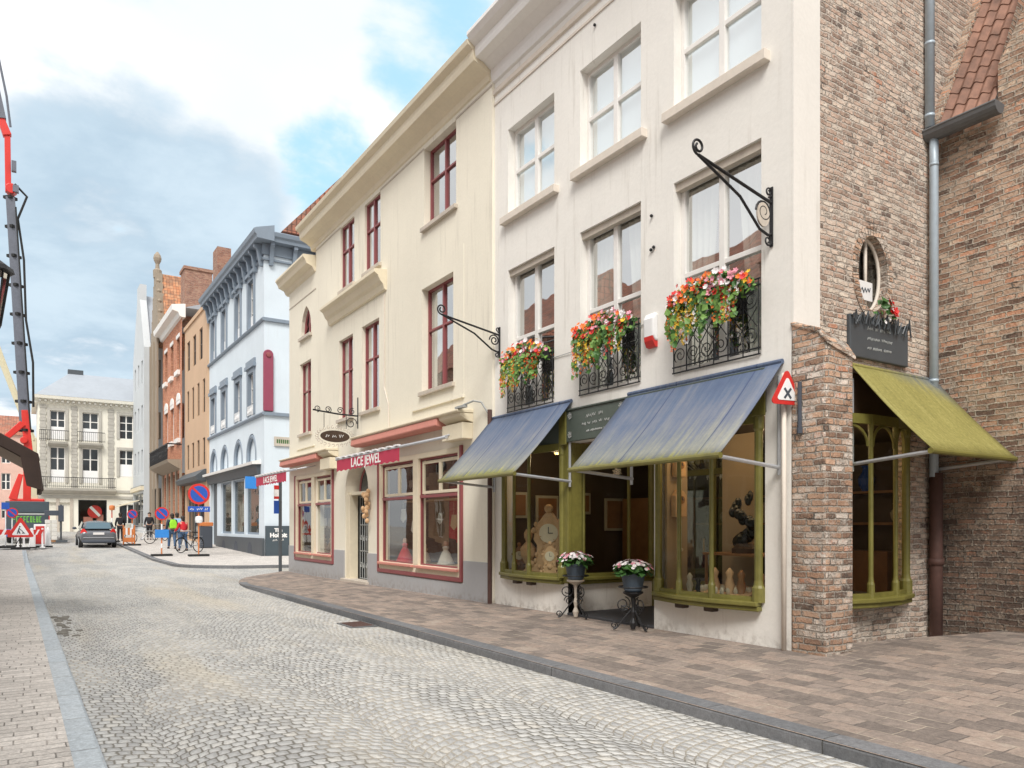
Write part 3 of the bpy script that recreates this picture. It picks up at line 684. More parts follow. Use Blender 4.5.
def bay(par, fc, pts, z0, z1, name='shop_window', post=.034, mull=None, arch=False):
    """bowed glazed bay: pts = list of (a, d) post positions"""
    mb = MB()
    def offp(k, e):  return [(a, d-k) for a, d in pts]
    zs = z0
    outer = [(pts[0][0]+(.04 if pts[0][0] > pts[-1][0] else -.04), pts[0][1]-.06)]+[(a, d-.08) for a, d in pts[1:-1]]+[(pts[-1][0]-(.04 if pts[0][0] > pts[-1][0] else -.04), pts[-1][1]-.06)]
    inner = [(pts[-1][0], .20), (pts[0][0], .20)]
    for (q0, q1, k) in ((zs-.10, zs-.045, 0.), (zs-.044, zs+.01, .03)):
        mb.prism([fc.P(a, q0, d-k if i < len(outer) else d) for i, (a, d) in enumerate(outer+inner)], (0, 0, q1-q0))
    s = mb.build(name, M['olive'], par, bevel=.012)
    mb = MB()
    for i, (a, d) in enumerate(pts):
        p = post*1.7 if i in (0, len(pts)-1) else post
        c = fc.P(a, 0, d)
        mb.lathe([(p*1.25, zs), (p*1.25, zs+.16), (p*.95, zs+.19), (p*.8, zs+.24), (p*.8, z1-.2), (p*1.0, z1-.17), (p*1.0, z1)], (c.x, c.y, 0), 10)
    mb.build('post', M['olive'], s, smooth=False)
    mb = MB()
    for (a0, d0), (a1, d1) in zip(pts, pts[1:]):
        p0, p1 = fc.P(a0, 0, d0), fc.P(a1, 0, d1); dirv = (p1-p0).normalized(); nn = Vector((dirv.y, -dirv.x, 0))
        for q0, q1 in ((z1-.11, z1), (zs+.01, zs+.06)):
            mb.prism([p0+nn*.03+Vector((0,0,q0)), p1+nn*.03+Vector((0,0,q0)), p1-nn*.03+Vector((0,0,q0)), p0-nn*.03+Vector((0,0,q0))], (0,0,q1-q0))
        if arch:
            w = (p1-p0).length; c = (p0+p1)/2
            mb.tube([c+dirv*(w*.43*math.cos(PI*i/12))+Vector((0,0,z1-.36+.24*math.sin(PI*i/12))) for i in range(13)], .018, 6)
    mb.build('rail', M['olive'], s)
    mb = MB()
    for (a0, d0), (a1, d1) in zip(pts, pts[1:]): mb.poly([fc.P(a0, zs, d0+.01), fc.P(a1, zs, d1+.01), fc.P(a1, z1, d1+.01), fc.P(a0, z1, d0+.01)])
    mb.build('pane', M['shopglass'], s)
    return s
b1_ = bay(WH, W, [(10.76, -.02), (10.33, -.10), (9.87, -.12), (9.12, -.02)], .60, 2.64)
b2_ = bay(WH, W, [(7.06, -.02), (6.60, -.12), (6.08, -.12), (5.49, -.02)], .54, 2.64)
b3_ = bay(WH, S, [(7.46, .0), (8.10, -.13), (8.62, -.12), (9.02, -.02)], .56, 2.66, arch=True)
mb = MB()
for y in (10.3, 9.9): mb.box(6.74, 6.85, y-.07, y+.07, .44, .50)
for y in (6.62, 6.15): mb.box(6.74, 6.85, y-.07, y+.07, .38, .44)
mb.build('sill_bracket', M['darkwood'], WH, bevel=.012)
# recessed entrance
E1 = Face('Y', 9.0)
mb = MB(); mb.box(6.852, 8.60, 9.0, 9.06, -.3, .52); mb.box(6.852, 8.6, 7.10, 7.158, -.3, .5); mb.build('recess_wall', M['white'], WH)
s = bay(WH, E1, [(6.94, .02), (7.16, .02), (8.08, .02), (8.56, .02)], .60, 2.64)
mb = MB()
for y in (7.16, 7.75, 8.4, 9.0): mb.box(8.56, 8.64, y-.04, y+.04, .0, 2.64)
mb.box(8.56, 8.64, 7.2, 8.96, 2.15, 2.24); mb.box(8.55, 8.63, 7.79, 8.36, .05, .55); dr = mb.build('door', M['olive'], WH, bevel=.006)
mb = MB(); mb.poly([(8.6, 7.2, .06), (8.6, 8.96, .06), (8.6, 8.96, 2.64), (8.6, 7.2, 2.64)]); mb.build('pane', M['shopglass'], dr)
mb = MB(); mb.tube([(8.53, 7.86, 1.0), (8.53, 7.86, 1.2)], .012, 6); mb.build('handle', M['gold'], dr)
mb = MB(); mb.box(6.83, 8.56, 7.16, 9.0, -.3, .085); mb.build('doorstep', M['matgrey'], WH, bevel=.01)
# interior of the shop
mb = MB()
for pts in ([(11.5,5.3,-.05),(11.5,11.05,-.05),(11.5,11.05,2.72),(11.5,5.3,2.72)], [(6.9,11.05,-.05),(11.5,11.05,-.05),(11.5,11.05,2.72),(6.9,11.05,2.72)],
            [(6.9,5.3,2.72),(11.5,5.3,2.72),(11.5,11.05,2.72),(6.9,11.05,2.72)], [(6.9,5.3,.02),(11.5,5.3,.02),(11.5,11.05,.02),(6.9,11.05,.02)]): mb.poly(pts)
mb.box(6.86, 8.4, 9.08, 11.0, .35, .56); mb.box(6.86, 8.3, 5.3, 7.09, .30, .50); mb.box(8.3, 9.3, 5.3, 6.2, .30, .52)
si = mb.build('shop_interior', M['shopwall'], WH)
mb = MB(); mb.box(7.90, 7.94, 6.40, 6.95, .52, 2.6); mb.build('display_panel', M['shopcream'], WH)
mb = MB()
mb.box(10.9, 11.3, 6.4, 8.2, .1, 1.0); mb.box(11.2, 11.45, 5.6, 10.6, 1.4, 1.44); mb.box(11.2, 11.45, 5.6, 10.6, 1.9, 1.94); mb.box(9.6, 10.2, 9.6, 10.9, .1, 1.9)
mb.box(7.3, 7.86, 5.7, 6.75, 1.02, 1.05); mb.box(7.32, 7.35, 5.72, 5.75, .5, 1.02); mb.box(7.32, 7.35, 6.70, 6.73, .5, 1.02); mb.box(7.80, 7.83, 5.72, 5.75, .5, 1.02)
mb.build('display_shelf', M['wood'], WH, bevel=.004)

# awnings
def awning(par, fc, a0, a1, d_out, zt, zb, mat, arms=True, name='awning'):
    mb = MB(); n = 14; m = 8
    g = []
    for i in range(m+1):
        t = i/m; row = []
        for j in range(n+1):
            u = j/n; sag = .035*math.sin(PI*t)*(1+.25*math.sin(u*17))
            row.append(mb.bm.verts.new(fc.P(a0+(a1-a0)*u, zt+(zb-zt)*t-sag, -.03-(d_out-.03)*t)))
        g.append(row)
    for i in range(m):
        for j in range(n): mb.bm.faces.new((g[i][j], g[i][j+1], g[i+1][j+1], g[i+1][j]))
    o = mb.build(name, mat, par, smooth=True)
    sd = o.modifiers.new('Solid', 'SOLIDIFY'); sd.thickness = .012
    mb = MB(); mb.tube([fc.P(a0-.02, zb-.02, -d_out), fc.P(a1+.02, zb-.02, -d_out)], .032, 10); mb.build('front_bar', M['olive'], o)
    mb = MB(); mb.tube([fc.P(a0, zt, -.03), fc.P(a1, zt, -.03)], .028, 10); mb.build('roller', mat, o)
    mb = MB()
    for a in (a0+.05, a1-.05):
        p, q = fc.P(a, zb-.02, -d_out), fc.P(a, zb-.10, .0); mb.tube([p, q], .022, 8)
        mb.tube([fc.P(a, zb-.18, -.02), fc.P(a, zt-.15, -.02)], .02, 8)
    mb.build('arm', M['steel'], o)
    return o
awning(WH, W, 8.88, 11.14, 1.05, 3.25, 2.15, M['aw1'])
awning(WH, W, 5.17, 7.62, 1.02, 3.16, 2.12, M['aw1'])
awning(WH, S, 7.86, 9.66, .94, 3.22, 2.19, M['aw3'])
mb = MB(); S.box(mb, 7.36, 9.2, 2.66, 3.14, -.005, .0); mb.build('dark_fascia', M['darkwood'], WH)
# plaque with a spray of flowers on the side wall
mb = MB(); S.box(mb, 7.83, 9.02, 3.32, 3.80, -.05, -.0); pl = mb.build('slate_plaque', M['darkgrey'], WH, bevel=.012)
for tx, z, s in (('Antiek', 3.68, .09), ('oude klokken', 3.56, .08), ('& kunst', 3.45, .07)): scribble(pl, (8.42, 5.028, z), (1,0,0), (0,0,1), .5+.2*s, s*.5, M['inkgrey'], 'plaque_lettering', .004, int(z*100))
mb = MB()
for i in range(34):
    x = 7.84+1.18*i/33; mb.tube([(x, 5.03, 3.78), (x+random.uniform(-.05, .05), 4.99, 3.80+random.uniform(-.02, .08)), (x+random.uniform(-.07, .07), 5.0, 3.72+random.uniform(-.06, .03))], .009, 4)
mb.build('dry_garland', M['darkgrey'], pl)
t = thing('flower_sprig', (8.5, 5.0, 3.82), 'small red blossom with leaves tucked over the slate plaque below the oval window', 'flowers')
mb = MB(); random.seed(3)
for i in range(26): mb.leafquad((8.46+random.uniform(-.16, .14), 5.0+random.uniform(-.06, .03), 3.9+random.uniform(-.1, .14)), (random.uniform(-1,1), -1, random.uniform(-.3, 1)), .07)
mb.build('foliage', M['leaf'], t)
mb = MB()
for i in range(9): mb.flower((8.54+random.uniform(-.07, .07), 4.95, 3.93+random.uniform(-.08, .08)), (random.uniform(-.4,.4), -1, .3), .05)
mb.build('blossoms', M['f_red'], t)
mb = MB()
for i in range(4): mb.flower((8.46+random.uniform(-.14, .14), 4.95, 3.86+random.uniform(-.12, .1)), (0, -1, .3), .03)
mb.build('pale_blossoms', M['f_white'], t)

# ------------------------------------------------------------------ right brick house in the corner
RH = thing('brick_house', (9.7, 4.3, 0), 'old red brick house wall with tiled roof and gutter at the far right', 'house')
mb = MB(); mb.poly([(9.7, 5.078, -.3), (9.7, 5.078, 6.30), (9.7, 4.33, 6.30), (9.7, 4.33, 6.86), (9.7, 4.05, 7.4), (9.7, 3.0, 9.6), (9.7, 1.5, 12.5), (9.7, -8, 12.5), (9.7, -8, -.3)])
mb.poly([(9.7, 4.33, 6.42), (9.7, 4.33, 6.86), (12., 4.33, 11.2), (12., 4.33, 6.42)])
for p, q in (((4.33, 6.86), (4.05, 7.4)), ((4.05, 7.4), (3., 9.6)), ((3., 9.6), (1.5, 12.5))):
    mb.poly([(9.7, p[0], p[1]), (9.7, q[0], q[1]), (12, q[0], q[1]), (12, p[0], p[1])])
mb.poly([(9.7, -8, -.3), (9.7, -8, 12.5), (14, -8, 12.5), (14, -8, -.3)])
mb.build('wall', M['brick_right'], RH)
mb = MB()   # courses of pantiles, each course overlapping the one below
sl_ = math.tan(R(61))
for k in range(17):
    x0, x1 = 9.62+k*.135, 9.62+(k+1)*.135+.05
    n = 5
    for j in range(n):
        y0 = 4.345+(5.07-4.345)*j/n; y1 = 4.345+(5.07-4.345)*(j+1)/n; sg = 8
        za, zb = 6.36+(x0-9.62)*sl_+.035, 6.36+(x1-9.62)*sl_
        top = [(y0+(y1-y0)*i/sg, .028*math.sin(2*PI*i/sg)) for i in range(sg+1)]
        for (ya, ha), (yb, hb) in zip(top, top[1:]):
            mb.poly([(x0-ha*.8, ya, za+ha*.4), (x0-hb*.8, yb, za+hb*.4), (x1-hb*.8, yb, zb+hb*.4), (x1-ha*.8, ya, zb+ha*.4)])
            mb.poly([(x0-ha*.8, ya, za+ha*.4), (x0-hb*.8, yb, za+hb*.4), (x0+.03, yb, za-.02+hb*.4), (x0+.03, ya, za-.02+ha*.4)])
mb.build('roof', M['tileplain'], RH)
mb = MB()   # raised brick verge along the corner house wall
mb.prism([(9.62, 5.078, 6.34), (9.62, 4.97, 6.34), (9.62, 4.97, 6.50), (9.62, 5.078, 6.50)], (2.4, 0, 2.4*sl_)); mb.build('verge', M['brick_right'], RH)
mb = MB(); prof = [(math.cos(t), math.sin(t)) for t in [PI+PI*i/8 for i in range(9)]]
mb.prism([(9.53+.11*c_, 5.075, 6.31+.11*s_) for c_, s_ in prof]+[(9.65, 5.075, 6.32), (9.64, 5.075, 6.34), (9.42, 5.075, 6.34), (9.41, 5.075, 6.32)], (0, -.84, 0)); mb.build('gutter', M['gutter'], RH, bevel=.004)
mb = MB(); mb.tube([(9.53, 4.99, 6.24), (9.53, 4.99, 5.9), (9.53, 4.99, 2.0)], .052, 12)
for z in (3.2, 5.9): mb.tube([(9.53, 4.99, z-.02), (9.53, 4.99, z+.02)], .056, 12)
mb.build('downpipe', M['pipe'], RH, smooth=True)
mb = MB(); mb.tube([(9.47, 5.01, 6.36), (9.47, 5.01, 12.)], .055, 12)
for z in (6.5, 7.4, 9.): mb.tube([(9.47, 5.01, z-.02), (9.47, 5.01, z+.02)], .059, 12)
mb.build('downpipe', M['pipe'], RH, smooth=True)
mb = MB(); mb.tube([(9.56, 4.98, 2.05), (9.56, 4.98, -.1)], .075, 12); mb.tube([(9.56, 4.98, .9), (9.56, 4.98, .98)], .09, 12); mb.build('cast_iron_pipe', M['rust'], RH, smooth=True)
mb = MB(); mb.tube([(9.71, 3.75, 1.72), (9.62, 3.75, 1.72), (9.60, 3.75, 1.66)], .03, 8); mb.build('overflow_spout', M['rust'], RH)

# ------------------------------------------------------------------ cream lace shop house
CX = 6.80; F_ = Face('X', CX)
CH = thing('cream_house', (6.8, 17., 0), 'cream rendered house with maroon windows and two lace shop display windows', 'house')
up = [(12.40, 13.75, 7.42, 9.02), (15.98, 16.92, 7.38, 9.02), (17.60, 18.55, 7.38, 9.02)]
md = [(12.50, 13.85, 4.10, 6.20), (16.06, 17.10, 4.10, 6.16), (17.69, 18.67, 4.10, 6.14), (20.93, 21.95, 4.05, 6.12)]
got = (20.92, 21.82, 6.85, 7.72)
dor = (16.70, 18.22, -.2, 2.98)
shop = [(12.20, 16.00, .42, 2.86), (19.12, 22.30, .45, 2.84)]
mb = MB(); F_.wall(mb, 11.102, 20.5, -.3, 9.45, up+md[:3]+[dor, shop[0], shop[1][:1]+(20.5,)+shop[1][2:]], .24)
F_.wall(mb, 20.5, 23.0, -.3, 8.6, [md[3], got, (20.5, 22.30)+shop[1][2:]], .24)
mb2 = mb
def archfill(mb, fc, a0, a1, bs, b1, depth, pointed=False, n=14):
    """wall above an arch, inside the rectangular opening a0..a1, bs..b1"""
    c = (a0+a1)/2; r = (a1-a0)/2; pts = []
    for i in range(n+1):
        t = PI-PI*i/n
        if pointed:
            x = -r+2*r*i/n; h = math.sqrt(max(0, (2*r)**2-(abs(x)+r)**2))/(math.sqrt(3)*r); pts.append((c+x, bs+(b1-bs)*h))
        else: pts.append((c+r*math.cos(t), bs+(b1-bs)*math.sin(t)))
    for p, q in zip(pts, pts[1:]):
        if p[1] < b1-1e-4 or q[1] < b1-1e-4: mb.poly([fc.P(p[0], p[1]), fc.P(q[0], q[1]), fc.P(q[0], b1), fc.P(p[0], b1)])
        mb.poly([fc.P(*p), fc.P(*q), fc.P(*q, depth), fc.P(*p, depth)])
    return pts
archfill(mb, F_, dor[0], dor[1], 2.22, dor[3], .5); archfill(mb, F_, got[0], got[1], 7.05, got[3], .2, True)
mb.poly([(CX, 23, -.3), (CX, 23, 8.6), (14, 23, 8.6), (14, 23, -.3)]); mb.poly([(CX, 20.5, 8.6), (14, 20.5, 8.6), (14, 20.5, 9.45), (CX, 20.5, 9.45)])
mb.poly([(6.80, 11.102, -.3), (6.90, 11.102, -.3), (6.90, 11.102, 9.45), (6.80, 11.102, 9.45)]); mb.build('wall', M['cream'], CH)
mb = MB(); F_.profile(mb, [(0, 9.12), (-.03, 9.14), (-.05, 9.24), (-.18, 9.32), (-.34, 9.38), (-.36, 9.46), (-.36, 9.56), (-.46, 9.62), (-.48, 9.70), (.2, 9.78), (.2, 9.12)], 11.145, 20.85); mb.build('cornice', M['trim_cream'], CH, bevel=.006)
mb = MB(); F_.profile(mb, [(0, 8.46), (-.05, 8.50), (-.10, 8.60), (-.26, 8.66), (-.30, 8.76), (-.36, 8.84), (-.36, 8.90), (.2, 8.94), (.2, 8.46)], 20.52, 23.25); mb.build('annex_cornice', M['trim_cream'], CH, bevel=.006)
mb = MB(); F_.box(mb, 11.102, 12.40, 9.02, 9.05, -.012, .0); F_.box(mb, 13.75, 15.98, 9.02, 9.05, -.012, .0); F_.box(mb, 18.55, 20.5, 9.02, 9.05, -.012, .0); F_.box(mb, 20.5, 23., 7.98, 8.01, -.012, .0); mb.build('frieze_line', M['stone_sill'], CH)
mb = MB(); F_.profile(mb, [(0, 6.66), (-.06, 6.68), (-.10, 6.80), (-.16, 6.86), (-.22, 6.98), (-.30, 7.03), (-.30, 7.10), (0, 7.14)], 15.62, 19.3); mb.build('ledge', M['trim_cream'], CH, bevel=.006)
mb = MB(); mb.tube([(6.78, 15.72, 6.6), (6.78, 15.72, 4.5), (6.78, 15.5, 4.1), (6.78, 15.45, 3.5)], .012, 6); mb.build('wall_cable', M['sill_white'], CH)
mb = MB(); mb.prism([(6.86, 11.2, 9.6), (10.4, 11.2, 12.6), (14, 11.2, 9.6)], (0, 9.2, 0)); mb.prism([(6.86, 20.4, 8.75), (10.4, 20.4, 11.4), (14, 20.4, 8.75)], (0, 2.5, 0)); mb.build('roof', M['redtile'], CH)
mb = MB(); F_.box(mb, 11.14, 12.08, -.3, .74, -.03, 0); F_.box(mb, 16.12, 16.68, -.3, .74, -.03, 0); F_.box(mb, 12.08, 16.12, -.3, .32, -.03, 0); F_.box(mb, 18.24, 18.98, -.3, .76, -.03, 0); F_.box(mb, 18.98, 22.42, -.3, .36, -.03, 0); F_.box(mb, 22.42, 22.98, -.3, .78, -.03, 0); mb.build('plinth', M['plinth'], CH, bevel=.006)
for (a, b, c, d_) in up+md:
    small = (b-a) < 1.2
    w = window(CH, F_, a, b, c, d_, (.05 if small and c > 7 else (.09 if small else .14)), M['maroon'], (.5,), (.60,), ft=.045, mt=.03, back='curtain' if d_ < 7 else 'dark', sill=(.06, .08, .07), sill_mat=M['stone_sill'])
mb = MB()   # raised surround round the big middle window
for q in ((12.1, 12.5, 3.80, 6.60), (13.85, 14.25, 3.80, 6.60)): F_.box(mb, *q, -.006, 0)
F_.box(mb, 12.5, 13.85, 6.20, 6.60, -.006, 0); F_.box(mb, 12.5, 13.85, 3.80, 4.01, -.006, 0); F_.box(mb, 12.08, 14.27, 3.76, 3.80, -.04, 0)
F_.box(mb, 20.6, 22.2, 3.62, 3.66, -.03, 0); mb.build('window_surround', M['cream'], CH)
# gothic attic window
mb = MB(); c_ = (got[0]+got[1])/2; r_ = .40
ptsg = [(c_+x, 7.02+.62*math.sqrt(max(0, (2*r_)**2-(abs(x)+r_)**2))/(math.sqrt(3)*r_)) for x in fr(-r_, r_, 14)]
mb.tube([F_.P(c_-r_, 6.87, .12)]+[F_.P(a, b, .12) for a, b in ptsg]+[F_.P(c_+r_, 6.87, .12)], .04, 6); mb.tube([F_.P(c_, 6.87, .12), F_.P(c_, 7.66, .12)], .03, 6)
mb.tube([F_.P(c_-r_, 7.02, .12), F_.P(c_, 7.30, .12), F_.P(c_+r_, 7.02, .12)], .02, 6)
w = mb.build('gothic_window', M['maroon'], CH)
mb = MB(); mb.poly([F_.P(c_-r_, 6.87, .14)]+[F_.P(a, b, .14) for a, b in ptsg]+[F_.P(c_+r_, 6.87, .14)]); mb.build('pane', M['farglass'], w)
mb = MB(); F_.box(mb, got[0]-.08, got[1]+.08, 6.77, 6.85, -.08, .1); mb.build('sill', M['stone_sill'], w)
# display windows
for si_, (a, b, c, d_) in enumerate(shop):
    mb = MB(); e = .075
    for q in ((a-e, a, c-.08, d_+.02), (b, b+e, c-.08, d_+.02)): F_.box(mb, *q, -.05, .0)
    F_.box(mb, a, b, c-.08, c, -.05, .0)
    sur = mb.build('shop_window_surround', M['maroon'], CH, bevel=.008)
    mb = MB(); F_.box(mb, a, a+.09, c, d_, -.03, .16); F_.box(mb, b-.09, b, c, d_, -.03, .16); F_.box(mb, a+.09, b-.09, c, c+.16, -.03, .16); F_.box(mb, a+.09, b-.09, d_-.10, d_, -.03, .16)
    mid = (a+b)/2; F_.box(mb, mid-.12, mid+.12, c+.16, d_-.1, -.03, .16); mb.build('surround_panel', M['trim_cream'], sur, bevel=.006)
    for (p, q) in ((a+.09, mid-.12), (mid+.12, b-.09)):
        zt = 1.98
        mb = MB()
        for u in ((p, p+.035, c+.16, d_-.1), (q-.035, q, c+.16, d_-.1)): F_.box(mb, *u, .03, .09)
        F_.box(mb, p+.035, q-.035, zt-.03, zt+.03, .0, .09); F_.box(mb, p+.035, q-.035, d_-.14, d_-.1, .03, .09); F_.box(mb, p+.035, q-.035, c+.16, c+.19, .03, .09)
        ww = mb.build('shop_window', M['maroon'], CH, bevel=.005)
        mb = MB(); mm = (p+q)/2; F_.box(mb, p+.07, p+.14, zt+.05, d_-.16, .04, .085); F_.box(mb, q-.14, q-.07, zt+.05, d_-.16, .04, .085); F_.box(mb, mm-.05, mm+.05, zt+.05, d_-.16, .04, .085); F_.box(mb, p+.14, q-.14, zt+.05, zt+.11, .042, .085)
        F_.box(mb, p+.14, q-.14, d_-.22, d_-.16, .042, .085); mb.build('casement', M['trim_cream'], ww, bevel=.004)
        mb = MB(); F_.quad(mb, p+.03, q-.03, c+.17, d_-.12, .06); mb.build('pane', M['shopglass'], ww)
        mb = MB(); F_.box(mb, p-.05, q+.05, c+.10, c+.155, -.10, -.031); mb.build('sill', M['redcanvas'], ww, bevel=.01)
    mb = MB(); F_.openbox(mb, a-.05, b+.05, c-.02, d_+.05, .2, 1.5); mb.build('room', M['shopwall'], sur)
    mb = MB()   # inner shelves of the display
    F_.box(mb, a+.02, b-.02, c+.02, c+.14, .2, 1.0); F_.box(mb, a+.1, b-.1, 1.92, 1.95, .55, .9); mb.build('display_shelf', M['lightwood'], sur)
# door with arched fanlight, pilasters and a grille
mb = MB(); D0, D1 = dor[0], dor[1]
F_.box(mb, D1-.26, D1-.02, -.2, 2.18, .02, .24); F_.box(mb, D0+.02, D0+.16, -.2, 2.18, .1, .24); F_.box(mb, D0+.02, D1-.02, 2.14, 2.22, .06, .30); mb.build('door_surround', M['trim_cream'], CH, bevel=.008)
mb = MB(); F_.box(mb, D0+.1, D1-.2, -.1, 2.2, .34, .40); dd = mb.build('door', M['farglass'], CH)
mb = MB(); F_.openbox(mb, D0, D1, -.2, 2.98, .24, 1.2); mb.build('room', M['room'], dd)
mb = MB(); pts = [F_.P((D0+D1)/2+.6*math.cos(PI*i/12), 2.24+.62*math.sin(PI*i/12), .34) for i in range(13)]; mb.poly(pts); mb.build('fanlight', M['farglass'], dd)
mb = MB(); mb.tube(pts, .03, 6); mb.tube([F_.P((D0+D1)/2, 2.24, .33), F_.P((D0+D1)/2, 2.85, .33)], .025, 6); F_.box(mb, D0+.12, D1-.22, 2.18, 2.24, .3, .36); mb.build('fanlight_frame', M['maroon'], dd)
mb = MB(); gr0, gr1 = D0+.16, D1-.30
for k in range(8):
    y = gr0+(gr1-gr0)*k/7; mb.tube([F_.P(y, .05, .28), F_.P(y, 2.12, .28)], .011, 6)
for z in (.07, .75, 1.4, 2.1): mb.tube([F_.P(gr0, z, .28), F_.P(gr1, z, .28)], .013, 6)
for k in range(6):
    for z in (.4, 1.08, 1.75): mb.tube(spiral(F_.P(gr0+(gr1-gr0)*(k+.5)/6, z, .28), (0,1,0), (0,0,1), .075, .02, 1.5, k*1.1), .009, 5)
mb.build('door_grille', M['inkgrey'], dd)
mb = MB(); mb.box(6.7, 7.0, D0-.1, D1+.1, -.3, .06); mb.build('doorstep', M['stone_sill'], CH, bevel=.01)
# awnings in their boxes, with the valance
for (b0, b1, zt, txt, sz, xo, bar, val, zb) in ((11.75, 17.05, 3.42, 'LACE JEWEL', .29, .42, (12.0, 17.7), (14.0, 17.62), 2.99), (18.72, 22.98, 3.32, 'LACE JEWEL', .25, .70, (20.0, 24.2), (20.9, 24.1), 2.90)):
    mb = MB(); F_.profile(mb, [(0, zt+.01), (-.30, zt+.0), (-.34, zt+.02), (-.34, zt+.05), (0, zt+.08)], b0, b1); F_.box(mb, b0+.02, b0+.80, zt-.46, zt-.17, -.22, 0.); F_.profile(mb, [(0, zt-.16), (-.10, zt-.14), (-.26, zt-.06), (-.28, zt), (0, zt)], b0+.01, b0+.84); ab = mb.build('awning_box', M['trim_cream'], CH, bevel=.01)
    mb = MB(); F_.profile(mb, [(-.02, zt-.17), (-.22, zt-.18), (-.33, zt-.15), (-.31, zt-.005), (-.02, zt-.002)], b0+.85, b1-.03); mb.build('canvas_roll', M['redcanvas'], ab, bevel=.02)
    mb = MB(); mb.tube([F_.P(bar[0], zb, -xo), F_.P(bar[1], zb, -xo)], .030, 8)
    for y in (max(bar[0], b0)+.5, bar[1]-.9): mb.tube([F_.P(y, zb, -xo), F_.P(y-.25, zb+.08, -xo*.5), F_.P(y, zb+.15, -.02)], .018, 6)
    mb.build('front_bar', M['steel'], ab)
    ya, yb = val
    mb = MB(); nn = 24; top = [(ya+(yb-ya)*i/nn, .03*abs(math.sin(i*PI/2))) for i in range(nn+1)]
    for (y0, d0), (y1, d1) in zip(top, top[1:]): mb.prism([F_.P(y0, zb-.30+d0, -xo-.012), F_.P(y1, zb-.30+d1, -xo-.012), F_.P(y1, zb-.02, -xo-.012), F_.P(y0, zb-.02, -xo-.012)], (-.006, 0, 0))
    mb.build('valance', M['redval'], ab)
    text(txt, sz, F_.P((ya+yb)/2, zb-.155, -xo-.022), (0,-1,0), (0,0,1), M['letter'], ab, ext=.002, bold=.006, sx=1.1)
    mb = MB()
    for y in fr(ya+.1, yb-.1, 9): mb.box(CX-xo-.06, CX-xo+.02, y-.10, y+.10, zb+.02, zb+.05)
    mb.build('bar_cover', M['paintwhite'], ab)
# drainpipe at the seam and small iron lamp
mb = MB(); mb.tube([(6.76, 11.12, 3.4), (6.76, 11.12, -.05)], .04, 8); mb.build('downpipe', M['rust'], CH)
mb = MB(); mb.tube([(6.78, 11.2, 3.35), (6.70, 11.3, 3.55), (6.6, 11.4, 3.58), (6.5, 11.6, 3.52)], .018, 6); mb.box(6.47, 6.56, 11.55, 11.85, 3.48, 3.52); mb.build('floodlight', M['inkgrey'], CH)
# hanging oval sign
t = thing('hanging_sign', (6.8, 16.6, 3.9), 'oval dark hanging sign with a pale leafy border above the lace shop door', 'sign')
PB = Vector((CX, 17.35, 3.95))
mb = MB(); mb.box(6.785, 6.80, 17.33, 17.37, 3.75, 4.5); mb.tube([(6.79, 17.35, 4.05), (6.3, 17.35, 4.06), (5.85, 17.35, 4.10), (5.68, 17.35, 4.12)], .02, 7)
for x in (5.78, 6.05, 6.35, 6.65): mb.tube(spiral((x, 17.35, 4.15), (1,0,0), (0,0,1), .08, .02, 1.4, x*3), .011, 5)
mb.tube(spiral((6.62, 17.35, 3.86), (1,0,0), (0,0,1), .15, .03, 1.4, 0), .011, 5)
for x in (5.95, 6.5): mb.tube([(x, 17.35, 4.06), (x, 17.35, 3.72)], .008, 5)
mb.build('bracket', M['iron'], t)
cs = Vector((6.22, 17.35, 3.52))
mb = MB(); mb.prism([cs+Vector((.36*math.cos(2*PI*i/28), -.015, .14*math.sin(2*PI*i/28))) for i in range(28)], (0, .03, 0)); mb.build('board', M['darkwood'], t)
mb = MB()
for i in range(26):
    a = 2*PI*i/26; p = cs+Vector((.44*math.cos(a), 0, .215*math.sin(a))); mb.tube(spiral(p, (1,0,0), (0,0,1), .045, .015, .8, a), .008, 5)
mb.build('leafy_border', M['stone_sill'], t)
scribble(t, cs+Vector((0, -.02, .0)), (1,0,0), (0,0,1), .46, .075, M['letter'], 'sign_lettering', .008, 5)
# corner pole
t = thing('sign_pole', (6.62, 23.35, 0), 'slim dark pole with small blue plates at the corner of the cream house', 'sign pole')
mb = MB(); mb.tube([(6.62, 23.35, -.1), (6.62, 23.35, 2.9)], .05, 10); mb.build('pole', M['darkgrey'], t)
mb = MB(); mb.box(6.42, 6.57, 23.32, 23.34, 1.75, 2.15); mb.build('blue_plate', M['signblue'], t)
mb = MB(); mb.box(6.42, 6.57, 23.32, 23.34, 2.2, 2.62); mb.build('white_plate', M['paintwhite'], t)
mb = MB(); mb.box(6.42, 6.57, 23.312, 23.319, 2.5, 2.62); mb.box(6.42, 6.57, 23.312, 23.319, 2.2, 2.28); mb.build('red_stripe', M['signred'], t)

# ------------------------------------------------------------------ pale blue house across the side street
BX = 9.06; B_ = Face('X', BX); BS = Face('Y', 34.5)
BH = thing('blue_house', (9.06, 40.5, 0), 'pale blue house with heavy grey bracketed cornice and arched shopfront', 'house')
cen = [36.78, 39.42, 42.55, 45.30]
ops = []
for c in cen: ops += [(c-.75, c+.75, 10.85, 13.25), (c-.75, c+.75, 6.62, 8.85), (c-.95, c+.95, 4.42, 5.75)]
ops += [(35.4, 37.9, .95, 3.70), (38.2, 40.6, .95, 3.70), (40.9, 43.4, .95, 3.70), (44.4, 46.1, .1, 3.9)]
mb = MB(); B_.wall(mb, 34.5, 46.5, -.5, 13.7, ops, .2)
for c in cen: archfill(mb, B_, c-.95, c+.95, 4.75, 5.75, .2)
BS.wall(mb, 9.06, 16., -.5, 13.7, [], .2); mb.build('wall', M['blue'], BH)
mb = MB()
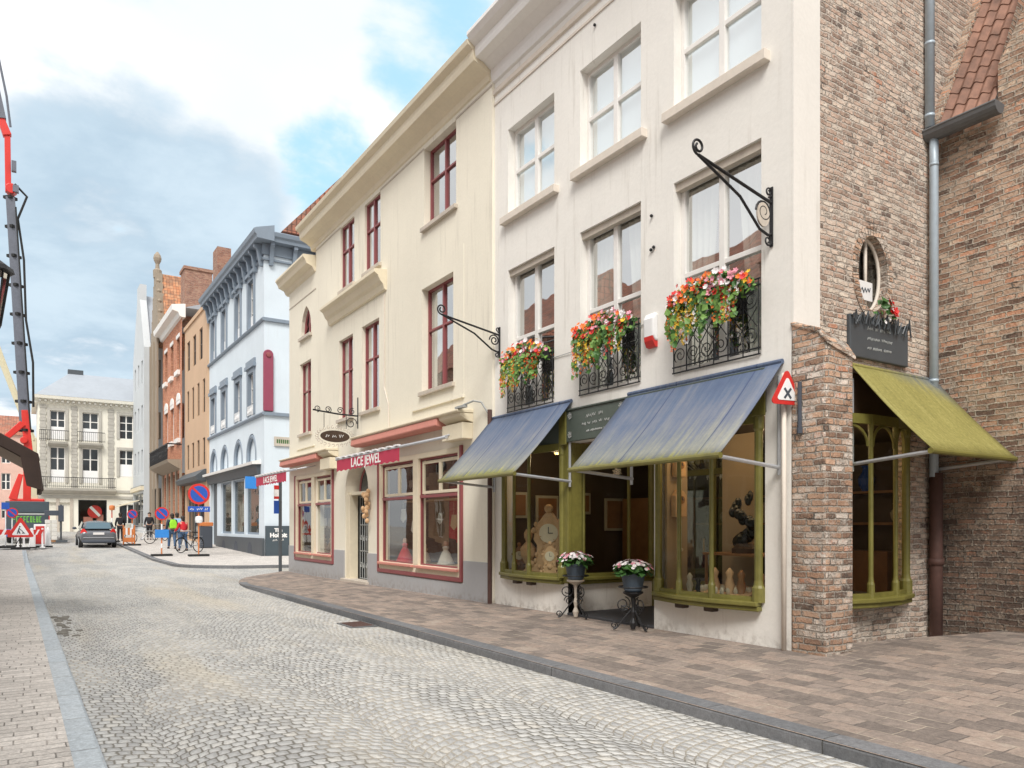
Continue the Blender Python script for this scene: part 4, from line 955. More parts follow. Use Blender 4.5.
for z, h in ((10.62, .15), (6.36, .15), (13.36, .08)):
    B_.profile(mb, [(0, z), (-.10, z+.02), (-.13, z+h*.6), (-.10, z+h), (0, z+h)], 34.38, 46.5); BS.box(mb, 9.061, 16, z, z+h, -.11, 0)
mb.build('string_course', M['bluegrey'], BH)
mb = MB()
B_.profile(mb, [(0, 13.62), (-.08, 13.64), (-.08, 14.10), (0, 14.12)], 34.42, 46.5); BS.box(mb, 9.061, 16, 13.62, 14.10, -.08, 0)
B_.profile(mb, [(.3, 14.10), (-.46, 14.12), (-.48, 14.26), (-.56, 14.34), (-.60, 14.50), (-.50, 14.56), (.3, 14.80)], 33.9, 46.6); BS.profile(mb, [(.3, 14.101), (-.46, 14.121), (-.48, 14.261), (-.56, 14.341), (-.60, 14.501), (-.50, 14.561), (.3, 14.801)], 9.3, 16)
mb.build('cornice', M['bluegrey'], BH)
def corbel(fc, a, w=.22):
    mb = MB(); fc.profile(mb, [(-.08, 14.11), (-.40, 14.11), (-.40, 13.97), (-.27, 13.87), (-.22, 13.62), (-.17, 13.30), (-.14, 13.15), (0, 13.15), (0, 13.61), (-.08, 13.62)], a-w*.36, a+w*.36); mb.build('cornice_bracket', M['bluegrey'], BH)
for i in range(13): corbel(B_, 34.75+i*.96, .24)
for x in (9.35, 10.4, 11.45, 12.5): corbel(BS, x, .24)
mb = MB(); mb.prism([(9.9, 34.6, 14.9), (12.9, 34.6, 18.3), (16., 34.6, 14.9)], (0, 11.6, 0)); mb.build('roof', M['redtile'], BH)
for c in cen:
    for (z0, z1) in ((10.85, 13.25), (6.62, 8.85)):
        w = window(BH, B_, c-.48, c+.48, z0, z1-.22, .12, M['trim_white'], (.5,), (.33, .66), ft=.06, mt=.035, back=None, gm=M['farglass'])
        mb = MB(); B_.box(mb, c-.74, c-.48, z0, z1, -.05, .14); B_.box(mb, c+.48, c+.74, z0, z1, -.05, .14); B_.box(mb, c-.48, c+.48, z1-.22, z1, -.05, .14); B_.box(mb, c-.86, c+.86, z1, z1+.16, -.14, 0)
        if z0 < 8: B_.box(mb, c-.82, c+.82, z1+.16, z1+.40, -.08, 0)
        mb.build('surround', M['bluegrey'], w)
        mb = MB()
        q0 = z0+.02
        if z0 < 8:
            for k in range(5): mb.tube(spiral(B_.P(c-.4+.2*k, q0+.22, -.06), (0,1,0), (0,0,1), .11, .03, 1.4, k), .02, 5)
            for k in range(7): mb.tube([B_.P(c-.48+.16*k, q0, -.06), B_.P(c-.48+.16*k, q0+.45, -.06)], .014, 5)
        else: B_.box(mb, c-.46, c+.46, q0, q0+.55, .09, .115)
        mb.build('window_guard', M['paintwhite'], w)
    mb = MB(); arc = [B_.P(c+.84*math.cos(PI-PI*i/16), 4.72+.9*math.sin(PI*i/16), .06) for i in range(17)]
    mb.tube([B_.P(c-.84, 4.42, .06)]+arc+[B_.P(c+.84, 4.42, .06)], .10, 6); w = mb.build('arch_window', M['bluegrey'], BH)
    mb = MB(); mb.poly([B_.P(c-.95, 4.42, .15)]+[B_.P(c+.95*math.cos(PI-PI*i/16), 4.72+1.03*math.sin(PI*i/16), .15) for i in range(17)]+[B_.P(c+.95, 4.42, .15)]); mb.build('panel', M['blue'], w)
mb = MB(); B_.profile(mb, [(0, 3.72), (-.14, 3.74), (-.20, 4.10), (-.36, 4.16), (0, 4.18)], 35.1, 46.3); fa = mb.build('shop_fascia', M['darkgrey'], BH)
mb = MB(); B_.profile(mb, [(0, 4.19), (-.40, 4.17), (-.42, 4.30), (0, 4.40)], 35.0, 46.35); mb.build('ledge', M['trim_white'], fa)
for (a, b) in ((35.4, 37.9), (38.2, 40.6), (40.9, 43.4)):
    w = window(BH, B_, a, b, .95, 3.70, .10, M['bluegrey'], (), (), ft=.10, back='dark', gm=M['shopglass'], roomd=2.2, name='shop_window')
mb = MB(); B_.box(mb, 44.45, 46.05, .1, 3.9, .16, .2); mb.build('shop_door', M['darkgrey'], BH)
mb = MB(); B_.box(mb, 34.45, 44.2, -.4, .80, -.12, 0); mb2 = mb
pl = mb.build('plinth', M['darkgrey'], BH)
mb = MB()
for y in (36.6, 39.4, 42.2): mb.prism([B_.P(y+.42*math.cos(PI*i/10), .06+.55*math.sin(PI*i/10), -.125) for i in range(11)], (-.004, 0, 0))
mb.build('cellar_vent', M['inkdark'], pl)
mb = MB(); mb.prism([(8.98+.02+.22+.22*math.cos(PI*i/10), 34.36, 9.1+.22*math.sin(PI*i/10)) for i in range(11)]+[(9.0, 34.36, 6.55), (9.44, 34.36, 6.55)], (0, .13, 0)); bn = mb.build('upright_sign', M['banner'], BH, bevel=.02)
mb = MB(); mb.lathe([(.12, 0), (.10, -.05), (.03, -.06)], (9.22, 34.36, 9.08), 12, (0,1,0)); mb.build('boss', M['maroon'], bn)
mb = MB(); BS.box(mb, 9.1, 10.45, -.1, 1.36, -.13, 0); sb = mb.build('black_signboard', M['truck'], BH)
for tx, z, s in (('The', 1.16, .22), ('Hobbit', .93, .27)): text(tx, s, (9.66, 34.36, z), (1,0,0), (0,0,1), M['letter'], sb, bold=.012)
scribble(sb, (9.66, 34.36, .72), (1,0,0), (0,0,1), .5, .09, M['letter'], 'small_lettering', .015, 2)
mb = MB(); BS.box(mb, 9.5, 10.5, 5.0, 5.42, -.08, 0); ss = mb.build('street_name_sign', M['stone_sill'], BH)
mb = MB()
for k in range(9): BS.box(mb, 9.6+.09*k, 9.66+.09*k, 5.12, 5.3, -.085, -.081)
mb.build('raised_lettering', M['leaf'], ss)
t = thing('projecting_sign', (8.7, 35.0, 3.3), 'small bright blue square sign projecting from the corner of the blue house', 'sign')
mb = MB(); mb.box(8.35, 8.85, 34.97, 35.03, 3.05, 3.6); mb.build('panel', M['skyblue'], t)
mb = MB(); mb.tube([(8.85, 35, 3.4), (9.06, 35, 3.4)], .02, 6); mb.build('arm', M['iron'], t)

# ------------------------------------------------------------------ ochre house
OX = 8.92; O_ = Face('X', OX)
OH = thing('ochre_house', (8.92, 50, .4), 'ochre rendered house with narrow dark windows beside the blue house', 'house')
ow = []
for k in range(3): ow += [(47.75+2.05*k, 48.75+2.05*k, 11.4, 13.3)]
for k in range(4): ow += [(47.0+1.72*k, 47.7+1.72*k, 8.1, 10.1), (47.0+1.72*k, 47.7+1.72*k, 5.0, 6.6)]
ow += [(47.2, 53.0, .5, 3.7)]
mb = MB(); O_.wall(mb, 46.5, 53.7, -.2, 14.4, ow, .25); mb.poly([(OX, 46.5, 14.4), (16, 46.5, 14.4), (16, 53.7, 14.4), (OX, 53.7, 14.4)]); mb.poly([(OX, 46.5, 0), (16, 46.5, 0), (16, 46.5, 14.4), (OX, 46.5, 14.4)]); mb.build('wall', M['ochre'], OH)
for q in ow[:-1]: window(OH, O_, *q, .07, M['darkwood'], (.5,), (.5,), back=None, gm=M['farglass'])
window(OH, O_, 47.2, 53.0, .5, 3.7, .15, M['darkgrey'], (.33, .66), (.75,), back=None, gm=M['farglass'], name='shop_window')
mb = MB(); O_.profile(mb, [(0, 3.95), (-.5, 4.0), (-.62, 4.25), (-.1, 4.7), (0, 4.7)], 46.6, 53.6); mb.build('canopy', M['darkgrey'], OH)
mb = MB(); O_.box(mb, 46.5, 53.7, 14.2, 14.45, -.08, .1); mb.build('coping', M['ochre'], OH)
# ------------------------------------------------------------------ red brick house
RX = 8.75; R_ = Face('X', RX)
RB = thing('red_brick_house', (8.75, 57, .5), 'orange red brick house with white cornice and a balcony over its entrance', 'house')
rw = [(54.6+2.6*k, 55.7+2.6*k, 11.9, 14.1) for k in range(3)]+[(54.4+2.6*k, 55.6+2.6*k, 7.3, 9.6) for k in range(3)]+[(54.2+1.9*k, 55.4+1.9*k, .5, 4.9) for k in range(4)]
mb = MB(); R_.wall(mb, 53.7, 62., -.1, 15.2, rw, .25); mb.build('wall', M['brick_far'], RB)
for q in rw[:6]:
    w = window(RB, R_, *q, .15, M['darkwood'] if q[2] > 11 else M['trim_white'], (.5,), (.6,), back=None, gm=M['farglass'])
    mb = MB(); R_.box(mb, q[0]-.12, q[1]+.12, q[2]-.35, q[2]-.05, -.18, 0); R_.box(mb, q[0]-.1, q[1]+.1, q[3], q[3]+.25, -.05, 0); mb.build('sill', M['trim_white'], w)
    if q[2] < 11:
        mb = MB(); mb.prism([R_.P((q[0]+q[1])/2+.7*math.cos(PI*i/10), q[3]+.25+.5*math.sin(PI*i/10), 0) for i in range(11)], (-.07, 0, 0)); mb.build('arch_head', M['trim_white'], w)
for q in rw[6:]: window(RB, R_, *q, .2, M['darkgrey'], (.5,), (.7,), back=None, gm=M['farglass'], name='shop_window')
mb = MB()
for y in (53.85, 55.6, 57.5, 59.4, 61.5): R_.box(mb, y-.16, y+.16, .3, 5.1, -.12, 0)
mb.build('pilaster', M['stone'], RB)
mb = MB(); R_.profile(mb, [(0, 15.2), (-.15, 15.25), (-.25, 15.5), (-.6, 15.6), (-.65, 15.95), (.2, 16.1), (.2, 15.2)], 53.6, 62.1); mb.build('cornice', M['trim_white'], RB)
mb = MB(); R_.profile(mb, [(0, 5.1), (-.2, 5.2), (-.8, 5.55), (-.9, 5.75), (0, 5.78)], 53.9, 62.4); bl = mb.build('balcony', M['stone'], RB)
mb = MB()
for k in range(28): mb.tube([(RX-.86, 54+.3*k, 5.75), (RX-.86, 54+.3*k, 6.75)], .03, 5)
mb.tube([(RX-.86, 53.9, 6.78), (RX-.86, 62.3, 6.78)], .05, 6); mb.tube([(RX-.86, 53.9, 6.78), (RX, 53.9, 6.78)], .05, 6)
for k in range(14): mb.tube(spiral((RX-.86, 54.2+.6*k, 6.25), (0,1,0), (0,0,1), .26, .08, 1.4, k), .03, 5)
mb.build('railing', M['iron'], bl)
mb = MB(); mb.prism([(8.9, 53.8, 15.9), (12.6, 53.8, 17.2), (15., 53.8, 15.9)], (0, 8.2, 0)); mb.build('roof', M['zinc'], RB)
mb = MB(); mb.box(9.3, 11.1, 56.0, 57.6, 15.5, 19.2); mb.box(9.22, 11.18, 55.92, 57.68, 19.2, 19.4); mb.build('chimney', M['brick_opp'], RB)
# tall roof with chimney behind, and the blue house stack
mb = MB(); mb.box(9.2, 9.95, 45.0, 46.2, 14.3, 17.3); mb.build('chimney', M['brick_opp'], BH)
# ------------------------------------------------------------------ sandstone gable with finial
GX = 8.45; G_ = Face('X', GX)
GH = thing('sandstone_house', (8.45, 64, .6), 'narrow weathered sandstone house whose gable ends in a ball finial', 'house')
gw = [(62.6, 63.4, 8.0, 10.0), (64.4, 65.2, 8.0, 10.0), (62.6, 63.4, 12., 14.), (64.4, 65.2, 12., 14.), (62.5, 65.4, 1., 4.2), (62.6, 65.2, 5.4, 7.0)]
mb = MB(); G_.wall(mb, 62, 66, 0, 15.8, gw, .25)
for k in range(6): mb.box(GX, GX+.5, 62.05+.3*k, 65.95-.3*k, 15.8+.85*k, 16.65+.85*k)
mb.build('wall', M['stone'], GH)
mb = MB()
for k in range(7):
    for y in (62.15+.3*k, 65.85-.3*k): mb.lathe([(.22, 0), (.26, .12), (.14, .3), (.2, .45), (.04, .75)], (GX+.2, y, 15.6+.85*k), 8)
mb.lathe([(.30, 20.6), (.32, 21.2), (.16, 21.35), (.14, 21.7), (.26, 21.95), (.30, 22.15), (.24, 22.4), (.06, 22.65)], (GX+.2, 64, 0), 10); mb.build('finial', M['stone'], GH)
mb = MB()
for y in (62.15, 64.0, 65.85): mb.box(GX-.12, GX, y-.13, y+.13, .6, 15.6)
mb.build('pilaster', M['stone'], GH)
for q in gw: window(GH, G_, *q, .16, M['darkwood'], (.5,), (.5,), back=None, gm=M['farglass'])
mb = MB(); mb.prism([(8.9, 61.2, 15.7), (8.9, 64.0, 21.0), (8.9, 66.4, 15.7)], (6, 0, 0)); mb.build('roof', M['orangetile'], GH)
# ------------------------------------------------------------------ pale gable house
PXX = 7.95; P_ = Face('X', PXX)
PH = thing('pale_gable_house', (7.95, 70, .7), 'tall greyish white house with a bare stepped gable near the street end', 'house')
pw = [(66.8+2.2*k, 67.7+2.2*k, z, z+1.9) for k in range(3) for z in (5.6, 9.2, 12.8)]+[(66.5, 72.5, 1.2, 4.0)]
mb = MB(); P_.wall(mb, 66, 73.2, 0, 15.6, pw, .2); mb.prism([(PXX, 66.05, 15.6), (PXX, 68.6, 20.0), (PXX, 68.6, 21.3), (PXX, 70.4, 21.3), (PXX, 70.4, 20.), (PXX, 73.15, 15.6)], (.5, 0, 0))
mb.poly([(PXX, 66, 0), (16, 66, 0), (16, 66, 15.6), (PXX, 66, 15.6)]); mb.build('wall', M['gable'], PH)
for q in pw: window(PH, P_, *q, .14, M['inkgrey'], (.5,), (.5,), back=None, gm=M['farglass'])
mb = MB(); mb.prism([(PXX+.5, 66.2, 15.6), (PXX+.5, 69.5, 20.6), (PXX+.5, 73., 15.6)], (8, 0, 0)); mb.build('roof', M['zinc'], PH)
mb = MB(); P_.box(mb, 66.1, 73, 4.2, 4.5, -.25, 0); P_.profile(mb, [(0, 3.4), (-1.5, 2.9), (-1.5, 2.98), (0, 3.5)], 69.0, 72.5); mb.build('shop_awning', M['trim_cream'], PH)
mb = MB(); P_.box(mb, 66.1, 73, 4.52, 4.60, -.22, 0); mb.build('string_course', M['inkgrey'], PH)

# ------------------------------------------------------------------ classical house closing the street
EY = 73.5; E_ = Face('Y', EY)
EH = thing('cream_classical_house', (4., 73.5, .9), 'cream classical house with balconies and a zinc hipped roof closing the street', 'house')
ew = []
bays = [(2.30, .55, 1), (4.70, .62, 1), (7.45, .55, 0), (10.2, .55, 0)]
for cx, hw, bal in bays:
    ew += [(cx-hw, cx+hw, 8.55 if bal else 8.9, 11.0), (cx-hw, cx+hw, 4.95 if bal else 5.6, 7.95)]
ew += [(1.4, 3.2, .8, 3.3), (3.8, 5.95, 1.3, 3.55), (6.9, 8.2, 1.5, 3.2)]
mb = MB(); E_.wall(mb, .9, 13., .3, 11.6, ew, .25); mb.poly([(.9, EY, .3), (.9, EY+10, .3), (.9, EY+10, 11.6), (.9, EY, 11.6)]); mb.build('wall', M['endwall'], EH)
mb = MB(); E_.profile(mb, [(0, 11.5), (-.1, 11.55), (-.15, 11.8), (-.5, 11.9), (-.55, 12.15), (.2, 12.25), (.2, 11.5)], .6, 13); mb.box(.5, .9, EY-.1, EY+10, 11.8, 12.2); mb.build('cornice', M['endwall'], EH)
mb = MB()
for k in range(30): mb.box(.95+.4*k, 1.12+.4*k, EY-.42, EY-.1, 11.66, 11.86)
mb.build('modillion', M['endtrim'], EH)
mb = MB(); v = [(.7, EY-.3, 12.2), (13, EY-.3, 12.2), (13, EY+10, 12.2), (.7, EY+10, 12.2), (3.3, EY+4, 14.9), (13, EY+4, 14.9)]
mb.poly([v[0], v[1], v[5], v[4]]); mb.poly([v[0], v[4], v[3]]); mb.poly([v[3], v[4], v[5], v[2]]); mb.build('roof', M['zinc'], EH)
mb = MB(); mb.box(3.2, 4.4, EY+3.9, EY+4.5, 14.7, 15.25); mb.build('roof_crest', M['darkgrey'], EH)
for x in (1.25, 3.5, 6.25):
    mb = MB(); E_.box(mb, x-.19, x+.19, 4.4, 11.4, -.03, 0)
    for k in range(26):
        e = .04 if k % 2 else .0
        E_.box(mb, x-.20-e, x+.20+e, 4.4+.27*k, 4.4+.27*k+.255, -.06-e*.5, .002)
    mb.build('rusticated_pilaster', M['endtrim'], EH)
mb = MB(); E_.profile(mb, [(0, 4.0), (-.15, 4.05), (-.65, 4.3), (-.7, 4.5), (0, 4.52)], 1.0, 6.6); E_.box(mb, 6.6, 13, 4.2, 4.42, -.1, 0); E_.profile(mb, [(0, 7.98), (-.12, 8.0), (-.55, 8.2), (-.6, 8.36), (0, 8.4)], 1.6, 3.0); E_.profile(mb, [(0, 7.98), (-.12, 8.0), (-.55, 8.2), (-.6, 8.36), (0, 8.4)], 3.8, 5.6); E_.box(mb, .9, 13, 3.66, 3.9, -.08, 0); bl = mb.build('balcony', M['endtrim'], EH)
mb = MB()
for (x0, x1, z0) in ((1.0, 6.6, 4.52), (1.0, 3.1, 8.4), (3.7, 5.75, 8.4)):
    n = int((x1-x0)/.14)
    for k in range(n+1): mb.tube([(x0+(x1-x0)*k/n, EY-.6, z0), (x0+(x1-x0)*k/n, EY-.6, z0+.85)], .012, 4)
    mb.tube([(x0, EY-.6, z0+.87), (x1, EY-.6, z0+.87)], .03, 5); mb.tube([(x0, EY-.6, z0+.12), (x1, EY-.6, z0+.12)], .02, 5)
mb.build('railing', M['iron'], bl)
for q in ew[:8]:
    w = window(EH, E_, *q, .14, M['trim_white'], (.5,), (.35, .68), ft=.07, mt=.05, back=None, gm=M['farglass'])
    mb = MB(); E_.box(mb, q[0]-.22, q[0], q[2], q[3]+.22, -.08, 0); E_.box(mb, q[1], q[1]+.22, q[2], q[3]+.22, -.08, 0); E_.box(mb, q[0], q[1], q[3], q[3]+.22, -.08, 0); mb.build('surround', M['endtrim'], w)
    if q[3]-q[2] > 2.35:
        mb = MB(); E_.box(mb, q[0]+.06, q[1]-.06, q[2]+.05, q[2]+1.1, .10, .13); mb.build('lower_panel', M['paintwhite'], w)
mb = MB(); E_.box(mb, 1.4, 3.2, .8, 3.3, .2, .24); mb.build('entrance_door', M['endwall'], EH)
mb = MB()
for x in (1.3, 2.3, 3.3): E_.box(mb, x-.12, x+.12, .8, 3.6, -.05, 0)
mb.build('door_pilaster', M['stone_sill'], EH)
w = window(EH, E_, 3.8, 5.95, 1.3, 3.55, .15, M['darkgrey'], (), (), back='dark', gm=M['shopglass'], name='shop_window', roomd=2.)
window(EH, E_, 6.9, 8.2, 1.5, 3.2, .15, M['trim_white'], (.5,), (), back=None, gm=M['farglass'])
mb = MB(); mb.prism([(5.05+.55*math.cos(2*PI*i/24), EY+.3, 2.55+.55*math.sin(2*PI*i/24)) for i in range(24)], (0, .06, 0)); sgn = tag(mb.build('window_poster', M['signred'], w), None)
mb = MB(); mb.prism([(4.62, EY+.29, 2.9), (4.80, EY+.29, 3.05), (5.5, EY+.29, 2.25), (5.34, EY+.29, 2.1)], (0, .008, 0)); mb.build('white_slash', M['paintwhite'], w)
mb = MB(); mb.box(4.2, 4.9, EY+.4, EY+.8, 1.35, 2.1); mb.box(5.2, 5.7, EY+.4, EY+.9, 1.35, 2.3); mb.build('display_goods', M['redcanvas'], w)

# distant row seen left of the classical house
for (nm, x0, x1, y0, h, m1, m2, lab) in (('pink_house', -3.6, .0, 82, 9.6, 'pinkbrick', 'redtile', 'pinkish brick house half hidden behind the red crane column'),
                                         ('grey_roofed_house', -9.5, -3.7, 88, 8.6, 'ochre', 'zinc', 'low house with a grey roof far off at the left edge')):
    t = thing(nm, ((x0+x1)/2, y0, .9), lab, 'house'); fc = Face('Y', y0)
    opw = [(x0+.5+1.3*k, x0+1.2+1.3*k, z, z+1.5) for k in range(int((x1-x0-.6)/1.3)) for z in (2., 4.6, 7.)]
    mb = MB(); fc.wall(mb, x0, x1, .3, h, opw, .2); mb.poly([(x1, y0, .3), (x1, y0+8, .3), (x1, y0+8, h), (x1, y0, h)]); mb.build('wall', M[m1], t)
    for q in opw: window(t, fc, *q, .12, M['trim_white'], (.5,), (.5,), back=None, gm=M['farglass'])
    mb = MB(); mb.prism([(x0-.2, y0-.2, h), (x0-.2, y0+4, h+2.2), (x0-.2, y0+8, h)], (x1-x0+.4, 0, 0)); mb.build('roof', M[m2], t)

# ------------------------------------------------------------------ houses across the street (behind the photographer; the shop windows mirror them)
for i, (y0, y1, h, m, lab) in enumerate(((-14, -4, 9., 'brick_opp', 'brick house opposite, nearest behind the photographer'), (-4, 5, 8.4, 'endwall', 'pale rendered house directly opposite the corner shop'),
                                  (5, 14.5, 9.0, 'brick_opp', 'brick house opposite the seam of the white and cream houses'), (14.5, 25, 8.2, 'endwall', 'pale house opposite the lace shop'), (25, 38, 9.2, 'brick_opp', 'brick house opposite the side street'))):
    t = thing('opposite_house', (-4, (y0+y1)/2, 0), lab, 'house', 'houses on the photographer side'); fc = Face('X', -4., -1)
    n = int((y1-y0)/2.6); st = (y1-y0)/n
    opw = [(y0+st*(k+.5)-.55, y0+st*(k+.5)+.55, z, z+1.9) for k in range(n) for z in (.8, 4., 6.4 if h > 8.5 else 6.2)]
    mb = MB(); fc.wall(mb, y0+.003, y1-.003, -.3, h, opw, .2); mb.build('wall', M[m], t)
    for q in opw: window(t, fc, *q, .12, M['trim_white'], (.5,), (.5,), back=None, gm=M['farglass'])
    mb = MB(); mb.prism([(-3.8, y0, h), (-7.5, y0, h+3.4), (-11, y0, h)], (0, y1-y0, 0)); mb.build('roof', M['redtile'], t)

# ------------------------------------------------------------------ brown canopy and street lantern at the left edge
t = thing('shop_canopy', (-4, 15, 0), 'dark brown canvas canopy with hanging flap reaching in at the left edge', 'canopy')
mb = MB(); mb.prism([(-3.98, 13.4, 4.95), (.17, 13.4, 2.48), (.19, 13.4, 2.38), (.14, 13.4, 2.31), (-3.98, 13.4, 4.72)], (0, 2.4, 0)); mb.build('canvas', M['canopy'], t, bevel=.01)
mb = MB()
for k in range(70):
    u = k/69; x = -3.9+4.0*u; z = 4.67-2.36*u; mb.box(x-.012, x+.012, 13.45, 15.78, z+.028, z+.046)
mb.build('slat', M['canopyslat'], t)
mb = MB(); mb.poly([(-3.98, 13.43, 4.712), (.13, 13.43, 2.306), (.13, 15.79, 2.306), (-3.98, 15.79, 4.712)]); mb.build('lining', M['canopyslat'], t)
mb = MB(); n = 18
for i in range(n):
    y0, y1 = 13.4+2.4*i/n, 13.4+2.4*(i+1)/n; dx = .03*math.sin(i*1.9); dx1 = .03*math.sin((i+1)*1.9)
    mb.poly([(.17, y0, 2.38), (.17, y1, 2.38), (.20+dx1, y1, 1.93), (.20+dx, y0, 1.93)])
mb.poly([(.17, 13.4, 2.38), (.20, 13.4, 1.93), (.02, 13.4, 1.99), (-.06, 13.4, 2.43)])
fl = mb.build('flap', M['canopy'], t); sd = fl.modifiers.new('Solid', 'SOLIDIFY'); sd.thickness = .015
t = thing('street_lantern', (-.42, 12., 4.0), 'black iron street lantern with pale glass hanging at the left edge', 'lantern')
LX = -.40
mb = MB(); mb.tube([(-3.98, 12, 5.6), (-1.2, 12, 5.75), (LX, 12, 5.5), (LX, 12, 4.98)], .03, 8); mb.build('bracket', M['iron'], t)
mb = MB(); mb.lathe([(.02, 5.0), (.10, 4.92), (.27, 4.80), (.29, 4.74), (.20, 4.72)], (LX, 12, 0), 8); mb.lathe([(.13, 4.0), (.14, 4.05), (.05, 3.9), (.02, 3.78)], (LX, 12, 0), 8)
for k in range(8):
    a = 2*PI*k/8; mb.tube([(LX+.23*math.cos(a), 12+.23*math.sin(a), 4.74), (LX+.13*math.cos(a), 12+.13*math.sin(a), 4.03)], .012, 5)
mb.build('lantern_frame', M['iron'], t)
mb = MB(); mb.lathe([(.22, 4.73), (.125, 4.04)], (LX, 12, 0), 8); mb.build('lantern_glass', M['lampglass'], t)

# ------------------------------------------------------------------ crane lorry and roadworks
zc = zg(53)
CR = thing('crane_lorry', (.3, 53, zc), 'slate grey lorry carrying a tall red and grey crane, green lettering behind', 'crane lorry')
mb = MB(); mb.box(-.95, 1.20, 52.0, 58.5, zc+.75, zc+1.55); mb.box(-.95, 1.20, 52.1, 58.4, zc+1.68, zc+2.35); mb.build('body', M['truck'], CR, bevel=.03)
mb = MB(); mb.box(-.93, 1.22, 51.98, 52.0, zc+1.56, zc+1.66); mb.box(-1., 1.24, 51.95, 52.6, zc+.60, zc+.74); mb.build('bumper', M['inkgrey'], CR)
mb = MB(); random.seed(5)
x = -.62
while x < .78:      # illegible green capitals across the tailboard
    hh = .36; w_ = random.choice((.10, .13, .15)); mb.box(x, x+.04, 51.985, 51.997, zc+1.12, zc+1.12+hh)
    for z in random.sample([0, .15, .31], 2): mb.box(x+.04, x+w_, 51.985, 51.997, zc+1.12+z, zc+1.17+z)
    if random.random() < .5: mb.box(x+w_-.035, x+w_, 51.984, 51.996, zc+1.12, zc+1.12+hh)
    x += w_+.05
mb.build('green_lettering', M['greenled'], CR)
for (x, y) in ((-.75, 53.2), (1., 53.2), (-.75, 57.2), (1., 57.2)):
    mb = MB(); mb.lathe([(.2, -.16), (.46, -.15), (.5, -.1), (.5, .1), (.46, .15), (.2, .16)], (x, y, zc+.42), 16, (1,0,0)); wh = mb.build('wheel', M['rubber'], CR)
    mb = MB(); mb.lathe([(.05, -.18), (.2, -.175), (.22, -.155)], (x, y, zc+.42), 12, (1,0,0)); mb.build('rim', M['inkgrey'], wh)
mb = MB(); mb.box(-.85, 1.1, 58.6, 60.4, zc+.7, zc+2.7); mb.build('cab', M['craneRed'], CR, bevel=.08)
mb = MB()
for x in (-.95, 1.2): mb.box(x-.03, x+.03, 51.99, 52.05, zc+.76, zc+1.5)
mb.build('tail_marker', M['signred'], CR)
# crane column, boom and jib as parts
b0 = Vector((.10, 53, zc+2.3)); b1 = Vector((.02, 53, 6.4)); b2 = Vector((-.72, 53, 20.6)); b3 = Vector((-.86, 53, 24.2)); b4 = Vector((-1.5, 53, 27.5))
def beam(mb, p, q, w0, w1):
    d = (q-p).normalized(); a = Vector((0,1,0)); c = d.cross(a).normalized()
    r0 = [p+a*w0*s_+c*w0*t_ for s_, t_ in ((1,1),(-1,1),(-1,-1),(1,-1))]; r1 = [q+a*w1*s_+c*w1*t_ for s_, t_ in ((1,1),(-1,1),(-1,-1),(1,-1))]
    A = [mb.bm.verts.new(v) for v in r0]; Bv = [mb.bm.verts.new(v) for v in r1]; mb.bm.faces.new(A); mb.bm.faces.new(Bv[::-1])
    for i in range(4): mb.bm.faces.new((A[i], Bv[i], Bv[(i+1) % 4], A[(i+1) % 4]))
mb = MB(); beam(mb, b0, Vector((.12, 53, 5.1)), .2, .2); beam(mb, Vector((.22, 52.9, 5.2)), Vector((-.02, 52.9, 8.2)), .23, .18); beam(mb, Vector((-1.2, 52.8, 6.2)), Vector((-.1, 52.8, 7.4)), .15, .18); mb.lathe([(.2, -.4), (.2, .4)], (-.05, 52.9, 6.4), 12, (0,1,0)); beam(mb, Vector((-.6, 52.9, 2.9)), Vector((-.2, 52.9, 4.4)), .22, .12); mb.build('crane_column', M['craneRed'], CR, bevel=.03)
mb = MB(); beam(mb, Vector((.02, 53, 7.0)), b2, .28, .23); mb.build('boom', M['craneGrey'], CR, bevel=.02)
mb = MB()
for k in range(9):
    p = Vector((.02, 53, 7.)).lerp(b2, k/8); mb.lathe([(.44-.01*k, -.08), (.44-.01*k, .08)], p, 4, (b2-b1), 1., 1.)
mb.tube([Vector((.42, 52.8, 8.4)), Vector((.40, 52.6, 11)), Vector((.05, 52.7, 13.5)), Vector((-.05, 52.7, 17)), Vector((-.35, 52.8, 19.4)), Vector((.1, 52.8, 20.8)), Vector((-.5, 52.8, 21.4))], .07, 6)
mb.tube([Vector((.28, 52.6, 7.)), Vector((-.12, 52.6, 14.)), Vector((-.45, 52.6, 20.))], .05, 6); mb.build('hose', M['rubber'], CR)
mb = MB(); beam(mb, b2+Vector((-.1, 0, .3)), b3, .15, .15); beam(mb, b3, b3+Vector((-.35, 0, 1.0)), .22, .18); mb.lathe([(.3, -.3), (.3, .3)], b2+Vector((.05, 0, .5)), 10, (0,1,0)); mb.build('jib_joint', M['craneRed'], CR, bevel=.03)
mb = MB(); beam(mb, b3+Vector((-.3, 0, .9)), Vector((-2.6, 53, 33)), .24, .18); mb.tube([b3+Vector((.15, -.2, .5)), Vector((-.9, 52.7, 26.4)), Vector((-2.1, 52.7, 33))], .07, 6); mb.build('jib', M['craneGrey'], CR)
mb = MB(); mb.box(-.66, -.42, 52.6, 52.9, 22.1, 22.7); mb.box(-.6, -.3, 52.6, 52.9, 20.9, 21.3); mb.build('valve_block', M['craneGrey'], CR)
t = thing('boom_lift', (.3, 59, zg(59)), 'slanting cream boom of a lift behind the red crane', 'lift')
mb = MB(); beam(mb, Vector((.45, 59, 7.0)), Vector((-3.6, 59, 19.)), .19, .16); mb.tube([(.5, 58.8, 7.), (-1.6, 58.8, 13.6)], .06, 6); mb.build('boom', M['craneCream'], t)
